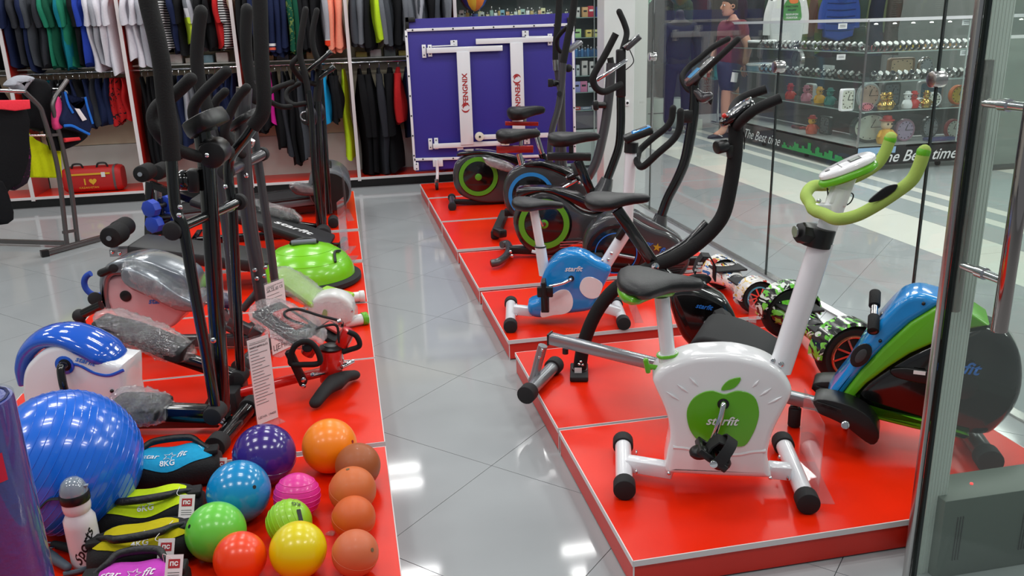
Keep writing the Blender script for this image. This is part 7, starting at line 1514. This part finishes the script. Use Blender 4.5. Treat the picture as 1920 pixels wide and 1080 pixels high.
# ---- red stepper with cords
t = thing('stepper', 'red mini stepper with black feet, wrapped foot plates and black cords', 'stepper', (-.2, 3.25, .1))
RP = mat('red_paint_metal', (206, 28, 20), .2, coat=.5)
pl = Plane(-.18, 3.3, -8)
cb = lap(pl.p(620, 712), .1); MB().cyl(pl.p(620, 655), lap(pl.p(621, 712), .13), .046, 26, bev=.004).build('column', RP, t); MB().cyl(pl.p(620, 652), pl.p(620, 646), .047, 26, r2=.03, bev=.003).build('column_cap', BLK, t)
a, b2 = G(592, 754, .128), G(664, 703, .128); mid = (a+b2)/2+Z*.025
MB().tube([a, a.lerp(mid, .5)+Z*.008, mid, mid.lerp(b2, .5)+Z*.008, b2], [.026, .03, .042, .03, .026], 16, flatv=Z, flat=.8, round_end=True).build('rubber_foot', BLKM, t)
e0 = G(440, 738, .16); MB().cyl(e0, lap(pl.p(600, 690), .17), .020, 16).build('base_tube', RP, t); MB().box(lap(e0, .145), (.05, .13, .09), rz=-.2, bevel=.006).build('rear_foot', BLKM, t)
MB().cyl(pl.p(640, 648, .02), pl.p(655, 618, .02), .028, 18, bev=.004).build('piston', RP, t); MB().cyl(pl.p(638, 650, .02), pl.p(644, 688, .02), .007, 10).build('piston_rod', CHR, t)
MB().cyl(pl.p(575, 665, -.1), pl.p(590, 640, -.1), .026, 18, bev=.004).build('piston', RP, t)
q, dv, sv_, u = tray(t, pl.p(497, 578, .06), pl.p(578, 632, -.06), .16, BLKM); MB().box(pl.p(545, 603, 0)+Z*.012, (.13, .07, .012), m=Matrix((dv, sv_, u)).transposed(), bevel=.004).build('red_tread', mat('red_rubber', (196, 70, 66), .6), q)
crinkle(pl.p(540, 606, 0), (.34, .22, .09), Matrix((dv, sv_, u)).transposed(), q, seed=5)
q2, dv, sv_, u = tray(t, pl.p(600, 612, .16), pl.p(642, 636, .12), .13, BLKM); MB().box(pl.p(625, 620, .13)+Z*.014, (.07, .05, .012), m=Matrix((dv, sv_, u)).transposed(), bevel=.004).build('red_tread', mat('red_rubber', (196, 70, 66), .6), q2)
MB().bar(pl.p(541, 657, -.12), pl.p(570, 720, -.12), .035, .03, bevel=.005).build('pedal_arm', BLK, t); bolts(t, [pl.p(569, 712, -.14), pl.p(569, 724, -.14)], .010)
MB().tube([pl.p(x_, y_, -.14) for x_, y_ in [(562, 684), (545, 680), (552, 650), (575, 640), (592, 652), (599, 680), (562, 684)]], .0115, 10, smooth=True).build('pull_handle', FOAM, t)
MB().tube([pl.p(x_, y_, .0) for x_, y_ in [(642, 660), (655, 656), (674, 648), (668, 630), (652, 622)]], .011, 10).build('pull_handle', FOAM, t)
MB().cyl(pl.p(585, 703, -.14), pl.p(618, 697, -.02), .009, 12, bev=.002).build('step_rod', CHR, t); MB().cyl(pl.p(640, 688, -.04), pl.p(662, 677, .02), .010, 12, bev=.002).build('step_rod', CHR, t)
T(pl, [(575, 640, -.08), (583, 615, -.05), (550, 602, -.04), (534, 592, -.03), (537, 583, 0), (560, 580, 0), (600, 592, .02), (638, 602, .02), (642, 612, .02)], .0055, 'resistance_cord', BLKM, t, n=8)
T(pl, [(570, 655, -.08), (590, 620, -.05), (615, 610, 0), (632, 612, 0), (636, 640, 0), (648, 660, 0)], .0055, 'resistance_cord', BLKM, t, n=8)
MB().cyl(pl.p(576, 650, -.13), pl.p(582, 650, -.06), .022, 14, bev=.004).build('cord_clamp', BLK, t); MB().cyl(pl.p(634, 604, .0), pl.p(641, 602, .0), .012, 12).build('cord_clamp', STEEL, t)
# signs
holder('tall white price sheet in a holder before the black elliptical', (482, 800), (522, 784), .345, True, -.05, title=['ТРЕНАЖЕР ЭЛЛИПТИЧЕСКИЙ', 'МАГНИТНЫЙ'], price='ЦЕНА: 19400', ink_rows=20)
holder('white price sheet behind the wrapped stepper plate', (510, 668), (546, 651), .34, True, -.05, title=['ЭЛЛИПТИЧЕСКИЙ ТРЕНАЖЕР', 'SA TE 45 CE'], price='ЦЕНА', ink_rows=14)
holder('clear empty sign holder by the end of the wrapped stepper', (642, 498), (655, 480), .30, foot=-.06)
holder('clear empty sign holder by the foot of the far elliptical', (640, 476), (652, 462), .34, foot=-.06)
holder('clear empty sign holder next to the treadmill hood', (652, 415), (643, 393), .36, foot=-.05)
# ================================================================== balls, bags and small goods, front left
def ball_fit(u, v, rp, z0):
    lo, hi = .02, .6
    for _ in range(40):
        r = (lo+hi)/2; d = ray(u, v); t = (z0+r-CH)/d.z; c = V((d.x*t, d.y*t, z0+r)); dist = (c-V((0, 0, CH))).length
        cosT = (dist and (RM.transposed() @ (c-V((0, 0, CH)))).z/-dist); pr = F*(r/math.sqrt(dist*dist-r*r))/cosT**1.5
        if pr < rp: lo = r
        else: hi = r
    return c, r
def ball(label, u, v, rp, m, valve=None, ribs=0, seam=False, z0=.1, ribax=(.2, .1, 1), cat='ball', name='exercise_ball', rm=None):
    c, r = ball_fit(u, v, rp, z0); t = thing(name, label, cat, (c.x, c.y, z0))
    b = MB().sphere(c, r, 56, 32); b.build('ball_skin', m, t)
    if valve:
        d = ray(*valve).normalized(); o = V((0, 0, CH)); oc = o-c; B = oc.dot(d); disc_ = B*B-(oc.dot(oc)-r*r)
        if disc_ > 0:
            p = o+d*(-B-math.sqrt(disc_)); n = (p-c).normalized(); MB().cyl(p-n*.003, p+n*.0008, .0055, 14).build('valve', rm or BLK, t)
    if ribs:
        ax_ = V(ribax).normalized()
        for k in range(ribs):
            z = r*(-.80+1.6*(k+.5)/ribs); MB().torus(c+ax_*z, ax_, math.sqrt(r*r-z*z), .0013, 64, 6).build('rib', m, t)
    if seam: MB().torus(c, V((.3, -.2, 1)), r, .0007, 64, 5).build('seam', m, t)
    return c, r, t
def rub(name, rgb, rough=.28, coat=.25): return mat(name, rgb, rough, coat=coat, var=.05, bump=.03, scale=9)
ball('large blue ribbed fitness ball behind the white bottle', 125, 865, 144, rub('fitball_blue', (22, 104, 218), .2, .5), ribs=17, ribax=(.74, .28, -.60), name='fitness_ball')
ball('purple glossy ball behind the cyan ball', 496, 853, 60, rub('purple_rubber', (58, 34, 122), .18, .5), seam=True)
ball('orange ball, largest of the orange ones, top of the group', 618, 836, 52, rub('orange_rubber', (255, 136, 6), .35), valve=(661, 828), rm=mat('red_valve', (150, 20, 20), .5))
ball('brown rubber ball behind the column of orange ones', 671, 873, 43, rub('brown_rubber', (162, 84, 36), .5, .05))
ball('pale orange rubber ball in front of the brown ball', 661, 919, 45, rub('terracotta_a', (206, 104, 46), .5, .05), valve=(652, 880), seam=True, rm=mat('dull_valve', (110, 90, 60), .5))
ball('orange rubber ball, third from the back in the column', 663, 971, 42, rub('terracotta_b', (208, 92, 28), .5, .05), seam=True)
ball('salmon orange rubber ball nearest in the column', 666, 1037, 45, rub('terracotta_c', (204, 104, 62), .5, .05), valve=(698, 1031), rm=mat('dull_valve', (110, 90, 60), .5), seam=True)
ball('cyan blue ball between the purple and green balls', 448, 922, 61, rub('cyan_rubber', (12, 138, 198), .2, .4), valve=(477, 913))
ball('bright pink ribbed ball beside the cyan ball', 557, 930, 44.5, rub('pink_rubber', (226, 42, 150), .35), ribs=7, ribax=(.1, .15, 1))
c, r, t = ball('lime ribbed weight ball marked 1 KG', 542, 979, 44, rub('lime_weight', (142, 200, 32), .35), ribs=7, ribax=(.85, -.1, .5))
def onball(c, r, px, py, lift=.0016):
    d = ray(px, py).normalized(); o = V((0, 0, CH)); oc = o-c; B = oc.dot(d); D_ = B*B-(oc.dot(oc)-r*r); p = o+d*(-B-math.sqrt(max(0, D_))); n = (p-c).normalized(); return p+n*lift, n
def wraptext(s, m, par, c, r, px, py, width, ang=0, bold=.02, lift=.0014, height=None):
    p, n = onball(c, r, px, py, 0); e1 = V((1, 0, 0)); e1 = (e1-n*e1.dot(n)).normalized(); e2 = n.cross(e1); xd = e1*math.cos(ang)+e2*math.sin(ang); yd = -e1*math.sin(ang)+e2*math.cos(ang)
    o = text(s, m, par, p, xd, yd, width=width, height=height, bold=bold); off = rootloc(par)
    if o:
        for v in o.data.vertices:
            q = v.co+off; k = (q-c).normalized(); v.co = c+k*(r+lift)-off
wraptext('1', LBK, t, c, r, 562, 966, .013, PI+.2, .02, .003, .034); wraptext('KG', LBK, t, c, r, 555, 946, .024, PI+.1, .02, .003)
ball('grass green ball in front of the cyan ball', 405, 997, 58, rub('green_rubber', (104, 202, 62), .3), valve=(355, 987))
ball('red-orange ball at the bottom left of the group', 450, 1046, 51, rub('red_orange_rubber', (246, 66, 10), .3))
ball('yellow ball in the front middle', 559, 1031, 55, rub('yellow_rubber', (226, 208, 0), .28))
# ---- weight bags
NYL = mat('black_neoprene', (15, 16, 18), .8, bump=.2, scale=180)
def wbag(label, c, L, Wd, H_, yaw, colr, cname, hang=None, txt=True, kg='4KG', tagpx=None, hoff=.045):
    c = V(c); t = thing('weight_bag', label, 'weight bag', c); d = V((math.cos(yaw), math.sin(yaw), 0)); s = V((-d.y, d.x, 0))
    b = MB(); R = []
    for i in range(15):
        x = -1+2*i/14; k = (1-abs(x)**3.2)**.5 if abs(x) < 1 else 0; k = max(k, .28); hh = H_*(.62+.38*k)*(1-.05*math.cos(x*6)); ww = Wd*(.55+.45*k)
        R.append([c+d*(x*L/2)+s*(math.copysign(abs(math.cos(a))**.75, math.cos(a))*ww/2)+Z*(hh/2+math.copysign(abs(math.sin(a))**.8, math.sin(a))*hh/2) for a in [2*PI*q/24 for q in range(24)]])
    body = b.loft(R).build('bag_body', NYL, t, ang=70)
    def surf(x, yy, lift=.003):      # x in -1..1 along the bag, yy metres across
        k = (1-min(.999, abs(x))**3.2)**.5; k = max(k, .28); hh = H_*(.62+.38*k)*(1-.05*math.cos(x*6)); ww = Wd*(.55+.45*k)
        ca = min(.999, abs(yy)/(ww/2))**(1/.75); sa = math.sqrt(max(0, 1-ca*ca)); return c+d*(x*L/2)+s*yy+Z*(hh/2+sa**.8*hh/2+lift)
    fr = -1 if s.y > 0 else 1        # towards the viewer
    b = MB(); rows = []
    for i in range(17):
        x = -.88+1.76*i/16; wv = Wd*.5*math.sqrt(max(.01, 1-(x/.9)**2)); k = max(.28, (1-min(.999, abs(x))**3.2)**.5); lim = Wd*(.55+.45*k)/2*.985
        rows.append(b.ring([surf(x, max(-lim, min(lim, fr*(Wd*.10+wv*(-.75+1.5*j/10)))), .0035) for j in range(11)]))
    for a_, b_ in zip(rows, rows[1:]): b.bridge(a_, b_, closed=False)
    pan = b.build('top_panel', colr, t, ang=70)
    if txt:
        xd = d if d.x > 0 else -d; yd = -s*fr
        def lay(st_, ox, oy, wd, **kw):
            o = text(st_, LBL, pan, c+xd*ox+yd*oy, xd, yd, width=wd, **kw); off = rootloc(pan)
            for v in o.data.vertices: q = v.co+off-c; p = surf(q.dot(d)/(L/2), q.dot(s), .006); v.co = p-off
        lay('star', -.052, -Wd*.20, .052, shear=.3, bold=.01); lay('fit', .044, -Wd*.20, .032, shear=.3, bold=.01); lay(kg, 0, -Wd*.36, .045, bold=.015)
        b2_ = MB(); pts = []
        for k, a in [(k, 2*PI*k/10+.3) for k in range(10)]:
            q = xd*(.004+math.sin(a)*(.021 if k % 2 == 0 else .009))+yd*(-Wd*.20+math.cos(a)*(.021 if k % 2 == 0 else .009)); pts.append(surf(q.dot(d)/(L/2), q.dot(s), .006))
        b2_.tube(pts, .0013, 4, smooth=False, closed=True); b2_.build('star_outline', LBL, pan)
    s_ = -s*fr; ho = hoff
    h0, h1 = surf(-.80, -fr*0, .004), surf(.80, 0, .004)
    pts = [h0, h0+d*.03+Z*.016+s_*ho*.5, c-d*L*.20+Z*(H_+.018)+s_*ho, c+Z*(H_+.020)+s_*ho*1.15, c+d*L*.20+Z*(H_+.018)+s_*ho, h1-d*.03+Z*.016+s_*ho*.5, h1]
    hd_ = MB().tube(pts, [.008, .009, .0115, .012, .0115, .009, .008], 14).build('handle', mat('black_rubber_handle', (20, 20, 22), .45, bump=.3, scale=90), t)
    for e in (h0, h1): MB().box(e-Z*.004, (.06, .05, .02), rz=yaw, bevel=.006).build('strap_end', NYL, t)
    if tagpx:
        tp = V(tagpx); b = MB().box(tp, (.042, .0015, .068), rz=yaw+.2, bevel=0, m=Matrix.Rotation(.12, 3, 'Y') @ Matrix.Rotation(-.6, 3, 'X')).build('swing_tag', WHED, t, smooth=False)
        m3 = Matrix.Rotation(.12, 3, 'Y') @ Matrix.Rotation(-.6, 3, 'X'); LRD = mat('tag_red', (170, 30, 40), .5)
        MB().box(tp+m3 @ V((0, -.0012, .012)), (.028, .0006, .022), m=m3).build('logo_square', LRD, b, smooth=False); text('пс', LBL, b, tp+m3 @ V((0, -.0018, .012)), m3 @ V((1, 0, 0)), m3 @ V((0, 0, 1)), width=.020, bold=.03)
        for k in range(3): MB().box(tp+m3 @ V((0, -.0012, -.010-.006*k)), (.028, .0004, .0012), m=m3).build('print_line', LBK, b, smooth=False)
        MB().tube([tp+Z*.03, tp+Z*.045+d*(-.02), c+d*L*.30+Z*(H_+.01)], .0008, 5).build('tag_string', LBL, b)
    return t
cyn, lmn, oln, mgn = cloth((36, 160, 206)), cloth((200, 226, 30)), cloth((190, 176, 20)), cloth((196, 70, 186))
def bagpos(px, py): return G(px, py, .1)
c = bagpos(328, 905); wbag('black weight bag with cyan top panel marked 8KG', c, .30, .17, .115, .02, cyn, 'cyan', kg='8KG', tagpx=AY(412, 878, c.y-.02))
c = bagpos(288, 985); wbag('black weight bag with bright lime top panel', c, .30, .17, .105, .05, lmn, 'lime', kg='6KG', hoff=-.055, tagpx=AY(350, 950, c.y-.10))
c = bagpos(275, 1048); wbag('black weight bag with olive yellow top panel marked 4KG', c, .28, .16, .095, .10, oln, 'olive', kg='4KG', hoff=-.06, tagpx=AY(311, 1034, c.y-.09))
c = bagpos(262, 1118); wbag('black weight bag with magenta top panel at the picture bottom', c, .25, .13, .085, -.06, mgn, 'magenta', kg='2KG', tagpx=AY(326, 1066, c.y-.06))
# ---- bottle
c = G(166, 1056, .1); t = thing('sports_bottle', 'white sports bottle with smoky dome cap and black lettering', 'bottle', c)
WPL = mat('milky_plastic', (222, 214, 218), .3, var=.02, scale=4, coat=.2)
k_ = (G(194, 1040, .17)-G(138, 1040, .17)).length/2
bt = MB().lathe([(k_*.86, 0), (k_*.98, .006), (k_, .02), (k_, .125), (k_*.99, .145), (k_*.80, .160), (k_*.74, .166), (k_*.84, .172), (k_*.88, .185), (k_*.86, .200)], c, Z, 36).build('bottle_body', WPL, t)
MB().lathe([(k_*.90, .200), (k_*.93, .203), (k_*.93, .222), (k_*.88, .226)], c, Z, 36).build('black_ring', BLK, t)
MB().lathe([(k_*.86, .226), (k_*.84, .238), (k_*.66, .256), (k_*.4, .266), (.001, .270)], c, Z, 32).build('dome_cap', mat('smoky_dome', (128, 138, 150), .12, coat=.6, var=.1, scale=30), t); MB().box(c+V((k_*.75, -.005, .244)), (.02, .012, .006), bevel=.002).build('cap_lip', mat('smoky_dome', (128, 138, 150), .12, coat=.6), t)
vw = (V((0, 0, 0))-V((c.x, c.y, 0))).normalized(); sdv = Z.cross(vw)
o = text('Sports', LBK, bt, c+vw*k_+Z*.075, (Z*.86+sdv*.5), (Z*.5-sdv*.86)*1.0, width=.115, shear=.5, bold=.02)
if o:
    off = rootloc(bt)
    for v in o.data.vertices:
        q = v.co+off-c; h2 = V((q.x, q.y, 0)); a = math.atan2(h2.dot(sdv), k_)*1.0; h3 = vw*math.cos(a)*k_*1.012+sdv*math.sin(a)*k_*1.012; v.co = c+h3+Z*q.z-off
MB().tube([c+V((-.035, .0, .21)), c+V((-.07, .01, .205)), c+V((-.10, .01, .18))], .007, 8, flatv=Z, flat=.4).build('strap', BLKM, t)
# ---- rolled mat
RX = AY(22, 745, 1.80); rad = .085; t = thing('rolled_mat', 'blue rolled exercise mat wrapped in film with red sticker, left edge', 'mat', (RX.x-rad, 1.80, .1))
cc = V((RX.x-rad, 1.80, .1)); Hh = RX.z-.1
BM = mat('blue_mat_foam', (44, 58, 138), .35, coat=.25, bump=.35, scale=40, var=.12)
MB().lathe([(rad*.98, 0), (rad, .01), (rad, Hh-.01), (rad*.97, Hh)], cc, Z, 48).build('mat_roll', BM, t); b = MB()
b.tube([cc+Z*(Hh+.001)+V((math.cos(a)*r_, math.sin(a)*r_, 0)) for a, r_ in [(k*.4, .012+k*.0013) for k in range(52)]], .003, 5, smooth=False); b.build('spiral_end', mat('mat_dark_edge', (20, 28, 80), .5), t)
MB().lathe([(rad*1.012, .0), (rad*1.012, Hh+.004)], cc, Z, 40, cap=False).build('clear_film', FILM, t)
RS = mat('red_sticker', (190, 30, 62), .4); zt_, zb_ = AY(40, 850, 1.73).z, AY(40, 902, 1.73).z; b = MB(); a0 = math.atan2(-cc.y, -cc.x)
rr_ = rad*1.02; R = [[cc+V((math.cos(a0+q)*rr_, math.sin(a0+q)*rr_, 0))+Z*(z-.1) for q in [-.55+1.0*j/8 for j in range(9)]] for z in (zb_, zt_)]; R0_, R1_ = b.ring(R[0]), b.ring(R[1]); b.bridge(R0_, R1_, closed=False); sk_ = b.build('sticker', RS, t)
for k in range(4): 
    z = zt_-.012-k*(zt_-zb_)/5; MB().tube([cc+V((math.cos(a0+q)*(rr_+.0006), math.sin(a0+q)*(rr_+.0006), 0))+Z*(z-.1+.002*math.sin(q*30)) for q in [-.35+.5*j/12 for j in range(13)]], .0011, 5, smooth=False).build('handwriting', LBK, sk_)
# ---- tangle of grey grips at the bottom edge
c = G(118, 1060, .1); t = thing('hand_grip', 'grey and black hand gripper lying by the bottle', 'hand grip', c)
MB().tube([c+V((-.06, .05, .03)), c+V((-.02, .0, .028)), c+V((.03, -.05, .024))], [.012, .015, .011], 12, round_end=True).build('grip', mat('slate_rubber', (74, 86, 98), .6), t)
MB().tube([c+V((-.04, .075, .025)), c+V((.02, .04, .022)), c+V((.05, .01, .02))], [.011, .014, .010], 12, round_end=True).build('grip', BLKM, t)
MB().torus(c+V((-.05, .065, .03)), V((.3, .2, 1)), .018, .004, 20, 8).build('spring', STEEL, t)
MB().tube([c+V((.05, .0, .012)), c+V((.085, .03, .010)), c+V((.10, -.01, .010)), c+V((.07, -.05, .010)), c+V((.02, -.06, .010))], .007, 8).build('cord', mat('slate_rubber', (74, 86, 98), .6), t)
# crumpled clear tag by the orange balls
c = G(618, 1003, .1); b = MB(); b.shell([c+V((x_, y_, .002)) for x_, y_ in [(-.012, .0), (.004, .012), (.018, .004), (.012, -.012), (-.004, -.006)]], Z*.006, .001, 1); o = single('crumpled_tag', b, WRAP, 'tiny crumpled clear tag beside the orange balls', 'tag', c)
# ---- grey vented box behind the door
a = AY(1770, 945, 1.735); q0, q1 = AY(1752, 944, 1.735), AY(1990, 902, 1.735)
zt_ = AY(1800, 938, 1.735).z; x0 = AY(1766, 1000, 1.735).x
t = thing('vented_box', 'grey metal box with narrow vents on the floor behind the glass door', 'box', (x0+.35, 1.79, 0)); GB = mat('grey_sheet_metal', (88, 98, 90), .45)
MB().box((x0+.35, 1.80, zt_/2), (.70, .125, zt_), bevel=.003).build('cabinet_body', GB, t)
for px in (1793, 1915):
    for k in range(3): x = AY(px+k*5, 1000, 1.735).x; MB().box((x, 1.7365, zt_*.50), (.0022, .003, zt_*.56)).build('vent_slot', BLK, t)
MB().cyl((AY(1846, 924, 1.75).x, 1.80, zt_), (AY(1846, 924, 1.75).x, 1.80, zt_+.003), .004, 10).build('red_light', mat('red_led', (255, 40, 40), .3, emit=4), t)
